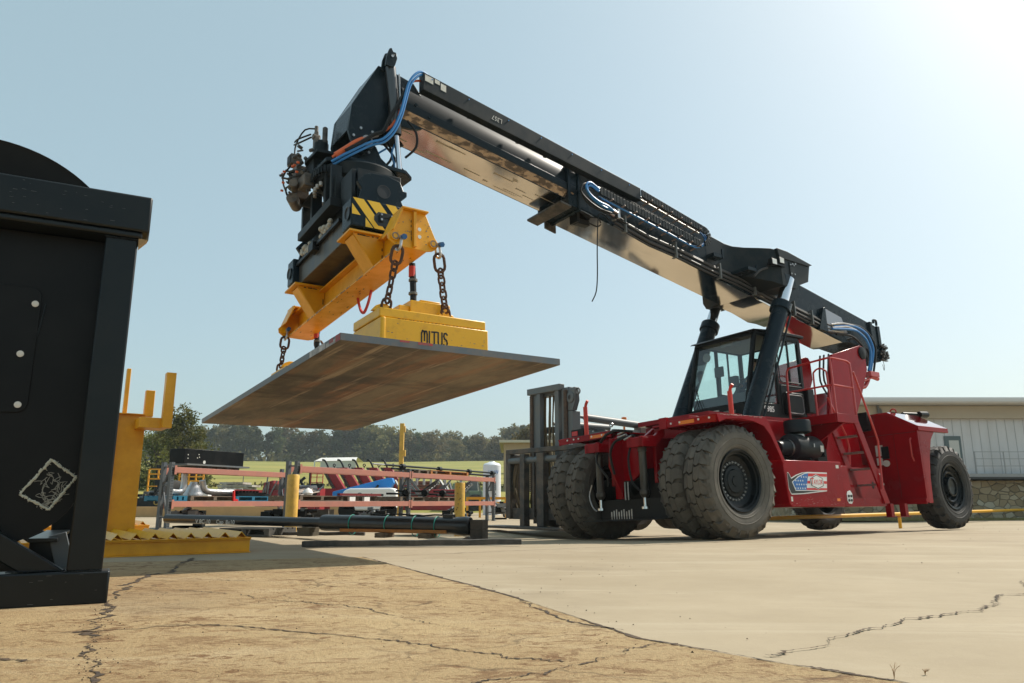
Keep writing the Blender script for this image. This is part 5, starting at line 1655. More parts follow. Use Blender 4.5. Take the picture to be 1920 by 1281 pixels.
# chains: shackle, big ring, small links, end link
def link_mesh(L_, Wd, r):
    P = []
    for k in range(7):
        a = PI * k / 6
        P.append((Wd / 2 * math.cos(a), 0, L_ / 2 - Wd / 2 + Wd / 2 * math.sin(a)))
    for k in range(7):
        a = PI + PI * k / 6
        P.append((Wd / 2 * math.cos(a), 0, -L_ / 2 + Wd / 2 + Wd / 2 * math.sin(a)))
    return MB().tube(P, r, 8, closed=True, smooth=1).mesh('link', rust)
LB, LS, LE = link_mesh(.235, .135, .020), link_mesh(.128, .082, .0145), link_mesh(.17, .115, .017)
def shackle_mesh():
    mb = MB()
    P = [(.0, -.05, 0), (.0, -.052, -.07)] + [(0, -.06 * math.cos(a), -.10 - .06 * math.sin(a)) for a in [PI * k / 8 for k in range(9)]] + [(.0, .052, -.07), (0, .05, 0)]
    P = [(p[1], p[0], p[2]) for p in P]
    mb.tube(P, .017, 8, smooth=2)
    for s in (-1, 1):
        mb.lathe([(-.018, .032), (.018, .032)], (s * .05, 0, 0), (1, 0, 0), 14, caps=True)
    return mb.mesh('shackle', galv)
SHM = shackle_mesh()
PINM = MB().cyl((-.11, 0, 0), (.115, 0, 0), .02, seg=12).cyl((.085, 0, 0), (.128, 0, 0), .036, seg=6).cyl((-.13, 0, 0), (-.09, 0, 0), .034, seg=6).mesh('pin', bluepin)
def chain(p0, p1, label):
    p0, p1 = Vector(p0), Vector(p1)
    t = hung('chain', label, 'chain', tuple(p0), 'rusty chains between the beam and the magnets')
    d = (p1 - p0)
    dn = d.normalized()
    def put(nm, me, pos, rot):
        o = bpy.data.objects.new(nm, me); COL.objects.link(o); o.parent = t
        o.matrix_basis = Matrix.Translation(pos - p0) @ rot
        return o
    base = Vector((0, 0, 1)).rotation_difference(-dn).to_matrix().to_4x4()
    sh = put('shackle', SHM, p0, Matrix.Rotation(0, 4, 'X') if abs(dn.y) < .1 else Matrix.Rotation(-dn.y * .8, 4, 'X') if False else base)
    pn = bpy.data.objects.new('pin', PINM); COL.objects.link(pn); pn.parent = sh
    s = .125
    pos = s + .235 / 2 - .02
    put('link', LB, p0 + dn * pos, base @ Matrix.Rotation(R(80), 4, 'Z'))
    cur = s - .02 + .235 - .030
    total = d.length
    nsm = max(1, round((total - cur - .17 + .06) / .099))
    step = (total - cur - .17 + .05) / nsm
    for k in range(nsm):
        put('link', LS, p0 + dn * (cur + step * (k + .5)), base @ Matrix.Rotation(R((0 if k % 2 else 90) + 25 + rv.uniform(-14, 14)), 4, 'Z') @ Matrix.Rotation(R(rv.uniform(-7, 7)), 4, 'Y'))
    put('link', LE, p0 + dn * (total - .085), base @ Matrix.Rotation(R(85), 4, 'Z'))
    return t
PT = 2.225                                     # top of the steel plate
chain((2.30, -6.365, 3.785), (2.10, -6.46, 2.87), 'rusty chain from the beam to the front edge of the lettered magnet')
chain((2.30, -5.845, 3.785), (2.10, -5.60, 2.87), 'rusty chain from the beam to the rear edge of the lettered magnet')
chain((-2.28, -6.235, 3.640), (-2.14, -6.36, 2.87), 'rusty chain at the far lower end of the beam, reaching down behind the plate edge')
chain((-2.28, -5.715, 3.640), (-2.14, -5.50, 2.87), 'rusty chain mostly hidden behind the plate corner at the far end')

# magnets ------------------------------------------------------------
def magnet(s, label):
    t = hung('lifting_magnet', label, 'lifting magnet', (s * 1.86, -6.0, PT), 'yellow lifting magnets on the plate')
    Rz = Matrix.Translation(Vector((s * 1.86, -5.86 if s > 0 else -5.74, 0))) @ Matrix.Rotation(R(-2.0), 4, 'Z')
    def mp(mb, nm, m, par=t, bev=.006):
        bmesh.ops.transform(mb.bm, matrix=Rz, verts=mb.bm.verts)
        return mb.build(nm, m, par, bev)
    mb = MB()
    mb.bx(-.44, .44, -.72, .76, PT, PT + .53)
    body = mp(mb, 'housing', magyel, t, .012)
    mb = MB(); mb.bx(-.425, .425, -.73, .735, PT + .535, PT + .65); mb.bx(-.44, .45, -.71, -.66, PT, PT + .53)
    mp(mb, 'lid', magyel, t, .012)
    mb = MB(); mb.bx(-.2, .2, -.22, .34, PT + .65, PT + .87); mb.bx(-.18, .16, -.36, -.22, PT + .65, PT + .80); mb.bx(-.19, .19, -.08, .20, PT + .87, PT + .895)
    mp(mb, 'junction_box', magyel, t, .01)
    for y in (-.60, .25):
        mb = MB()
        mb.prism([(y - .16, PT + .65), (y - .10, PT + .72), (y - .03, PT + .75), (y + .03, PT + .75), (y + .10, PT + .72), (y + .16, PT + .65), (y + .09, PT + .65), (y + .05, PT + .68), (y - .05, PT + .68), (y - .09, PT + .65)], 'x', .20, .26)
        mp(mb, 'lifting_lug', magyel)
    mb = MB()
    mb.tube([(.02, -.10, PT + .88), (.02, -.10, PT + 1.0), (0.02, -.11, PT + 1.25), (0.02, -.12, PT + 1.42)], .042, 10)
    cab = mp(mb, 'power_cable', black, t, 0)
    mb = MB()
    for k, zz in enumerate((.86, 1.0, 1.18)):
        mb.cyl((.02, -.105, PT + zz), (.02, -.105, PT + zz + .03), .058, seg=12)
    mp(mb, 'cable_clamp', greymetal, cab, 0)
    MBx = MB(); MBx.cyl((.02, -.12, PT + 1.24), (.02, -.12, PT + 1.38), .045, seg=10)
    mp(MBx, 'red_tape', MATS['red strap'], cab, 0)
    if s > 0:
        GL = {'M': [[(0, 0), (0, .8), (.12, 1), (.3, .95), (.36, .7), (.36, .25)], [(.36, .7), (.44, .97), (.62, .97), (.7, .75), (.7, 0)]], 'I': [[(0, 0), (0, 1)]],
              'T': [[(-.05, .97), (.62, 1)], [(.28, 0), (.28, .98)]], 'U': [[(0, 1), (0, .2), (.1, 0), (.38, 0), (.48, .2), (.48, 1)]],
              'S': [[(.46, .88), (.3, 1), (.08, .95), (.02, .75), (.12, .56), (.38, .46), (.46, .25), (.38, .05), (.15, 0), (0, .12)]]}
        u0 = -.185
        for ch, adv in zip('MITUS', (.98, .34, .78, .70, .6)):
            mb = MB()
            for st_ in GL[ch]:
                P_ = [(.4405, u0 + .108 * p_[0], PT + .255 + .165 * p_[1]) for p_ in st_]
                for a_, b_ in zip(P_[:-1], P_[1:]):
                    dv_ = (Vector(b_) - Vector(a_)).normalized() * .007
                    mb.bar(tuple(Vector(a_) - dv_), tuple(Vector(b_) + dv_), .0025, .021, up=(0, dv_.z, -dv_.y))
            mp(mb, 'lettering', ink, body, 0)
            u0 += .108 * adv
        mb = MB()
        for k in range(24):
            y = -.5 + k * .05
            mb.bx(.437, .4385, y, y + rv.uniform(.01, .04), PT + .528, PT + .534)
        mp(mb, 'paint_chip', ink, body, 0)
        mb = MB()
        for k in range(70):
            y, z = rv.uniform(-.7, .72), PT + .14 + abs(rv.gauss(0, .16))
            if z < PT + .52: mb.bx(.4402, .4412, y, y + rv.uniform(.003, .03), z, z + rv.uniform(.002, .01))
        mp(mb, 'worn_patch', bare, body, 0)
    return t
magnet(1, 'yellow lifting magnet block with hand painted black letters on the near end of plate')
magnet(-1, 'second yellow lifting magnet at the far end of plate, hidden behind its edge')

# steel plate ----------------------------------------------------------
def platemat():
    m = bpy.data.materials.new('rusty mill steel plate'); m.use_nodes = True
    n, l = m.node_tree.nodes, m.node_tree.links
    b = n['Principled BSDF']; b.inputs['Roughness'].default_value = .7; b.inputs['Metallic'].default_value = 0
    tc = n.new('ShaderNodeTexCoord')
    def noise(sc, st, det=8, rot=0.0):
        mp = n.new('ShaderNodeMapping'); mp.inputs['Scale'].default_value = st; mp.inputs['Rotation'].default_value = (0, 0, rot)
        l.new(tc.outputs['Object'], mp.inputs[0])
        no = n.new('ShaderNodeTexNoise'); no.inputs['Scale'].default_value = sc; no.inputs['Detail'].default_value = det; no.inputs['Roughness'].default_value = .68
        l.new(mp.outputs[0], no.inputs[0]); return no.outputs[0]
    def mixc(f, a, bb, lo, hi, amt):
        mr = n.new('ShaderNodeMapRange'); mr.inputs[1].default_value = lo; mr.inputs[2].default_value = hi; mr.inputs[4].default_value = amt
        l.new(f, mr.inputs[0])
        mx = n.new('ShaderNodeMix'); mx.data_type = 'RGBA'; l.new(mr.outputs[0], mx.inputs[0])
        if isinstance(a, tuple): mx.inputs[6].default_value = (*a, 1)
        else: l.new(a, mx.inputs[6])
        mx.inputs[7].default_value = (*bb, 1); return mx.outputs[2]
    c = mixc(noise(.55, (.5, 1.6, 1)), (.24, .185, .120), (.095, .072, .050), .42, .58, 1)
    c = mixc(noise(1.0, (.22, 2.2, 1)), c, (.30, .13, .060), .48, .63, .85)
    c = mixc(noise(.8, (1.3, .45, 1)), c, (.055, .042, .034), .52, .64, .85)
    c = mixc(noise(2.6, (.10, 1.7, 1), 6), c, (.42, .32, .22), .55, .64, .85)
    c = mixc(noise(4.5, (1, 1.3, 1)), c, (.32, .13, .05), .62, .72, .6)
    l.new(c, b.inputs['Base Color'])
    bp = n.new('ShaderNodeBump'); bp.inputs['Strength'].default_value = .25; bp.inputs['Distance'].default_value = .01
    l.new(noise(14, (1, 1, 1)), bp.inputs['Height']); l.new(bp.outputs[0], b.inputs['Normal'])
    return m
pm = platemat()
edge_m = mat('blue grey plate edge', (.115, .135, .155), .5, metal=.2, col2=(.20, .16, .13), nscale=5, namt=.6)
plate = hung('steel_plate', 'large rusty flat steel plate hanging level from the magnets', 'steel plate', (-.06, -6.01, 2.142))
Rp = Matrix.Translation(Vector((-.06, -6.01, 0))) @ Matrix.Rotation(R(-2.05), 4, 'Z')
def ppart(mb, nm, m, bev=.003):
    bmesh.ops.transform(mb.bm, matrix=Rp, verts=mb.bm.verts)
    return mb.build(nm, m, plate, bev)
hl, hw = 3.37, 1.352
ppart(MB().bx(-hl, hl, -hw, hw, 2.142, 2.220), 'slab', pm)
mb = MB()
mb.bx(hl, hl + .004, -hw, hw, 2.145, 2.2185)
mb.bx(-hl, hl + .004, -hw - .004, -hw - .0005, 2.145, 2.2185)
eg = ppart(mb, 'rolled_edge', edge_m, 0)
mb = MB(); mb.bx(hl - .95, hl - .45, -hw - .006, -hw - .0045, 2.147, 2.216); mb.bx(hl - .42, hl - .12, -hw - .006, -hw - .0045, 2.147, 2.19)
ppart(mb, 'chalk_mark', mat('white paint mark', (.55, .52, .50), .7, col2=(.2, .2, .2), nscale=9, namt=.7), 0)
mb = MB(); mb.bx(hl - .13, hl + .001, -hw - .0075, -hw - .006, 2.148, 2.217); mb.bx(hl - .32, hl - .2, -hw - .0075, -hw - .006, 2.17, 2.217)
mb.bx(hl + .0045, hl + .006, -hw + .85, -hw + 1.02, 2.19, 2.217); mb.bx(hl + .0045, hl + .006, -hw + .64, -hw + .75, 2.195, 2.217)
ppart(mb, 'red_mark', mat('red paint mark', (.42, .05, .05), .6, col2=(.2, .1, .1), nscale=14, namt=.8), 0)

# ------------------------------------------------------------------ driver sitting in the cab
def person(label, base_loc):
    t = hung('person', label, 'person', base_loc)
    J = {'pel': (0, 3.42, 2.95), 'sp': (0, 3.45, 3.12), 'ch': (0, 3.46, 3.30), 'nk': (0, 3.44, 3.45), 'hb': (0, 3.42, 3.52), 'hd': (0, 3.40, 3.62), 'tp': (0, 3.41, 3.70)}
    rad = {'pel': .15, 'sp': .145, 'ch': .16, 'nk': .062, 'hb': .066, 'hd': .092, 'tp': .06}
    E_ = [('pel', 'sp'), ('sp', 'ch'), ('ch', 'nk'), ('nk', 'hb'), ('hb', 'hd'), ('hd', 'tp')]
    for s, n_ in ((1, 'l'), (-1, 'r')):
        for k, p, r in (('sh', (s * .19, 3.45, 3.38), .068), ('el', (s * .27, 3.28, 3.14), .048), ('wr', (s * .17, 3.02, 3.17), .033), ('ha', (s * .15, 2.95, 3.19), .036),
                        ('hp', (s * .10, 3.36, 2.93), .095), ('kn', (s * .16, 2.95, 2.96), .068), ('an', (s * .16, 2.80, 2.50), .045), ('to', (s * .17, 2.66, 2.43), .04)):
            J[k + n_] = p; rad[k + n_] = r
        E_ += [('ch', 'sh' + n_), ('sh' + n_, 'el' + n_), ('el' + n_, 'wr' + n_), ('wr' + n_, 'ha' + n_), ('pel', 'hp' + n_), ('hp' + n_, 'kn' + n_), ('kn' + n_, 'an' + n_), ('an' + n_, 'to' + n_)]
        for f in range(4):
            k = 'f%d%s' % (f, n_)
            J[k] = (s * (.15 - .022 * f + .02), 2.895 - (.012 if f in (1, 2) else 0), 3.185 - .006 * f); rad[k] = .009
            k2 = 'g%d%s' % (f, n_)
            J[k2] = (s * (.15 - .022 * f + .02), 2.885, 3.15); rad[k2] = .008
            E_ += [('ha' + n_, k), (k, k2)]
        J['th' + n_] = (s * .10, 2.93, 3.21); rad['th' + n_] = .010
        E_.append(('ha' + n_, 'th' + n_))
    names = list(J)
    me = bpy.data.meshes.new('body')
    off = Vector(base_loc)
    me.from_pydata([tuple(Vector(J[k]) - off) for k in names], [(names.index(a), names.index(b)) for a, b in E_], [])
    o = bpy.data.objects.new('body', me); COL.objects.link(o); o.parent = t
    sk = o.modifiers.new('skin', 'SKIN')
    sk.use_smooth_shade = True
    for i, k in enumerate(names):
        me.skin_vertices[0].data[i].radius = (rad[k], rad[k])
    me.skin_vertices[0].data[names.index('pel')].use_root = True
    sd_ = o.modifiers.new('sub', 'SUBSURF'); sd_.levels = 1; sd_.render_levels = 2
    me.materials.append(skin)
    OFF[o.name] = {'wo': off}
    # clothing
    mb = MB()
    def ring(c, rx, ry, n=18):
        return [(c[0] + rx * math.cos(2 * PI * k / n), c[1] + ry * math.sin(2 * PI * k / n), c[2]) for k in range(n)]
    mb.loft([ring((0, 3.42, 2.86), .19, .15), ring((0, 3.44, 3.05), .185, .15), ring((0, 3.45, 3.25), .215, .15), ring((0, 3.455, 3.36), .225, .12), ring((0, 3.45, 3.42), .14, .09), ring((0, 3.44, 3.46), .075, .075)])
    for s in (1, -1):
        mb.tube([(s * .18, 3.45, 3.37), (s * .245, 3.38, 3.26), (s * .275, 3.28, 3.14), (s * .23, 3.16, 3.15)], .075, 10)
    mb.build('shirt', shirt, t)
    mb = MB()
    for s in (1, -1):
        mb.tube([(s * .10, 3.42, 2.93), (s * .13, 3.18, 2.96), (s * .16, 2.95, 2.96), (s * .165, 2.86, 2.75), (s * .16, 2.80, 2.52)], .088, 10)
    mb.build('trousers', mat('denim', (.03, .045, .08), .9), t)
    mb = MB()
    mb.lathe([(-.01, .099), (.03, .101), (.07, .088), (.10, .05), (.11, .0)], (0, 3.425, 3.635), (0, .25, 1), 18)
    mb.build('hair', hairm, t)
    mb = MB()
    for s in (1, -1):
        mb.ball((s * .034, 3.318, 3.625), .012, 8)
    mb.build('eye', signblack, t)
    mb = MB()
    mb.hexa([(-.014, 3.315, 3.585), (.014, 3.315, 3.585), (.010, 3.34, 3.585), (-.010, 3.34, 3.585), (-.008, 3.315, 3.63), (.008, 3.315, 3.63), (.006, 3.33, 3.63), (-.006, 3.33, 3.63)])
    mb.hexa([(-.014, 3.285, 3.590), (.014, 3.285, 3.590), (.012, 3.33, 3.580), (-.012, 3.33, 3.580), (-.006, 3.30, 3.615), (.006, 3.30, 3.615), (.006, 3.33, 3.625), (-.006, 3.33, 3.625)])
    for s in (1, -1):
        mb.hexa([(s * .086, 3.40, 3.58), (s * .104, 3.41, 3.585), (s * .104, 3.435, 3.585), (s * .086, 3.43, 3.58), (s * .088, 3.395, 3.645), (s * .110, 3.405, 3.65), (s * .110, 3.44, 3.65), (s * .088, 3.435, 3.645)])
    mb.build('nose_and_ears', skin, t)
    mb = MB(); mb.bx(-.026, .026, 3.322, 3.33, 3.552, 3.560); mb.build('mouth', mat('lips', (.3, .09, .07), .6), t)
    return t
person('driver in a blue shirt sitting in the black cab with both hands on the wheel', (0, 3.42, 2.88))
# ------------------------------------------------------------------ black reel frame, nearest of all
FM = Matrix(((.887, -.462, 0, -2.454), (.462, .887, 0, 4.752), (0, 0, 1, 0), (0, 0, 0, 1)))
fr = thing('reel_frame', 'tall glossy black steel frame holding a big black reel disc, nearest of all', 'steel frame', (0, 0, 0), base=FM)
blackg = mat('glossy black frame paint', (.0035, .006, .0075), .30, col2=(.012, .014, .014), nscale=1.4, namt=.6, rough2=.34, spec=.32, bump=.02, bscale=6)
blackd = mat('satin black disc paint', (.004, .0045, .005), .45, col2=(.009, .009, .009), nscale=2, namt=.6, spec=.2)
DP = 2.2
mb = MB()
mb.bx(-2.05, .012, -.01, .20, .0, .195)
mb.bx(-2.05, -.2, DP - .2, DP, .0, .195)
for x0 in (-.40, -2.03):
    mb.bx(x0, x0 + .17, .20, DP - .2, .02, .19)
fr1 = mb.build('bottom_rail', blackg, fr, .012)
for x0, x1 in ((-.222, -.032), (-2.02, -1.83)):
    for y0, y1 in ((.0, .16), (DP - .16, DP)):
        x0, x1 = (x0 - .22, x1 - .22) if y0 > 1 and x0 > -1 else (x0, x1)
        MB().bx(x0, x1, y0, y1, .196, 2.30).build('post', blackg, fr, .010)
mb = MB()
mb.bx(-2.08, .03, -.03, .20, 2.355, 2.605)
mb.bx(-2.08, -.22, DP - .2, DP + .03, 2.355, 2.605)
mb.bx(-.34, -.20, .2, DP - .2, 2.36, 2.60)
mb.bx(-2.08, -1.86, .2, DP - .2, 2.36, 2.60)
mb.bx(-2.06, -.01, -.018, .19, 2.31, 2.354)
mb.build('top_rail', blackg, fr, .014)
MB().prism([(-.03, 2.309), (.022, 2.309), (-.028, 2.25)], 'y', -.012, .06).build('lip', mat('ochre reflection paint', (.30, .19, .08), .6), fr)  # small ochre wedge paints an orange reflection under the rail end
for y0 in (.06, DP - .12):
    mb = MB()
    mb.prism([(-.235, .197), (-.47, .197), (-1.02, .56), (-1.02, .71)], 'y', y0, y0 + .09)
    mb.build('gusset', blackg, fr, .008)
    mb = MB()
    mb.prism([(-1.80, .197), (-1.57, .197), (-1.02, .56), (-1.02, .71)], 'y', y0, y0 + .09)
    mb.build('gusset', blackg, fr, .008)
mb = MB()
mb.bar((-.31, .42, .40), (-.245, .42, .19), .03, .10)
mb.build('inner_brace', mat('lit brace grey', (.10, .115, .125), .35), fr, .004)  # painted paler than the black frame to stand for a lit piece
mb = MB()
mb.bx(-.46, -.30, .3, 1.9, .355, .38)
mb.prism([(-.30, .2), (-.31, .37), (-.46, .37), (-.46, .2)], 'y', .45, .47)
mb.build('inner_shelf', blackg, fr, .004)
def disc_plate(y, nm):
    return MB().lathe([(y, 0), (y, .90), (y - .012, .93), (y + .03, .93), (y + .045, .90), (y + .045, 0)], (-.985, 0, 2.04), (0, 1, 0), 96).build(nm, blackd, fr)
disc_plate(.34, 'reel_disc'); disc_plate(DP - .3, 'reel_disc')
MB().lathe([(.38, .45), (DP - .30, .45)], (-.985, 0, 2.04), (0, 1, 0), 48).build('reel_drum', blackd, fr)
o = [(-.20, 2.30), (-.20, .70)] + [(-.78 + .58 * math.cos(a), .72 - .40 * math.sin(a)) for a in [R(8 + 9 * k) for k in range(10)]] + [(-1.26 - .58 * math.cos(a), .72 - .40 * math.sin(a)) for a in [R(89 - 9 * k) for k in range(10)]] + [(-1.84, .70), (-1.84, 2.30)]
MB().prism(o, 'y', .157, .18).build('side_plate', blackd, fr)
mb = MB()
o = []
for cx, cz, a0 in ((-.60, 1.88, 0), (-1.44, 1.88, 90), (-1.44, 1.20, 180), (-.60, 1.20, 270)):
    for k in range(4):
        o.append((cx + .06 * math.cos(R(a0 + 30 * k)), cz + .06 * math.sin(R(a0 + 30 * k))))
mb.prism(o, 'y', .145, .156)
bp_ = mb.build('bearing_plate', blackd, fr, .003)
mb = MB()
for x, z in ((-.572, 1.832), (-.615, 1.505), (-.592, 1.188), (-1.468, 1.83), (-1.43, 1.5), (-1.45, 1.19)):
    mb.lathe([(0, .020), (.008, .020), (.010, .016)], (x, .145, z), (0, -1, 0), 14, caps=True)
mb.build('bolt', mat('pale bolt head', (.62, .60, .55), .5), bp_)
mb = MB()
mb.tube([(-.515, .150, 1.84), (-.53, .150, 1.70), (-.555, .150, 1.52), (-.56, .150, 1.38)], .004, 5)
mb.build('cable', blackg, bp_)
# weld beads where the post meets the rails
mb = MB()
rw = random.Random(31)
for zz, y_, xs_ in ((.197, -.002, (-.222, -.032)), (2.30, -.002, (-.222, -.032))):
    x_ = xs_[0]
    while x_ < xs_[1]:
        mb.ball((x_, y_ + rw.uniform(-.002, .002), zz + rw.uniform(-.002, .002)), rw.uniform(.004, .007), 6); x_ += .008
for k in range(46):
    x_ = -.235 - k * .0065
    mb.ball((x_, .058, .199 + rw.uniform(0, .004)), rw.uniform(.004, .006), 6)
mb.build('weld_bead', blackg, fr)
mb = MB()
for k in range(40):
    x_, z_ = rw.uniform(-.85, -.03), rw.choice((rw.uniform(.02, .18), rw.uniform(2.37, 2.59)))
    mb.bx(x_, x_ + rw.uniform(.002, .03), -.031 if z_ > 1 else -.0115, -.0302 if z_ > 1 else -.0102, z_, z_ + rw.uniform(.0008, .002))
mb.build('scratch', mat('grey scratch', (.12, .12, .12), .6), fr)
# rest of expanding foam around a square tube mark on the disc
foam = mat('dirty foam', (.52, .51, .42), .95, bump=.8, bscale=60)
mb = MB()
fq = [(-.378, .858), (-.232, .752), (-.358, .556), (-.520, .648)]
rf = random.Random(12)
for a, b in zip(fq, fq[1:] + fq[:1]):
    n_ = 14
    for k in range(n_):
        t0, t1 = k / n_, (k + 1.15) / n_
        p = Vector((a[0] + (b[0] - a[0]) * t0 + rf.uniform(-.004, .004), .150, a[1] + (b[1] - a[1]) * t0 + rf.uniform(-.004, .004)))
        q = Vector((a[0] + (b[0] - a[0]) * t1 + rf.uniform(-.004, .004), .150, a[1] + (b[1] - a[1]) * t1 + rf.uniform(-.004, .004)))
        mb.cyl(tuple(p), tuple(q), rf.uniform(.006, .0115), rf.uniform(.005, .011), 6)
for k in range(26):
    ex = rf.choice((0, 1, 2, 3)); t = rf.random()
    a, b = fq[ex], fq[(ex + 1) % 4]
    p = Vector((a[0] + (b[0] - a[0]) * t, .150, a[1] + (b[1] - a[1]) * t))
    mb.cyl(tuple(p), (p.x + rf.gauss(0, .014), .149, p.z + rf.gauss(0, .014)), .003, .001, 5)
mb.build('foam_rim', foam, fr)
mb = MB()
for k in range(16):
    p = Vector((rf.uniform(-.44, -.29), .153, rf.uniform(.63, .78)))
    P = [tuple(p)]
    for j in range(5):
        p = p + Vector((rf.gauss(0, .018), 0, rf.gauss(-.008, .02)))
        P.append(tuple(p))
    mb.tube(P, .0019, 4, smooth=2)
for k in range(26):
    p = Vector((-.372 + rf.gauss(0, .025), .152, .60 + rf.gauss(0, .016)))
    mb.tube([tuple(p), (p.x + rf.gauss(0, .012), .151, p.z + rf.gauss(0, .01)), (p.x + rf.gauss(0, .014), .152, p.z + rf.gauss(0, .012))], .0022, 4, smooth=2)
mb.build('foam_thread', mat('grey foam thread', (.30, .29, .25), .9), fr)

# ------------------------------------------------------------------ yellow stand on its serrated base
def frame2(ox, oy, ex, ey):
    l_ = math.hypot(ex, ey); ex, ey = ex / l_, ey / l_
    return Matrix(((ex, -ey, 0, ox), (ey, ex, 0, oy), (0, 0, 1, 0), (0, 0, 0, 1)))
YM = frame2(-3.18, 9.47, .83, .56)
def serrated(name, M, label, x0, depth, n):
    t = thing(name, label, 'steel base', (0, 0, 0), base=M)
    mb = MB()
    for y in (0, depth - .06):
        mb.bx(x0, 0, y, y + .06, 0, .012); mb.bx(x0, 0, y, y + .06, .168, .18); mb.bx(x0, -.002, y + .052, y + .06, .012, .168)
    mb.bx(-.01, 0, .06, depth - .06, 0, .18); mb.bx(x0, x0 + .01, .06, depth - .06, 0, .18)
    mb.bx(x0, 0, .02, depth - .02, .150, .167)
    mb.build('base_channel', yellow, t, .003)
    mb = MB()
    for i in range(n):
        x = -.12 - i * .193
        th = .006
        mb.prism([(x - .062, .181), (x, .250), (x + .062, .181), (x + .054, .181), (x, .241), (x - .054, .181)], 'y', .012, depth - .01)
    mb.build('serration', magyel, t)
    return t
serrated('serrated_base', YM, 'yellow serrated steel base with triangular ridges lying on the concrete', -3.3, 2.06, 16)
YM2 = frame2(-6.75, 14.4, .83, .56)
serrated('serrated_base', YM2, 'second yellow serrated base lying farther back behind the yellow column', -3.2, 1.6, 15)
st = thing('yellow_stand', 'tall yellow steel column with upright prongs standing behind the serrated base', 'steel stand', (-1.25, 2.25, 0), base=YM)
mb = MB()
cx, cy = -1.25, 2.30
mb.bx(cx - .11, cx + .235, cy - .20, cy - .18, .0, 1.80)
mb.bx(cx - .11, cx + .235, cy + .18, cy + .20, .0, 1.80)
mb.bx(cx - .145, cx - .12, cy - .26, cy + .2, .0, 1.80)
mb.bx(cx + .05, cx + .07, cy - .18, cy + .18, .0, 1.80)
mb.bx(cx - .22, cx + .22, cy - .26, cy + .22, 1.80, 1.815)
mb.bx(cx - .4, cx + .4, cy - .4, cy + .4, .0, .02)
mb.build('column', yellow, st, .004)
mb = MB()
mb.bx(cx - .38, cx - .20, cy - .18, cy + .2, .0, 1.56)
mb.bx(cx - .192, cx - .165, cy - .24, cy + .2, .0, 1.56)
mb.build('side_column', yellow, st, .004)
def local_at(M, px, py, Y):
    return M.inverted() @ at(px, py, Y)
for (p0, p1, pt, pb, Y, wd) in ((300, 322, 700, 803, 10.35, .07), (267, 287, 733, 782, 10.9, .06), (227, 236, 692, 790, 10.9, .05)):
    a = local_at(YM, p0, pb, Y); b = local_at(YM, p1, pb, Y)
    zt_, zb_ = at(p0, pt, Y).z, at(p0, pb, Y).z
    c = (a + b) / 2
    hw_ = abs((b - a).length) / 2.6
    MB().bx(c.x - hw_, c.x + hw_, c.y - wd, c.y + wd, zb_, zt_).build('prong', yellow, st, .006)
a = local_at(YM, 290, 795, 10.35)
MB().bx(cx + .10, a.x + .16, a.y - .06, cy - .2, a.z - .06, a.z + .08).build('arm', yellow, st, .006)
a = local_at(YM, 230, 785, 10.7)
MB().bx(a.x - .3, cx, a.y - .05, a.y + .05, a.z - .08, a.z + .04).build('arm', yellow, st, .006)

# ------------------------------------------------------------------ pallet racks
def rack(label, A, stations, name='pallet_rack'):
    L_ = math.hypot(stations[-1][0] - A[0], stations[-1][1] - A[1])
    M = frame2(A[0], A[1], stations[-1][0] - A[0], stations[-1][1] - A[1])
    t = thing(name, label, 'rack', (0, 0, 0), base=M)
    xs = [0] + [math.hypot(s[0] - A[0], s[1] - A[1]) for s in stations]
    D = .24
    for x in xs:
        mb = MB()
        for y in (0, D):
            mb.bx(x - .045, x - .037, y - .04, y + .04, 0, 1.47); mb.bx(x + .037, x + .045, y - .04, y + .04, 0, 1.47); mb.bx(x - .037, x + .037, y - .04, y - .032, 0, 1.47)
            mb.bx(x - .08, x + .08, y - .07, y + .07, 0, .012)
        for z in (.25, .95, 1.35):
            mb.bx(x - .02, x + .02, .04, D - .04, z, z + .03)
        mb.bar((x, .03, .28), (x, D - .03, .92), .035, .03); mb.bar((x, .03, 1.33), (x, D - .03, .98), .035, .03)
        up = mb.build('upright', mitre, t)
        mb = MB()
        for k in range(24):
            for dx in (-.018, .018):
                mb.bx(x + dx - .007, x + dx + .007, -.0425, -.0405, .06 + k * .058, .085 + k * .058)
        mb.build('slot', black, up)
    for i in range(len(xs) - 1):
        for z in (.49, 1.24):
            for y in (-.045, D):
                mb = MB()
                mb.bx(xs[i] + .046, xs[i + 1] - .046, y - .022, y + .022, z, z + .125)
                bm_ = mb.build('beam', rackbeam, t, .004)
                mb = MB()
                for xx in (xs[i] + .05, xs[i + 1] - .05):
                    mb.bx(xx - .03, xx + .03, y - .03, y - .023, z - .04, z + .16)
                mb.build('end_plate', rackbeam, bm_)
    return t, M
rl, ML = rack('faded orange and grey single bay pallet rack carrying a black box beam', (-7.60, 17.0), [(-6.03, 20.6)])
rm, MM = rack('faded orange two bay pallet rack behind the strapped black cylinder', (-4.66, 16.5), [(-3.04, 20.6), (-.60, 25.0)])
SH = .617                     # lower shelf top
TOPZ = 1.367
def rx(M, px):                # distance along a rack where its front stands at photograph column px
    o = M.translation; d = M.to_3x3() @ Vector((1, 0, 0))
    k = (px - 960) / FPX
    return (k * o.y - o.x) / (d.x - k * d.y)
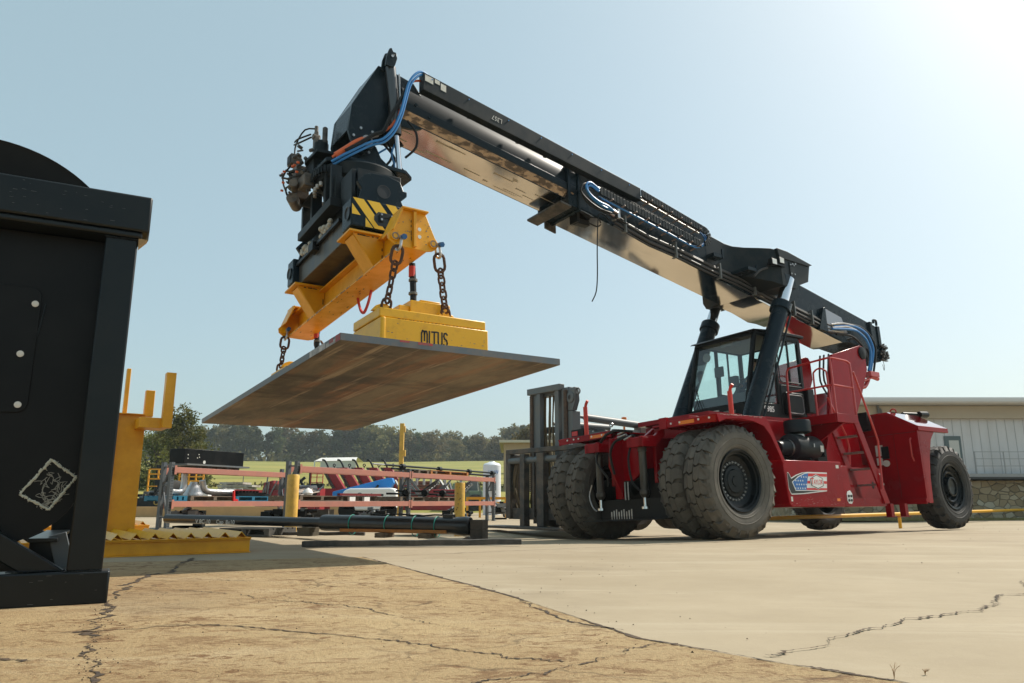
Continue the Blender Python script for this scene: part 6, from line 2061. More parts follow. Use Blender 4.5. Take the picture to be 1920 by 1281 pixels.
# black box beam on top of the left rack
x0, x1 = rx(ML, 357), rx(ML, 468)
bb = thing('box_beam', 'long black steel box beam lying on top of the single bay pallet rack', 'steel beam', (x0, .2, TOPZ), base=ML)
MB().bx(x0, x1, .1, .55, TOPZ + .10, TOPZ + .44).build('box', blackp, bb, .006)
mb = MB(); mb.bx(x0 + .02, x1 + .12, .0, .62, TOPZ + .06, TOPZ + .098); mb.build('base_flange', greymetal, bb)
mb = MB()
for k in range(5):
    xx = x0 + .4 + k * .3; mb.bx(xx, xx + .12, .05, .6, TOPZ, TOPZ + .06)
mb.build('spacer', oldwood, bb)
mb = MB()
for x_, z_ in ((.12, .22), (.12, .3), (.4, .24), (.46, .26), (.44, .32)):
    mb.disc((x0 + x_, .10, TOPZ + z_), (0, -1, 0), .014, 8)
mb.disc((x0 + .62, .10, TOPZ + .15), (0, -1, 0), .04, 14)
mb.build('pale_mark', offwhite, bb)
# pallets and loads
def pallet(M, x, y, z, label, m=wood, L_=1.0, W_=.9, group=None, name='pallet'):
    t = thing(name, label, 'pallet', (x, y, z), group, base=M)
    mb = MB()
    for k in range(3):
        mb.bx(x + k * (L_ - .1) / 2, x + k * (L_ - .1) / 2 + .1, y, y + W_, z + .02, z + .10)
    for k in range(6):
        yy_ = y + k * (W_ - .1) / 5
        mb.bx(x, x + L_, yy_, yy_ + .1, z + .10, z + .12)
    for k in range(3):
        yy_ = y + k * (W_ - .1) / 2
        mb.bx(x, x + L_, yy_, yy_ + .1, z, z + .02)
    mb.build('slats', m, t)
    return t
pallet(ML, rx(ML, 372), .03, SH, 'wooden pallet under the silver ducts on the shelf of the single bay rack', wood, 1.5)
pallet(ML, rx(ML, 340), .03, SH, 'bright blue pallet beside the silver ducts on the single bay rack', teal, .4)
pallet(ML, rx(ML, 455), .02, SH, 'dark blue plastic pallet stacked with black parts on the single bay rack', teal, 1.2)
x = rx(ML, 460)
t = thing('machine_parts', 'stack of flat black machine parts on the dark blue pallet', 'machine parts', (x, .1, SH + .12), base=ML)
mb = MB(); mb.bx(x, x + 1.0, .1, .8, SH + .122, SH + .18); mb.bx(x + .1, x + 1.1, .15, .7, SH + .18, SH + .22)
for k in range(8): mb.cyl((x + .1 + k * .12, .3, SH + .22), (x + .1 + k * .12, .3, SH + .26), .04, seg=8)
mb.build('parts', blackp, t)
x = rx(ML, 449)
t = thing('sign_bracket', 'small bright red bracket standing between ducts and dark blue pallet on a rack shelf', 'bracket', (x, .0, SH), base=ML)
mb = MB(); mb.prism([(x, SH), (x + .16, SH), (x + .16, SH + .04), (x + .06, SH + .06), (x + .03, SH + .26), (x, SH + .26)], 'y', 0, .05); mb.build('bracket', signred, t)
x = rx(ML, 448)
t = thing('red_channel', 'dark red steel channel lying behind the dark blue pallet on the single bay rack', 'steel channel', (x, .8, SH + .16), base=ML)
mb = MB(); mb.bx(x, x + 1.9, .8, .82, SH + .20, SH + .30); mb.bx(x, x + 1.9, .82, .88, SH + .20, SH + .215); mb.bx(x, x + 1.9, .82, .88, SH + .285, SH + .30); mb.bx(x + .2, x + .3, .8, .9, SH, SH + .20); mb.bx(x + 1.5, x + 1.6, .8, .9, SH, SH + .2); mb.build('channel', dkred, t)
x = rx(ML, 352)
t = thing('exhaust_duct', 'silver exhaust ducts with an upright pipe on the shelf of the single bay rack', 'duct', (x, .3, SH + .12), base=ML)
mb = MB()
z = SH + .125
mb.tube([(x, .3, z + .08), (x + .25, .3, z + .08), (x + .33, .3, z + .2), (x + .33, .3, z + .50)], .07, 12)
mb.lathe([(0, .22), (.05, .22), (.30, .08), (.32, .08)], (x + .68, .35, z), (0, 0, 1), 18, caps=True)
mb.tube([(x + .9, .32, z + .36), (x + .98, .32, z + .16), (x + 1.15, .32, z + .10), (x + 1.5, .32, z + .09), (x + 1.9, .3, z + .09)], .075, 12)
mb.build('duct', silver, t)
# middle rack shelf
x = rx(MM, 572)
pallet(MM, x, .02, SH, 'grey wooden pallet with scrap boards on the near end of the two bay rack', wood, 1.5)
t = thing('pipe_roll', 'short black pipe with open end on the scrap pallet of the two bay rack', 'pipe', (rx(MM, 603), .3, SH + .12), base=MM)
xx = rx(MM, 603)
mb = MB()
mb.lathe([(0, .115), (.40, .115), (.40, .10), (.02, .10), (.0, .10)], (xx, .55, SH + .24), (.85, -.5, 0), 20)
mb.build('pipe', mat('grey black pipe', (.07, .075, .085), .4), t)
MB().bar((xx + .30, .33, SH + .16), (xx + .5, .25, SH + .34), .03, .03).build('rod', steel, t)
t = thing('sheet_bundle', 'bundle of pale boards and white bags on the scrap pallet of the two bay rack', 'boards', (rx(MM, 580), .2, SH + .12), base=MM)
xx = rx(MM, 580)
mb = MB()
for k in range(4):
    mb.hexa([(xx + .05 * k, .1 + .1 * k, SH + .125 + .03 * k), (xx + .6, .1 + .1 * k, SH + .20 + .03 * k), (xx + .6, .25 + .1 * k, SH + .20 + .03 * k), (xx + .05 * k, .25 + .1 * k, SH + .125 + .03 * k), (xx + .05 * k, .1 + .1 * k, SH + .14 + .03 * k), (xx + .6, .1 + .1 * k, SH + .22 + .03 * k), (xx + .6, .25 + .1 * k, SH + .22 + .03 * k), (xx + .05 * k, .25 + .1 * k, SH + .14 + .03 * k)])
mb.build('boards', mat('pale board', (.5, .42, .36), .8), t)
MB().lathe([(0, .10), (.05, .12), (.12, .08), (.16, .01)], (xx + .22, .12, SH + .13), (0, 0, 1), 12).build('white_bag', white, t)
x = rx(MM, 642)
t = thing('red_tube', 'long dark red steel tube with a black end on the two bay rack', 'steel tube', (x, -.02, SH + .12), base=MM)
MB().bx(x, rx(MM, 718), -.03, .05, SH + .125, SH + .18).build('tube', mat('dark maroon paint', (.16, .01, .012), .5), t)
MB().bx(rx(MM, 718), rx(MM, 722), -.032, .052, SH + .123, SH + .182).build('end_cap', black, t)
pallet(MM, rx(MM, 640), .03, SH, 'wooden pallet carrying the dark red tube on the two bay rack', wood, 1.6)
for i, px_ in enumerate((660, 687)):
    x = rx(MM, px_)
    t = thing('carton', ('nearer of two small white cartons under the dark red tube' if i == 0 else 'farther of two small white cartons under the dark red tube, towards its black end'), 'carton', (x, .0, SH), base=MM)
    mb = MB(); mb.bx(x, x + .22, -.035, .028, SH + .001, SH + .10); mb.bx(x + .09, x + .13, -.036, -.0355, SH + .001, SH + .10)
    mb.build('carton', white, t, .004)
# right bay: bundles of black rods on pallets, long black shafts on the top beam
for i, px_ in enumerate((757, 826)):
    x = rx(MM, px_)
    pallet(MM, x, .03, SH, ('wooden pallet under the black rods beside the rack\'s middle upright' if i == 0 else 'wooden pallet under the black rods behind the bright yellow bollard'), wood, 1.2)
    t = thing('rod_assembly', ('assembly of black rods with raised arm beside the rack\'s middle upright' if i == 0 else 'assembly of black rods with raised arm behind the bright yellow bollard'), 'rods', (x, .2, SH + .12), base=MM)
    mb = MB()
    for z, y in ((.17, .1), (.27, .2), (.20, .5)):
        mb.cyl((x + .05, y, SH + z), (x + 1.35, y, SH + z), .028, seg=10)
    for xx in (x + .25, x + 1.2):
        mb.cyl((xx, .05, SH + .22), (xx + .08, .05, SH + .22), .10, seg=12)
    for dz in (0, .10):
        mb.cyl((x + 1.2, .1, SH + .18 + dz), (x + 2.0, .1, SH + .50 + dz), .035, seg=10)
    mb.build('rods', blackp, t)
    mb = MB()
    for k in range(5):
        mb.cyl((x + 1.3 + .13 * k, .06, SH + .24 + .055 * k), (x + 1.38 + .13 * k, .06, SH + .27 + .055 * k), .02, seg=8)
    mb.build('fitting', steel, t)
x0, x1 = rx(MM, 730), rx(MM, 935)
t = thing('drive_shaft', 'pair of long black steel shafts lying across the top of the rack', 'shaft', (x0, .1, TOPZ + .15), base=MM)
mb = MB()
mb.cyl((x0, .1, TOPZ + .17), (x1, .12, TOPZ + .17), .028, seg=12); mb.cyl((x0 + .5, .22, TOPZ + .10), (x1 - .1, .22, TOPZ + .08), .03, seg=12)
for f in (.12, .42, .70, .95):
    xx = x0 + (x1 - x0) * f
    mb.cyl((xx, .1, TOPZ + .16), (xx + .14, .1, TOPZ + .16), .07, seg=12)
mb.build('shafts', navyflat, t)
MB().cyl((x0 - .5, .1, TOPZ + .172), (x0, .1, TOPZ + .17), .02, seg=10).build('bright_end', steel, t)
pallet(MM, rx(MM, 790), .05, TOPZ - .02, 'weathered pallet on the top beam under the long black shafts', wood, 1.0, .8)
pallet(MM, rx(MM, 813), .05, TOPZ, 'orange brown pallet on the top beam under the long black shafts', woodo, 2.2, .8)

# things on the ground around the racks
def pile(name, label, cat, px0, px1, y0, y1, Y, n, m, seed, m2=None):
    rr = random.Random(seed)
    b = at((px0 + px1) / 2, y1, Y)
    t = thing(name, label, cat, (b.x, Y, ground_z(b.x, Y)))
    for mm, k_ in ((m, n), (m2, n // 2)):
        if mm is None: continue
        mb = MB()
        for k in range(k_):
            px_ = rr.uniform(px0, px1); f = 1 - abs((px_ - px0) / (px1 - px0) - .5) * 1.2
            py_ = y1 - (y1 - y0) * f * rr.uniform(0, .95)
            p = at(px_, py_, Y + rr.uniform(-.15, .3)); p.z = max(p.z, .04)
            q = rr.random()
            s = rr.uniform(.04, .12)
            if q < .5:
                mb.cyl(tuple(p), tuple(p + Vector((rr.gauss(0, s), rr.gauss(0, s), rr.gauss(0, s * .6)))), s * .5, s * .35, 9)
            else:
                mb.bx(p.x - s, p.x + s, p.y - s, p.y + s, max(0, p.z - s * .6), p.z + s * .5)
        b0 = at(px0, y1, Y); b1 = at(px1, y1, Y)
        mb.bx(b0.x, b1.x, Y - .1, Y + .3, 0.0, .05)
        mb.build('parts', mm, t)
    return t
pile('casting_pile', 'heap of grey metal castings on the ground under the single bay rack', 'castings', 328, 374, 951, 969, 18.2, 16, mat('dull casting', (.16, .15, .16), .5), 3, blackp)
b = at(374, 968, 18.4)
t = thing('steel_block', 'dark square steel block standing beside the heap of castings', 'steel block', (b.x, 18.4, 0))
mb = MB(); mb.bx(b.x - .06, b.x + .12, 18.3, 18.5, 0, .40); mb.bx(b.x - .12, b.x - .062, 18.32, 18.48, 0, .42); mb.build('block', navyflat, t, .01)
pile('axle_parts', 'black axle housing with hoses on the ground beside the pale bollard', 'axle', 498, 545, 954, 972, 17.0, 16, blackp, 5, greymetal)
b = at(598, 970, 18.6)
t = thing('wooden_crate', 'grey weathered wooden crate under the near bay of the two bay rack', 'crate', (b.x, 18.6, 0))
mb = MB()
for k in range(3): mb.bx(b.x - .30, b.x + .30, 18.3, 18.36, .04 + k * .13, .15 + k * .13)
mb.bx(b.x - .29, b.x + .29, 18.37, 18.9, 0, .42); mb.bx(b.x - .30, b.x - .22, 18.27, 18.299, 0, .44); mb.bx(b.x + .22, b.x + .30, 18.27, 18.299, 0, .44)
mb.build('planks', mat('grey crate boards', (.17, .16, .145), .9, col2=(.08, .08, .075), nscale=5, namt=.7), t)
pile('hose_pile', 'tangle of black parts between the grey crate and the pale bollard', 'machine parts', 557, 582, 950, 970, 16.9, 14, blackp, 15, steel)
pile('engine_parts', 'black engine parts on the ground behind the bright yellow rust chipped bollard', 'machine parts', 832, 884, 951, 968, 19.5, 16, blackp, 9, greymetal)
pile('hose_pile', 'row of black hoses and fittings behind the strapped cylinder', 'machine parts', 672, 722, 951, 968, 17.5, 16, blackp, 19, greymetal)
b = at(783, 966, 16.6)
t = thing('arched_guard', 'half round black steel guard standing behind the strapped cylinder', 'guard', (b.x, 16.6, 0))
P = [(b.x + .34 * math.cos(a), .12 + .22 * math.sin(a)) for a in [PI * k / 12 for k in range(13)]]
mb = MB(); mb.prism(P, 'y', 16.6, 16.62); mb.prism([(b.x + .34 * math.cos(a), .12 + .22 * math.sin(a)) for a in [PI * k / 12 for k in range(13)]] + [(b.x + .32 * math.cos(a), .12 + .2 * math.sin(a)) for a in [PI * k / 12 for k in range(12, -1, -1)]], 'y', 16.3, 16.6); mb.bx(b.x - .34, b.x + .34, 16.3, 16.62, .0, .12)
mb.build('guard', blackg, t)

# bollards and the tall post
def bollard(px_, pb, pt, Y, r, label):
    b = at(px_, pb, Y)
    t = thing('bollard', label, 'bollard', (b.x, Y, 0))
    z = at(px_, pt, Y).z
    MB().lathe([(0, r), (z - .02, r), (z, r * .9), (z + .002, 0)], (b.x, Y, 0), (0, 0, 1), 24).build('tube', bollardy, t)
    return t
bollard(544, 999, 890, 15.4, .120, 'short pale yellow steel bollard between the single bay and two bay racks')
bb_ = bollard(861, 1006, 905, 13.9, .094, 'short bright yellow bollard with rust chips behind the cylinder end')
b = at(861, 1006, 13.9)
mb = MB()
for k in range(14):
    a = rc.uniform(-2.2, -.9); z = rc.uniform(.15, .9); p = Vector((b.x + .0945 * math.cos(a), 13.9 + .0945 * math.sin(a), z))
    mb.ball(tuple(p), rc.uniform(.004, .010), 6)
mb.build('rust_spot', brownsteel, bb_)
b = at(749, 972, 24.5)
t = thing('lamp_post', 'tall slim yellow post with two small boxes on its side', 'post', (b.x, 24.5, 0))
MB().bx(b.x - .068, b.x + .068, 24.43, 24.57, 0, 3.10).build('post', bollardy, t, .01)
for py_, in ((805,), (850,)):
    p = at(757, py_, 24.5)
    MB().bx(p.x - .03, p.x + .06, 24.44, 24.56, p.z - .10, p.z + .10).build('box', bollardy, t, .01)

# black hydraulic cylinder strapped to timber on blocks
a, b = at(606, 969, 13.9), at(884, 980.5, 12.9)
a = Vector((a.x, a.y, .236)); b = Vector((b.x, b.y, .200))
hc = thing('hydraulic_cylinder', 'big black hydraulic cylinder strapped with green bands, lying on wooden blocks', 'cylinder', ((a.x + b.x) / 2, (a.y + b.y) / 2, 0))
d = (b - a).normalized(); Lc = (b - a).length
gloss = mat('black cylinder paint', (.012, .013, .014), .32, col2=(.03, .03, .03), nscale=5, namt=.5, coat=.2)
MB().lathe([(-.03, .06), (0, .135), (.06, .142), (Lc - .32, .142), (Lc - .28, .15), (Lc - .10, .165), (Lc - .02, .15), (Lc + .0, .12), (Lc, 0)], tuple(a), tuple(d), 32).build('barrel', gloss, hc)
a2 = a - d * 3.6
MB().cyl(tuple(a2), tuple(a), .085, seg=20).build('rod', gloss, hc)
u = d.cross(Vector((0, 0, 1))).normalized(); up = u.cross(d)
mb = MB()
mb.bx(0, 0, 0, 0, 0, 0)
mb.bm.free(); mb = MB()
mb.tube([tuple(a + d * t_ + up * (.165 + .012 * math.sin(t_ * 9)) - u * .02) for t_ in [.95 + k * .14 for k in range(11)]], .014, 6)
mb.build('oil_pipe', gloss, hc)
mb = MB()
p = a + d * (Lc - .42) + up * .16
mb.bar(tuple(p - d * .09), tuple(p + d * .10), .10, .06)
mb.build('port_block', gloss, hc)
mb = MB()
for t_ in (.62, 1.33, 1.86, 2.28):
    c = a + d * t_
    mb.tube([tuple(c + u * (.150 * math.cos(k)) + up * (.150 * math.sin(k) - (.04 if math.sin(k) < -.6 else 0))) + () for k in [2 * PI * j / 24 for j in range(24)]], .008, 5, closed=True, smooth=1)
mb.build('strap', greenband, hc)
for wd_, ww_ in (('V 8C-10', 2.62), ('Cap', 2.22), ('8x10', 1.98)):
    text('chalk_lettering', wd_, .105, Matrix.Translation(a - d * ww_ - Vector((u.x, u.y, u.z)) * 0 + (-u if u.y > 0 else u) * .089 - up * .035) @ Matrix(((d.x, up.x, (-u.x if u.y > 0 else u.x), 0), (d.y, up.y, (-u.y if u.y > 0 else u.y), 0), (d.z, up.z, (-u.z if u.y > 0 else u.z), 0), (0, 0, 0, 1))), chalk, hc, .001, 1.0)
tb = thing('timber', 'orange sawn timber strapped underneath the black hydraulic cylinder', 'timber', tuple(a + d * 1.4 - Vector((0, 0, .17))))
mb = MB(); q_ = Vector((u.x, u.y, 0)) * (.10 if u.y < 0 else -.10); mb.bar(tuple(Vector((a.x, a.y, .115)) + Vector((d.x, d.y, 0)) * .45 + q_), tuple(Vector((a.x, a.y, .112)) + Vector((d.x, d.y, 0)) * 2.5 + q_), .10, .055); mb.build('timber', woodo, tb, .003)
def block(c, sx, sy, sz, yaw, label, m=wood, name='wooden_block'):
    t = thing(name, label, 'wooden block', (c[0], c[1], c[2]))
    M = Matrix.Translation(Vector(c)) @ Matrix.Rotation(yaw, 4, 'Z')
    mb = MB()
    for k in range(2):
        mb.bx(-sx / 2, sx / 2, -sy / 2, sy / 2, sz * k / 2 + .001, sz * (k + 1) / 2 - .001)
    bmesh.ops.transform(mb.bm, matrix=M, verts=mb.bm.verts)
    mb.build('block', m, t, .004)
    return t
yaw = math.atan2(d.y, d.x)
for t_, lab, sz in ((1.30, 'wooden block under the middle of the black cylinder', .10), (2.13, 'wooden block under the black cylinder next to its closed end', .09)):
    c = a + d * t_
    block((c.x + q_.x * .6, c.y + q_.y * .6, 0), .20, .34, .082, yaw, lab)
c = b + d * .14
block((c.x, c.y, 0), .22, .25, .31, yaw, 'tall dark wooden block standing against the closed end of the cylinder', mat('dark stained wood', (.085, .065, .05), .85, col2=(.035, .03, .025), nscale=5, namt=.7))
c = a - d * .30
block((c.x, c.y, 0), .26, .3, c.z - .09, yaw, 'brown wooden block under the black cylinder rod', mat('brown block wood', (.09, .075, .05), .9))
c = a - d * 1.35
pt = thing('pallet', 'dark wooden pallet on the ground under the long black rod', 'pallet', (c.x, c.y, 0))
mb = MB()
M = Matrix.Translation(Vector((c.x, c.y, 0))) @ Matrix.Rotation(yaw, 4, 'Z')
for k in range(3): mb.bx(-.6 + k * .5, -.5 + k * .5, -.4, .4, .02, .11)
for k in range(6): mb.bx(-.6, .5, -.4 + k * .14, -.3 + k * .14, .111, .135)
for k in range(3): mb.bx(-.6, .5, -.4 + k * .35, -.3 + k * .35, 0, .019)
bmesh.ops.transform(mb.bm, matrix=M, verts=mb.bm.verts)
mb.build('slats', oldwood, pt)
b_ = at(877, 1007, 12.7)
t = thing('rubble_lump', 'small dark lump of rubble on the concrete below the cylinder end', 'rubble', (b_.x, 12.7, 0))
MB().poly([(b_.x - .1, 12.6, 0), (b_.x + .1, 12.62, 0), (b_.x + .07, 12.8, 0), (b_.x - .08, 12.8, 0), (b_.x + .02, 12.68, .05), (b_.x - .03, 12.72, .04)], [(0, 1, 4), (1, 2, 4), (2, 3, 5), (3, 0, 5), (0, 4, 5), (2, 5, 4)]).build('lump', brownsteel, t)
def beam_on_ground(p0, p1, w_, h_, label):
    p0, p1 = Vector(p0), Vector(p1)
    t = thing('timber', label, 'timber', tuple((p0 + p1) / 2))
    c0 = p0 + Vector((0, 0, h_ / 2 + .002)); c1 = p1 + Vector((0, 0, h_ / 2 + .002))
    mb = MB()
    mb.loft([[tuple(c + Vector((0, s * w_ / 2, r_ * h_ / 2)) + Vector((0, .01 * (k % 2), .006 * math.sin(3 * k)))) for s, r_ in ((-1, -1), (1, -1), (1, 1), (-1, 1))] for k, c in ((k, c0.lerp(c1, k / 8)) for k in range(9))])
    mb.build('timber', oldwood, t, .008)
beam_on_ground((-2.86, 10.62, 0), (.14, 11.3, 0), .13, .075, 'long dark timber lying flat on the concrete in front of cylinder')
beam_on_ground((-5.5, 14.3, 0), (-2.7, 14.2, 0), .12, .06, 'weathered timber lying on the concrete behind the serrated base')

# tan concrete barrier with a trough on it, beyond the racks
def barrier(px0, px1, label, seam):
    a, b = at(px0, 968, 31), at(px1, 968, 31)
    t = thing('concrete_barrier', label, 'barrier', ((a.x + b.x) / 2, 31, 0))
    mb = MB()
    n_ = max(1, int((b.x - a.x) / 3))
    for k in range(n_):
        w_ = (b.x - a.x) / n_
        mb.bx(a.x + k * w_ + .02, a.x + (k + 1) * w_ - .02, 30.9, 31.15, 0, .41)
    mb.build('panels', tan, t, .01)
barrier(150, 560, 'long low tan painted concrete barrier behind the single bay rack', 1)
barrier(618, 690, 'short tan painted concrete barrier seen under the near bay of the two bay rack', 0)
a, b = at(262, 950, 32), at(322, 950, 32)
t = thing('steel_trough', 'black steel trough with a round yellow mark, standing beyond the tan barrier', 'trough', ((a.x + b.x) / 2, 32, 0))
mb = MB(); mb.bx(a.x - 1.5, b.x, 31.8, 32.4, .2, .75); mb.bx(a.x - 1.5, a.x - 1.3, 31.9, 32.3, 0, .2); mb.bx(b.x - .3, b.x - .1, 31.9, 32.3, 0, .2); mb.build('trough', navyflat, t, .01)
m_ = at(293, 942, 31.8)
MB().lathe([(0, .12), (.005, .12), (.005, .07), (0, .07)], (m_.x, 31.8, m_.z), (0, -1, 0), 20).build('yellow_mark', mat('olive yellow mark', (.30, .22, .06), .7), t)
pile('scrap_pile', 'heap of steel scrap lying on the black trough beside yellow column', 'scrap', 264, 312, 918, 936, 32.5, 30, mat('mixed scrap steel', (.20, .21, .22), .5, col2=(.06, .05, .05), nscale=4, namt=.9), 22, blackp)
# access platform with yellow rails and a big tyre, far left
b = at(288, 935, 36)
t = thing('access_platform', 'small yellow railed access platform with a ladder beyond the racks', 'platform', (b.x, 36, 0))
mb = MB()
z0, z1 = at(288, 898, 36).z, at(288, 880, 36).z
for dx in (-.33, .12, .33):
    mb.bx(b.x + dx - .03, b.x + dx + .03, 35.97, 36.03, 0 if abs(dx) > .2 else z0, z1)
for z in (z0, (z0 + z1) / 2, z1): mb.bx(b.x - .33, b.x + .36, 35.98, 36.02, z - .03, z + .03)
for z in (.5, .9, 1.3): mb.bx(b.x - .3, b.x + .1, 35.98, 36.02, z, z + .04)
mb.build('frame', mat('orange yellow rail', (.70, .30, .01), .4), t)
b = at(357, 930, 36)
t = thing('railed_deck', 'yellow railed deck with black mesh panels seen through the single bay rack', 'platform', (b.x, 36, 0))
mb = MB()
z0, z1 = at(357, 902, 36).z, at(357, 886, 36).z
for px_ in (336, 354, 367, 381): x_ = at(px_, 900, 36).x; mb.bx(x_ - .03, x_ + .03, 35.97, 36.03, 0, z1)
x0, x1 = at(334, 900, 36).x, at(383, 900, 36).x
for z in (z0, (z0 + z1) / 2): mb.bx(x0, x1, 35.98, 36.02, z - .03, z + .03)
mb.build('frame', MATS['orange yellow rail'], t)
xa, xb = at(337, 900, 36).x, at(365, 900, 36).x
MB().bx(xa, xb, 36.03, 36.06, z0 + .05, z1 - .05).build('mesh_panel', black, t)
b = at(372, 918, 36)
MB().bx(b.x - .3, b.x + .28, 35.9, 36.3, b.z - .1, b.z + .2).build('control_box', white, t)
MB().bx(b.x - .05, b.x + .15, 35.89, 35.899, b.z - .02, b.z + .13).build('blue_label', bluepaint, t)
b = at(309, 905, 38)
t = thing('dark_cabinet', 'dark upright cabinet beyond the near end of the single bay rack', 'cabinet', (b.x, 38, 0))
mb = MB(); mb.bx(b.x - .35, b.x + .3, 37.7, 38.2, 0, at(309, 873, 38).z); mb.bx(b.x - .3, b.x + .25, 37.68, 37.7, .2, 2.1); mb.build('cabinet', navyflat, t, .02)
b = at(320, 925, 34)
t = thing('loose_tyre', 'large dark loader tyre lying behind the single bay rack beside a white tank', 'tyre', (b.x, 34, 0))
MB().lathe([(-.3, .40), (-.32, .6), (-.25, .74), (0, .77), (.25, .74), (.32, .6), (.3, .40)], (b.x + .15, 34, .77), (.6, -.5, 0), 32).build('tread', tyrem2, t)
t = thing('white_tank', 'long white wrapped tank lying beyond the loader tyre', 'tank', (b.x + 1.0, 34.5, 0))
mb = MB(); mb.cyl((b.x - .4, 34.6, .95), (b.x + 1.6, 34.4, .95), .22, seg=16); mb.bx(b.x - .3, b.x - .1, 34.4, 34.8, 0, .8); mb.bx(b.x + 1.2, b.x + 1.4, 34.3, 34.7, 0, .8); mb.build('tank', white, t)
pile('scrap_pile', 'row of steel scrap and pipes along the field edge beside the low red machines', 'scrap', 384, 480, 915, 930, 36, 60, mat('pale scrap', (.55, .52, .47), .6, col2=(.2, .17, .13), nscale=2, namt=.9), 31, greymetal)

# two more machines parked beyond the racks
def parked(px0, px1, yt, yb, Y, label, m, cabm, seed):
    rr = random.Random(seed)
    a, b = at(px0, yb, Y), at(px1, yb, Y)
    t = thing('parked_machine', label, 'machine', ((a.x + b.x) / 2, Y, 0))
    zt_ = at(px0, yt, Y).z
    L_ = b.x - a.x
    mb = MB()
    mb.bx(a.x, b.x, Y, Y + 1.6, .55, .55 + (zt_ - .55) * .45)
    mb.prism([(a.x + L_ * .05, .55 + (zt_ - .55) * .45), (a.x + L_ * .4, .55 + (zt_ - .55) * .45), (a.x + L_ * .38, .55 + (zt_ - .55) * .8), (a.x + L_ * .1, .55 + (zt_ - .55) * .72)], 'y', Y + .1, Y + 1.4)
    mb.build('body', m, t, .03)
    mb = MB()
    mb.prism([(a.x + L_ * .55, .55 + (zt_ - .55) * .451), (a.x + L_ * .85, .55 + (zt_ - .55) * .451), (a.x + L_ * .82, zt_), (a.x + L_ * .6, zt_)], 'y', Y + .3, Y + 1.3)
    cb = mb.build('cab', cabm, t, .03)
    for f in (.18, .78):
        x_ = a.x + L_ * f
        MB().lathe([(-.2, .2), (-.22, .4), (-.15, .52), (.15, .52), (.22, .4), (.2, .2), (.1, .18), (.1, 0)], (x_, Y + .05, .5), (0, -1, 0), 24).build('wheel', tyrem2, t)
    mb = MB()
    for k in range(7):
        x_ = a.x + L_ * rr.uniform(0, 1)
        mb.bar((x_, Y - .05, .6), (x_ + rr.uniform(-.5, .5), Y - .05, zt_ * rr.uniform(.7, 1.0)), .06, .06)
    mb.build('rail', rr.choice((greymetal, offwhite)), t)
parked(486, 548, 890, 940, 41, 'parked dull red machine with a dark cab beyond the pale bollard', dkred, navyflat, 3)
parked(842, 905, 893, 938, 44, 'parked pale green machine with a grey cab beyond the bright yellow bollard', mat('pale green paint', (.16, .24, .17), .5, col2=(.12, .16, .12), nscale=3, namt=.6), greymetal, 8)

def trailer(px0, px1, yt, Y, label, m, seed):
    rr = random.Random(seed)
    a, b = at(px0, 935, Y), at(px1, 935, Y)
    t = thing('flat_trailer', label, 'trailer', ((a.x + b.x) / 2, Y, 0))
    mb = MB(); mb.bx(a.x, b.x, Y, Y + 2.2, .95, 1.12); mb.bx(a.x + .3, b.x - .3, Y + .5, Y + 1.6, .75, .95)
    for k in range(10): mb.bx(a.x + (b.x - a.x) * k / 10, a.x + (b.x - a.x) * k / 10 + .05, Y - .03, Y, .98, 1.10)
    mb.build('deck', navyflat, t)
    for f in (.62, .78):
        x_ = a.x + (b.x - a.x) * f
        MB().lathe([(-.18, .2), (-.2, .38), (-.14, .5), (.14, .5), (.2, .38), (.18, .2), (.1, .15), (.1, 0)], (x_, Y + .15, .5), (0, -1, 0), 22).build('wheel', tyrem2, t)
    mb = MB()
    zt_ = at(px0, yt, Y).z
    n_ = 4
    for k in range(n_):
        L_ = (b.x - a.x) * rr.uniform(.5, .9); x_ = a.x + rr.uniform(.05, .1) * (b.x - a.x); z_ = 1.13 + k * (zt_ - 1.13) / n_
        mb.bx(x_, x_ + L_, Y + .1 + .05 * k, Y + 1.8, z_ + .04, z_ + (zt_ - 1.13) / n_)
        mb.bx(x_ + .3, x_ + .45, Y + .1, Y + 1.8, z_, z_ + .04); mb.bx(x_ + L_ - .45, x_ + L_ - .3, Y + .1, Y + 1.8, z_, z_ + .04)
    mb.build('steel_stack', m, t)
trailer(398, 486, 904, 47, 'flat trailer stacked with pale steel sheets at the edge of the field', mat('pale sheet steel', (.40, .38, .35), .5, col2=(.22, .17, .13), nscale=2, namt=.9), 3)
trailer(752, 842, 902, 48, 'flat trailer stacked with rust red steel beams behind the red chassis', mat('rust red beams', (.22, .06, .04), .6, col2=(.12, .05, .04), nscale=2, namt=.8), 5)

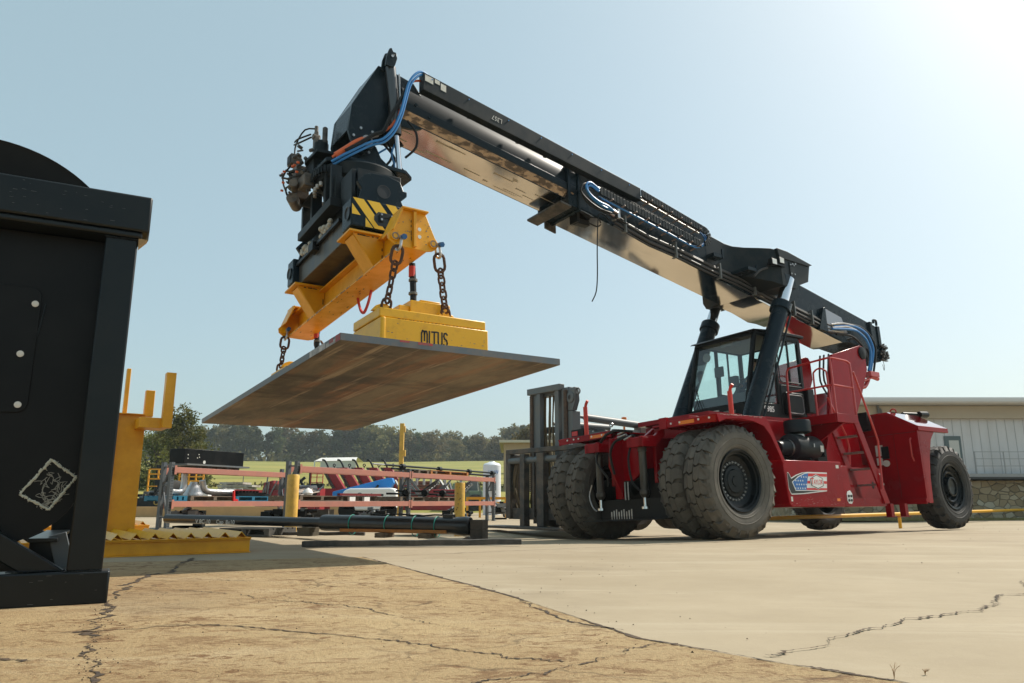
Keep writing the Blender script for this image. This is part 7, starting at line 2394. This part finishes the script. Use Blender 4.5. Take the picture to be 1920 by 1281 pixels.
# row of red lift arms, red frames, blue boom lift, shed, white tank
def red_arm(px_, Y, label, ring=True):
    b = at(px_, 935, Y)
    t = thing('lift_arm', label, 'lift arm', (b.x, Y, 0), 'red lift arms parked in a row')
    s = Y / FPX
    mb = MB()
    zt_, zb_ = .603 + 62 * s, .603 + 24 * s
    mb.prism([(b.x - 12 * s, zt_), (b.x + 3 * s, zt_), (b.x + 28 * s, zb_), (b.x + 12 * s, zb_)], 'y', Y, Y + .5)
    mb.build('arm', dkred, t, .01)
    mb = MB()
    mb.prism([(b.x - 15 * s, zt_), (b.x - 12.5 * s, zt_), (b.x + 11 * s, zb_), (b.x + 8 * s, zb_)], 'y', Y - .05, Y + .4)
    mb.prism([(b.x - 16.8 * s, zt_), (b.x - 15.6 * s, zt_), (b.x + 7 * s, zb_), (b.x + 6 * s, zb_)], 'y', Y - .08, Y + .3)
    mb.build('side_rail', grime, t)
    mb = MB()
    mb.tube([(b.x - 4 * s, Y + .2, zt_ - 2 * s), (b.x - 8 * s, Y + .2, zt_ + 7 * s), (b.x - 12 * s, Y + .2, zt_ + 13 * s), (b.x - 17 * s, Y + .2, zt_ + 14.5 * s)], 1.7 * s, 8)
    mb.build('horn', navyflat, t)
    mb = MB()
    c = Vector((b.x + 6 * s, Y + .2, zt_ + 4.5 * s))
    mb.tube([(c.x + 2.2 * s * math.cos(k), c.y, c.z + 2.2 * s * math.sin(k)) for k in [2 * PI * j / 12 for j in range(12)]], .9 * s, 6, closed=True, smooth=1)
    mb.cyl((c.x, c.y, c.z - 3 * s), (c.x, c.y, zt_ - 1 * s), .9 * s, seg=6)
    mb.build('eye', navyflat, t)
    mb = MB(); mb.bx(b.x - 14 * s, b.x + 26 * s, Y - .1, Y + .7, 0, zb_); mb.build('base', dkred, t)
for i, px_ in enumerate((616, 645, 673, 701, 728)):
    red_arm(px_, 40 + i * .9, 'dull red slanted lift arm with a black curved horn, in the row beyond the racks')
b = at(588, 940, 38)
t = thing('low_machine', 'low red machine frame with grey lattice rails beside the row of lift arms', 'machine frame', (b.x, 38, 0))
mb = MB(); s = 38 / FPX
mb.bx(b.x - 60 * s, b.x + 16 * s, 37.5, 38.5, .2, .603 + 24 * s); mb.bx(b.x - 62 * s, b.x + 8 * s, 37.3, 37.5, .1, .603 + 14 * s)
mb.build('body', dkred, t, .02)
mb = MB()
for z in (34, 44, 50): mb.bx(b.x - 8 * s, b.x + 14 * s, 38.0, 38.06, .603 + z * s, .603 + (z + 1.2) * s)
for x_ in (-8, 3, 14): mb.bx(b.x + x_ * s, b.x + (x_ + 1.2) * s, 38.0, 38.06, .603 + 24 * s, .603 + 50 * s)
mb.build('rail', railred, t)
mb = MB()
mb.bx(b.x - 14 * s, b.x + 10 * s, 38.1, 38.4, .603 + 53 * s, .603 + 56 * s); mb.bx(b.x - 12 * s, b.x - 9 * s, 38.1, 38.3, .603 + 24 * s, .603 + 54 * s); mb.bar((b.x - 40 * s, 38, .603 + 24 * s), (b.x - 18 * s, 38, .603 + 44 * s), .12, .12); mb.bar((b.x - 18 * s, 38.1, .603 + 24 * s), (b.x - 34 * s, 38.1, .603 + 46 * s), .10, .10)
mb.bx(b.x - 6 * s, b.x + 16 * s, 37.9, 38.2, .603 + 24 * s, .603 + 33 * s)
mb.build('lattice', navyflat, t)
b = at(830, 940, 33)
s = 33 / FPX
t = thing('red_chassis', 'long red machine chassis with grey lattice arms behind the black rods', 'machine chassis', (b.x, 33, 0))
MB().bx(b.x - 80 * s, b.x + 28 * s, 32.6, 33.6, .25, .603 + 22 * s).build('body', dkred, t, .03)
mb = MB()
rr = random.Random(44)
for k in range(16):
    x0 = b.x + rr.uniform(-78, 60) * s; x1 = x0 + rr.uniform(-22, 22) * s
    mb.bar((x0, 33.2 + rr.uniform(-.3, .3), .603 + 18 * s), (x1, 33.2 + rr.uniform(-.3, .3), .603 + rr.uniform(28, 44) * s), rr.uniform(.06, .14), rr.uniform(.05, .12))
mb.bar((b.x - 70 * s, 32.4, .603 + 44 * s), (b.x - 34 * s, 32.4, .603 + 4 * s), .16, .10); mb.bar((b.x - 60 * s, 32.4, .603 + 44 * s), (b.x - 30 * s, 32.4, .603 + 6 * s), .08, .08)
mb.build('lattice', greymetal, t)
mb = MB()
for k in range(7):
    x0 = b.x + (-76 + 13 * k) * s; mb.bx(x0, x0 + 4 * s, 32.9, 33.0, .603 + 30 * s, .603 + 44 * s)
mb.build('grey_panel', mat('pale grey panel', (.4, .4, .38), .6), t)
mb = MB()
for z in (18, 28, 38): mb.bx(b.x - 72 * s, b.x - 56 * s, 32.7, 32.75, .603 + z * s, .603 + (z + 1.5) * s)
for x_ in (-72, -64, -56): mb.bx(b.x + x_ * s, b.x + (x_ + 1.5) * s, 32.7, 32.75, .603 + 12 * s, .603 + 40 * s)
mb.build('red_rail', dkred, t)
b = at(700, 945, 28)
s = 28 / FPX
t = thing('boom_lift', 'boom lift with bright blue arm and rounded white engine cover', 'boom lift', (b.x, 28, 0))
mb = MB()
mb.prism([(b.x - 76 * s, .603 + 3 * s), (b.x - 36 * s, .603 + 3 * s), (b.x + 30 * s, .603 + 24 * s), (b.x + 36 * s, .603 + 34 * s), (b.x + 33 * s, .603 + 43 * s), (b.x + 24 * s, .603 + 43 * s), (b.x - 76 * s, .603 + 18 * s)], 'y', 28.0, 28.4)
mb.build('boom', bluepaint, t, .02)
P = [(b.x - 50 * s, .3), (b.x - 50 * s, .603 + 12 * s), (b.x - 46 * s, .603 + 20 * s), (b.x - 36 * s, .603 + 23.5 * s), (b.x + 36 * s, .603 + 24.5 * s), (b.x + 44 * s, .603 + 23 * s), (b.x + 48 * s, .603 + 15 * s), (b.x + 48 * s, .3)]
cv = MB().prism(P, 'y', 27.2, 27.9).build('engine_cover', white, t, .06)
text('lettering', 'Genie', .30, Matrix.Translation(Vector((b.x - 6 * s, 27.197, .603 + 10 * s))) @ Matrix.Rotation(PI / 2, 4, 'X'), mat('teal lettering', (.02, .16, .17), .5), cv, .002)
mb = MB(); mb.bx(b.x - 45 * s, b.x + 40 * s, 27.3, 28.4, .12, .3)
for dx in (-40, 34):
    mb.cyl((b.x + dx * s, 27.2, .3), (b.x + dx * s, 27.5, .3), .3, seg=20)
mb.tube([(b.x + 4 * s, 27.8, .603 + 24 * s), (b.x + 8 * s, 27.8, .603 + 27 * s), (b.x + 9 * s, 27.8, .603 + 30 * s)], .04, 8)
mb.build('undercarriage', blackp, t)
b = at(628, 880, 135)
s = 135 / FPX
zb = field_z(b.x, 135)
t = thing('metal_shed', 'white metal carport shed standing in the green field', 'shed', (b.x, 135, zb))
mb = MB()
zr, ze = at(628, 858, 135).z, at(628, 866, 135).z
x0, x1 = b.x - 34 * s, b.x + 47 * s
mb.poly([(x0, 133, ze), (x1, 131, ze), (x1 - 4 * s, 134, zr), (x0 + 5 * s, 136, zr), (x0 + 12 * s, 139, ze), (x1 + 2 * s, 137, ze)], [(0, 1, 2, 3), (3, 2, 5, 4)])
mb.build('roof', mat('white sheet roof', (.62, .60, .56), .5), t)
mb = MB()
mb.hexa([(x0 + 13 * s, 132.8, zb - 2), (x1, 131.1, zb - 2), (x1, 131.2, zb - 2), (x0 + 13 * s, 132.9, zb - 2), (x0 + 13 * s, 132.8, ze), (x1, 131.1, ze), (x1, 131.2, ze), (x0 + 13 * s, 132.9, ze)])
mb.build('wall', mat('white sheet wall', (.55, .53, .50), .6), t)
mb = MB(); mb.bx(x0 + .1, x0 + 13 * s, 137.5, 137.7, zb - 2, ze); mb.build('shaded_end', mat('sheet wall in painted shade', (.12, .12, .12), .7), t)  # end of the white shed coloured dark to paint its shade
for dx in (.1, 13 * s):
    MB().cyl((x0 + dx, 133, zb - 2), (x0 + dx, 133, ze), .12, seg=6).build('post', white, t)
b = at(922, 965, 36)
s = 36 / FPX
t = thing('water_tank', 'tall round white tank with a blue mark beyond the two bay rack', 'tank', (b.x, 36, 0))
MB().lathe([(0, 16.5 * s), (.603 + 66 * s, 16.5 * s), (.603 + 69 * s, 14 * s), (.603 + 71.5 * s, 6 * s), (.603 + 73 * s, 5 * s), (.603 + 73.5 * s, 0)], (b.x, 36, 0), (0, 0, 1), 32).build('tank', mat('bright white tank', (.72, .74, .78), .4), t)
mb = MB()
for k in range(6):
    a_ = -2.0 + k * .22
    p = Vector((b.x + 16.7 * s * math.cos(a_), 36 + 16.7 * s * math.sin(a_), .603 + 50 * s))
    mb.bar(tuple(p), tuple(p + Vector((.05, 0, .16))), .09, .01)
mb.build('blue_mark', bluepaint, t)
mb = MB(); p = Vector((b.x + 2 * s, 36 - 16.8 * s, 0)); mb.bx(p.x - .12, p.x + .16, p.y - .3, p.y, .603 + 20 * s, .603 + 36 * s); mb.ball((p.x + .12, p.y - .02, .603 + 14 * s), .05); mb.build('control_box', greymetal, t)
def yrail(px0, px1, pyt, pyb, Y, label):
    a, b = at(px0, pyt, Y), at(px1, pyt, Y)
    t = thing('safety_rail', label, 'safety rail', ((a.x + b.x) / 2, Y, 0))
    mb = MB(); mb.bx(a.x, b.x, Y - .04, Y + .04, a.z - .1, a.z); mb.bx(a.x, b.x, Y - .03, Y + .03, at(px0, pyb, Y).z, at(px0, pyb, Y).z + .06)
    mb.build('rail', MATS['orange yellow rail'], t)
    n_ = 3
    for k in range(n_ + 1):
        x_ = a.x + (b.x - a.x) * k / n_
        MB().bx(x_ - .04, x_ + .04, Y - .05, Y + .05, 0, a.z).build('post', MATS['orange yellow rail'], t)
yrail(876, 948, 932, 944, 30, 'low yellow safety rail in front of the round white tank')
pile('machine_parts', 'heap of grey machine parts beside the container handler carriage', 'machine parts', 926, 950, 938, 962, 27, 34, mat('dull steel parts', (.2, .2, .2), .5), 77, blackp)

# ------------------------------------------------------------------ black container handler behind the red machine
KM = frame2(-.10, 18.45, .602, -.799)
hd = thing('forklift', 'muddy dark grey heavy forklift with tall mast and wide carriage, behind the red machine', 'forklift', (0, 0, 0), base=KM)
mb = MB()
mb.bx(-.02, 3.2, -.05, .10, 1.72, 1.83)
mb.bx(-.02, .16, -.05, .25, .22, 1.72)
for x, w_, z0 in ((.62, .17, .05), (1.25, .24, .06), (2.2, .24, .05), (2.9, .2, .05)):
    mb.bx(x, x + w_, -.12, .05, z0, 1.70)
mb.bx(1.02, 1.08, -.06, .0, .25, 1.72)
mb.bx(-.4, 3.2, -.45, .10, .0, .055)
mb.bx(0, 3.0, .02, .10, .2, .45)
cg = mb.build('carriage', mudsteel, hd, .01)
mb = MB(); mb.cyl((.1, -.0, 1.56), (1.9, -.0, 1.56), .075, seg=14); mb.cyl((.62, .0, 1.56), (.80, .0, 1.56), .10, seg=14); mb.cyl((1.25, .0, 1.56), (1.5, .0, 1.56), .10, seg=14)
mb.build('fork_shaft', greymetal, cg)
MB().bx(-.03, -.021, -.05, .25, .7, 1.75).build('pale_side_plate', mat('sun painted grey plate', (.45, .45, .44), .6), cg)  # thin pale sheet, sunlight on the carriage side put into its colour
rr = random.Random(9)
mb = MB()
for k in range(8):
    x0 = rr.uniform(.15, 1.0); mb.tube([(x0, .12, 1.6), (x0 + rr.uniform(-.1, .1), .05, 1.1), (x0 + rr.uniform(-.2, .2), .12, .6), (x0 + rr.uniform(-.2, .2), .2, .3)], rr.uniform(.012, .03), 6)
mb.build('hose', mat('ochre muddy hose', (.12, .09, .05), .8), cg)
mz = 3.20
mb = MB()
for x in (.52, 1.60):
    mb.bx(x, x + .16, .36, .62, .1, mz); 
    mb.bx(x + (.22 if x < 1 else -.18), x + (.36 if x < 1 else -.04), .30, .42, .1, mz - .05)
mb.bx(.40, 1.62, .28, .44, mz - .05, mz + .10)
mb.bx(.36, 1.78, .44, .64, mz - .12, mz + .02)
mb.bx(.6, 1.7, .5, .6, 1.2, 1.4); mb.bx(.6, 1.7, .5, .6, 2.2, 2.35)
ms_ = mb.build('mast', greymetal, hd, .008)
mb = MB()
for x in (.44, 1.70):
    mb.bx(x + .02, x + .12, .33, .38, .2, mz - .06)
    for k in range(60):
        mb.bx(x + .015, x + .125, .318, .33, .25 + k * .048, .28 + k * .048)
mb.build('lift_chain', brownsteel, ms_)
mb = MB()
mb.prism([(1.78, mz - .55), (1.78, mz - .05), (2.05, mz - .02), (2.08, mz - .32), (1.98, mz - .55)], 'y', .36, .50)
mb.lathe([(0, .13), (.02, .13), (.03, .05)], (1.92, .36, mz - .25), (0, -1, 0), 16)
mb.tube([(2.10 + .07 * math.cos(k), .43, mz - .12 + .07 * math.sin(k)) for k in [2 * PI * j / 10 for j in range(10)]], .02, 6, closed=True, smooth=1)
mb.bx(1.80, 1.98, .36, .6, .3, mz - .56)
mb.build('mast_head', greymetal, ms_, .008)
mb = MB()
for k in range(7):
    x0 = 1.0 + rr.uniform(-.15, .2); mb.tube([(x0, .48, mz - .1), (x0 + rr.uniform(-.05, .05), .46, 2.4), (x0 + rr.uniform(-.06, .06), .48, 1.7), (x0 + rr.uniform(-.1, .1), .5, .8)], rr.uniform(.015, .03), 6)
mb.build('hose', MATS['ochre muddy hose'], ms_)
mb = MB(); mb.bx(1.84, 1.90, .354, .359, 1.86, 1.94); mb.bx(1.92, 1.97, .354, .359, 1.86, 1.94); mb.bx(1.83, 1.95, .354, .359, 1.5, 1.72); mb.build('white_mark', white, ms_)
mb = MB()
mb.bx(.5, 2.7, .9, 2.6, .6, 1.40)
mb.bx(.8, 2.5, .9, 2.0, 1.40, 1.62)
bd = mb.build('body', greymetal, hd, .03)
mb = MB()
for x in (.3, 2.95):
    for y in (1.2, 2.5):
        mb.lathe([(-.2, .3), (-.22, .5), (-.15, .62), (.15, .62), (.22, .5), (.2, .3), (.1, .25), (.1, 0)], (x, y, .62), (1, 0, 0), 28)
mb.build('wheel', tyrem2, hd)
# tilt cylinders running back from the mast
mb = MB()
a, b = Vector(MT @ Vector((-1.0, 1.4, 2.3))), None
for (pa, pb, Y0, Y1, r) in (((1098, 783), (1195, 797), 18.4, 19.6, .095), ((1076, 798), (1140, 803), 18.6, 19.4, .10)):
    q0, q1 = KM.inverted() @ at(*pa, Y0), KM.inverted() @ at(*pb, Y1)
    mb.cyl(tuple(q0), tuple(q1), r, seg=16)
    mb.cyl(tuple(q0 - (q1 - q0).normalized() * .7), tuple(q0), r * .45, seg=12)
q0, q1 = KM.inverted() @ at(1150, 810, 18.9), KM.inverted() @ at(1235, 815, 20)
mb.bar(tuple(q0), tuple(q1), .12, .14)
mb.build('tilt_cylinder', greymetal, hd)
mb = MB()
q = KM.inverted() @ at(1200, 800, 19.6)
mb.bx(q.x - .12, q.x + .12, q.y - .1, q.y + .1, q.z - .35, q.z + .05); mb.bar((q.x, q.y, q.z + .05), (q.x + .15, q.y + .4, q.z + .12), .2, .06)
mb.build('cylinder_mount', mat('brown grey steel', (.2, .15, .13), .6), hd)
q = KM.inverted() @ at(1170, 787, 20.5)
MB().lathe([(-.4, .03), (-.06, .03), (-.06, .075), (.06, .07), (.08, .0)], tuple(q), (0, 0, 1), 12).build('beacon', amber, hd)
mb = MB()
for px_, py_ in ((1100, 800), (1147, 797)):
    q = KM.inverted() @ at(px_, py_, 18.3); mb.lathe([(0, .06), (.03, .06), (.03, .03)], tuple(q), (.0, -1, 0), 12)
mb.build('pin', steel, hd)
mb = MB()
for k in range(16):
    p0 = KM.inverted() @ at(rr.uniform(1075, 1150), rr.uniform(805, 818), 18.6); p1 = KM.inverted() @ at(rr.uniform(1075, 1150), rr.uniform(808, 822), 18.8)
    mb.tube([tuple(p0), tuple((p0 + p1) / 2 + Vector((0, 0, .08))), tuple(p1)], .018, 6)
mb.build('top_hose', greymetal, hd)
q0, q1 = KM.inverted() @ at(1080, 803, 18.9), KM.inverted() @ at(1150, 830, 18.9)
MB().bx(min(q0.x, q1.x), max(q0.x, q1.x), q0.y, q0.y + .6, 1.4, q0.z - .12).build('hood', greymetal, hd, .02)

# ------------------------------------------------------------------ buildings
BY = 28.0
bx0, bx1 = 10.9, 40.0
bld = thing('dock_building', 'long white sided warehouse with a raised stone loading dock', 'building', (20, BY, 0))
def sidingmat():
    m = mat('white ribbed siding', (.62, .63, .65), .55, col2=(.52, .52, .52), nscale=1.2, namt=.6, stretch=(1, 1, .3))
    return m
sd_m = sidingmat()
mb = MB()
mb.bx(bx0, bx1, BY, BY + 14, 1.50, 3.62)
wl = mb.build('wall', sd_m, bld)
mb = MB()
x = bx0 + .2
while x < bx1:
    mb.bx(x, x + .018, BY - .012, BY, 1.52, 3.6); x += .33
mb.build('siding_rib', mat('grey siding joint', (.44, .45, .46), .6), wl)
MB().bx(bx0 - .1, bx1, BY - .22, BY + 14, 3.62, 4.08).build('header_band', mat('beige band', (.46, .40, .31), .7, col2=(.40, .345, .26), nscale=1, namt=.5), bld)
mb = MB(); mb.bx(bx0 - .4, bx1, BY - .75, BY + 14.4, 4.10, 4.16); mb.bx(bx0 - .4, bx1, BY - .85, BY - .74, 4.12, 4.29); mb.bx(bx0 - .4, bx1, BY - .80, BY + 14.4, 4.29, 4.33)
mb.bx(bx0 - .4, bx1, BY - .90, BY - .851, 4.16, 4.25)
mb.build('roof', mat('pale grey metal roof', (.62, .60, .58), .5), bld)
def stonemat():
    m = bpy.data.materials.new('rubble stone'); m.use_nodes = True
    n, l = m.node_tree.nodes, m.node_tree.links; b = n['Principled BSDF']; b.inputs['Roughness'].default_value = .9
    tc = n.new('ShaderNodeTexCoord'); mp = n.new('ShaderNodeMapping'); mp.inputs['Scale'].default_value = (1, 1, 1.5); l.new(tc.outputs['Object'], mp.inputs[0])
    vo = n.new('ShaderNodeTexVoronoi'); vo.inputs['Scale'].default_value = 3.1; l.new(mp.outputs[0], vo.inputs[0])
    ve = n.new('ShaderNodeTexVoronoi'); ve.feature = 'DISTANCE_TO_EDGE'; ve.inputs['Scale'].default_value = 3.1; l.new(mp.outputs[0], ve.inputs[0])
    cr = n.new('ShaderNodeValToRGB'); cr.color_ramp.elements[0].color = (.25, .19, .11, 1); cr.color_ramp.elements[1].color = (.48, .42, .31, 1)
    e = cr.color_ramp.elements.new(.5); e.color = (.36, .27, .16, 1)
    sx = n.new('ShaderNodeSeparateColor'); l.new(vo.outputs['Color'], sx.inputs[0]); l.new(sx.outputs[0], cr.inputs[0])
    mr = n.new('ShaderNodeMapRange'); mr.inputs[1].default_value = .008; mr.inputs[2].default_value = .035; l.new(ve.outputs['Distance'], mr.inputs[0])
    mx = n.new('ShaderNodeMix'); mx.data_type = 'RGBA'; mx.inputs[6].default_value = (.19, .16, .115, 1); l.new(mr.outputs[0], mx.inputs[0]); l.new(cr.outputs[0], mx.inputs[7]); l.new(mx.outputs[2], b.inputs['Base Color'])
    bp = n.new('ShaderNodeBump'); bp.inputs['Distance'].default_value = .04; l.new(mr.outputs[0], bp.inputs['Height']); l.new(bp.outputs[0], b.inputs['Normal'])
    return m
MB().bx(bx0, bx1, BY - .05, BY + 13.9, 0, 1.36).build('stone_base', stonemat(), bld)
mb = MB(); mb.bx(bx0 - .1, bx1, BY - .45, BY - .001, 1.40, 1.48); mb.build('dock_ledge', mat('dark dock edge', (.05, .05, .05), .7), bld)
mb = MB(); mb.bx(bx0 - .1, bx1, BY - .46, BY - .02, 1.481, 1.60); mb.build('dock_kerb', mat('grey dock kerb', (.33, .33, .33), .7), bld)
a, b = at(1770, 830, BY), at(1801, 830, BY)
zt_ = at(1785, 818, BY).z
dr = MB().bx(a.x, b.x, BY - .04, BY - .013, 1.60, zt_).build('door', mat('teal grey door', (.10, .14, .15), .5), bld)
MB().bx(a.x + .16, b.x - .09, BY - .045, BY - .0405, 2.1, zt_ - .16).build('window', mat('pale door window', (.55, .55, .52), .15), dr)
a, b = at(1732, 800, BY), at(1746, 800, BY)
MB().bx(a.x, b.x, BY - .03, BY - .013, 1.6, 2.9).build('door_panel', mat('white panel', (.6, .6, .6), .5), bld)
mb = MB()
x0 = at(1816, 870, BY).x
for z in (1.86, 2.12, 2.37):
    mb.bx(x0, bx1, BY - .43, BY - .40, z, z + .025)
xx = x0
while xx < bx1:
    mb.bx(xx, xx + .03, BY - .43, BY - .40, 1.6, 2.395); xx += 1.05
mb.build('railing', mat('grey steel rail', (.36, .37, .38), .5), bld)
p0 = at(1640, 775, BY)
mb = MB(); mb.cyl((p0.x, BY - .30, 3.5), (p0.x, BY - .30, 4.1), .04, seg=8); mb.tube([(p0.x, BY - .30, 4.0), (p0.x + .1, BY - .3, 3.9), (p0.x + .1, BY - .3, 3.6)], .04, 8); mb.build('downpipe', greymetal, bld)
# yellow pipe barrier in front of the building
P0, P1 = at(1380, 974, 16.3), at(1920, 956, 27.0)
P1.z = max(P1.z, .30)
yb = thing('pipe_barrier', 'low yellow pipe barrier on short posts running behind the red machine', 'barrier', tuple((P0.x, P0.y, 0)))
dv = (P1 - P0)
P2 = P0 + dv * 1.3
MB().cyl(tuple(P0), tuple(P2), .045, seg=12).build('pipe', mat('yellow rail paint', (.74, .38, .01), .4), yb)
for f in (.02, .44, 1.1):
    p = P0 + dv * f
    MB().cyl((p.x, p.y, -.2), (p.x, p.y, p.z), .045, seg=10).build('post', MATS['yellow rail paint'], yb)
# low wall and grass strip between yard and building
mb = MB()
mb.bx(6.5, 42, 25.6, BY - .06, -.02, .03)
gs = mb.build('grass_strip', mat('verge grass', (.13, .13, .05), .95, col2=(.22, .19, .09), nscale=3, namt=.8, bump=.5), None)
gs['kind'] = 'structure'
mb = MB()
rg = random.Random(55)
for k in range(5000):
    x_, y_ = rg.uniform(6.6, 30), rg.uniform(25.5, 26.6)
    h = rg.uniform(.03, .10)
    mb.poly([(x_ - .008, y_, .02), (x_ + .008, y_, .02), (x_ + rg.gauss(0, .03), y_ + rg.gauss(0, .02), .02 + h)], [(0, 1, 2)])
g2 = mb.build('grass', mat('dry verge blades', (.20, .17, .06), .9), None)
g2['kind'] = 'stuff'
# far beige building beyond the forklift
a, b = at(942, 850, 60), at(1030, 850, 60)
fb = thing('beige_building', 'plain beige sided building beyond the mast of the dark forklift', 'building', ((a.x + b.x) / 2, 60, 0))
zt_, z2_ = at(960, 827, 60).z, at(960, 851, 60).z
MB().bx(a.x + .1, b.x + 14, 60, 72, 0, zt_ - .15).build('wall', mat('beige siding', (.42, .30, .19), .7, col2=(.36, .26, .17), nscale=.6, namt=.5), fb)
MB().bx(a.x - .25, b.x + 14.3, 59.6, 72.4, zt_ - .15, zt_ + .05).build('roof', mat('pale roof edge', (.55, .50, .42), .6), fb)
mb = MB()
for k in range(3):
    x_ = a.x + 3.2 + k * 4.0; mb.bx(x_, x_ + 2.2, 59.96, 60.0, 0.2, zt_ * .55)
mb.build('door', mat('faded door', (.30, .25, .2), .6), fb)
# tree just beyond it
q = at(990, 840, 95)
put_tree('broadleaf_tree', broadB, 'dark tree rising behind the mast of the forklift', (q.x, 95, field_z(q.x, 95) - .3), (.42, .42, (at(990, 803, 95).z - field_z(q.x, 95)) / 10), 1.1)
bpy.context.view_layer.update()
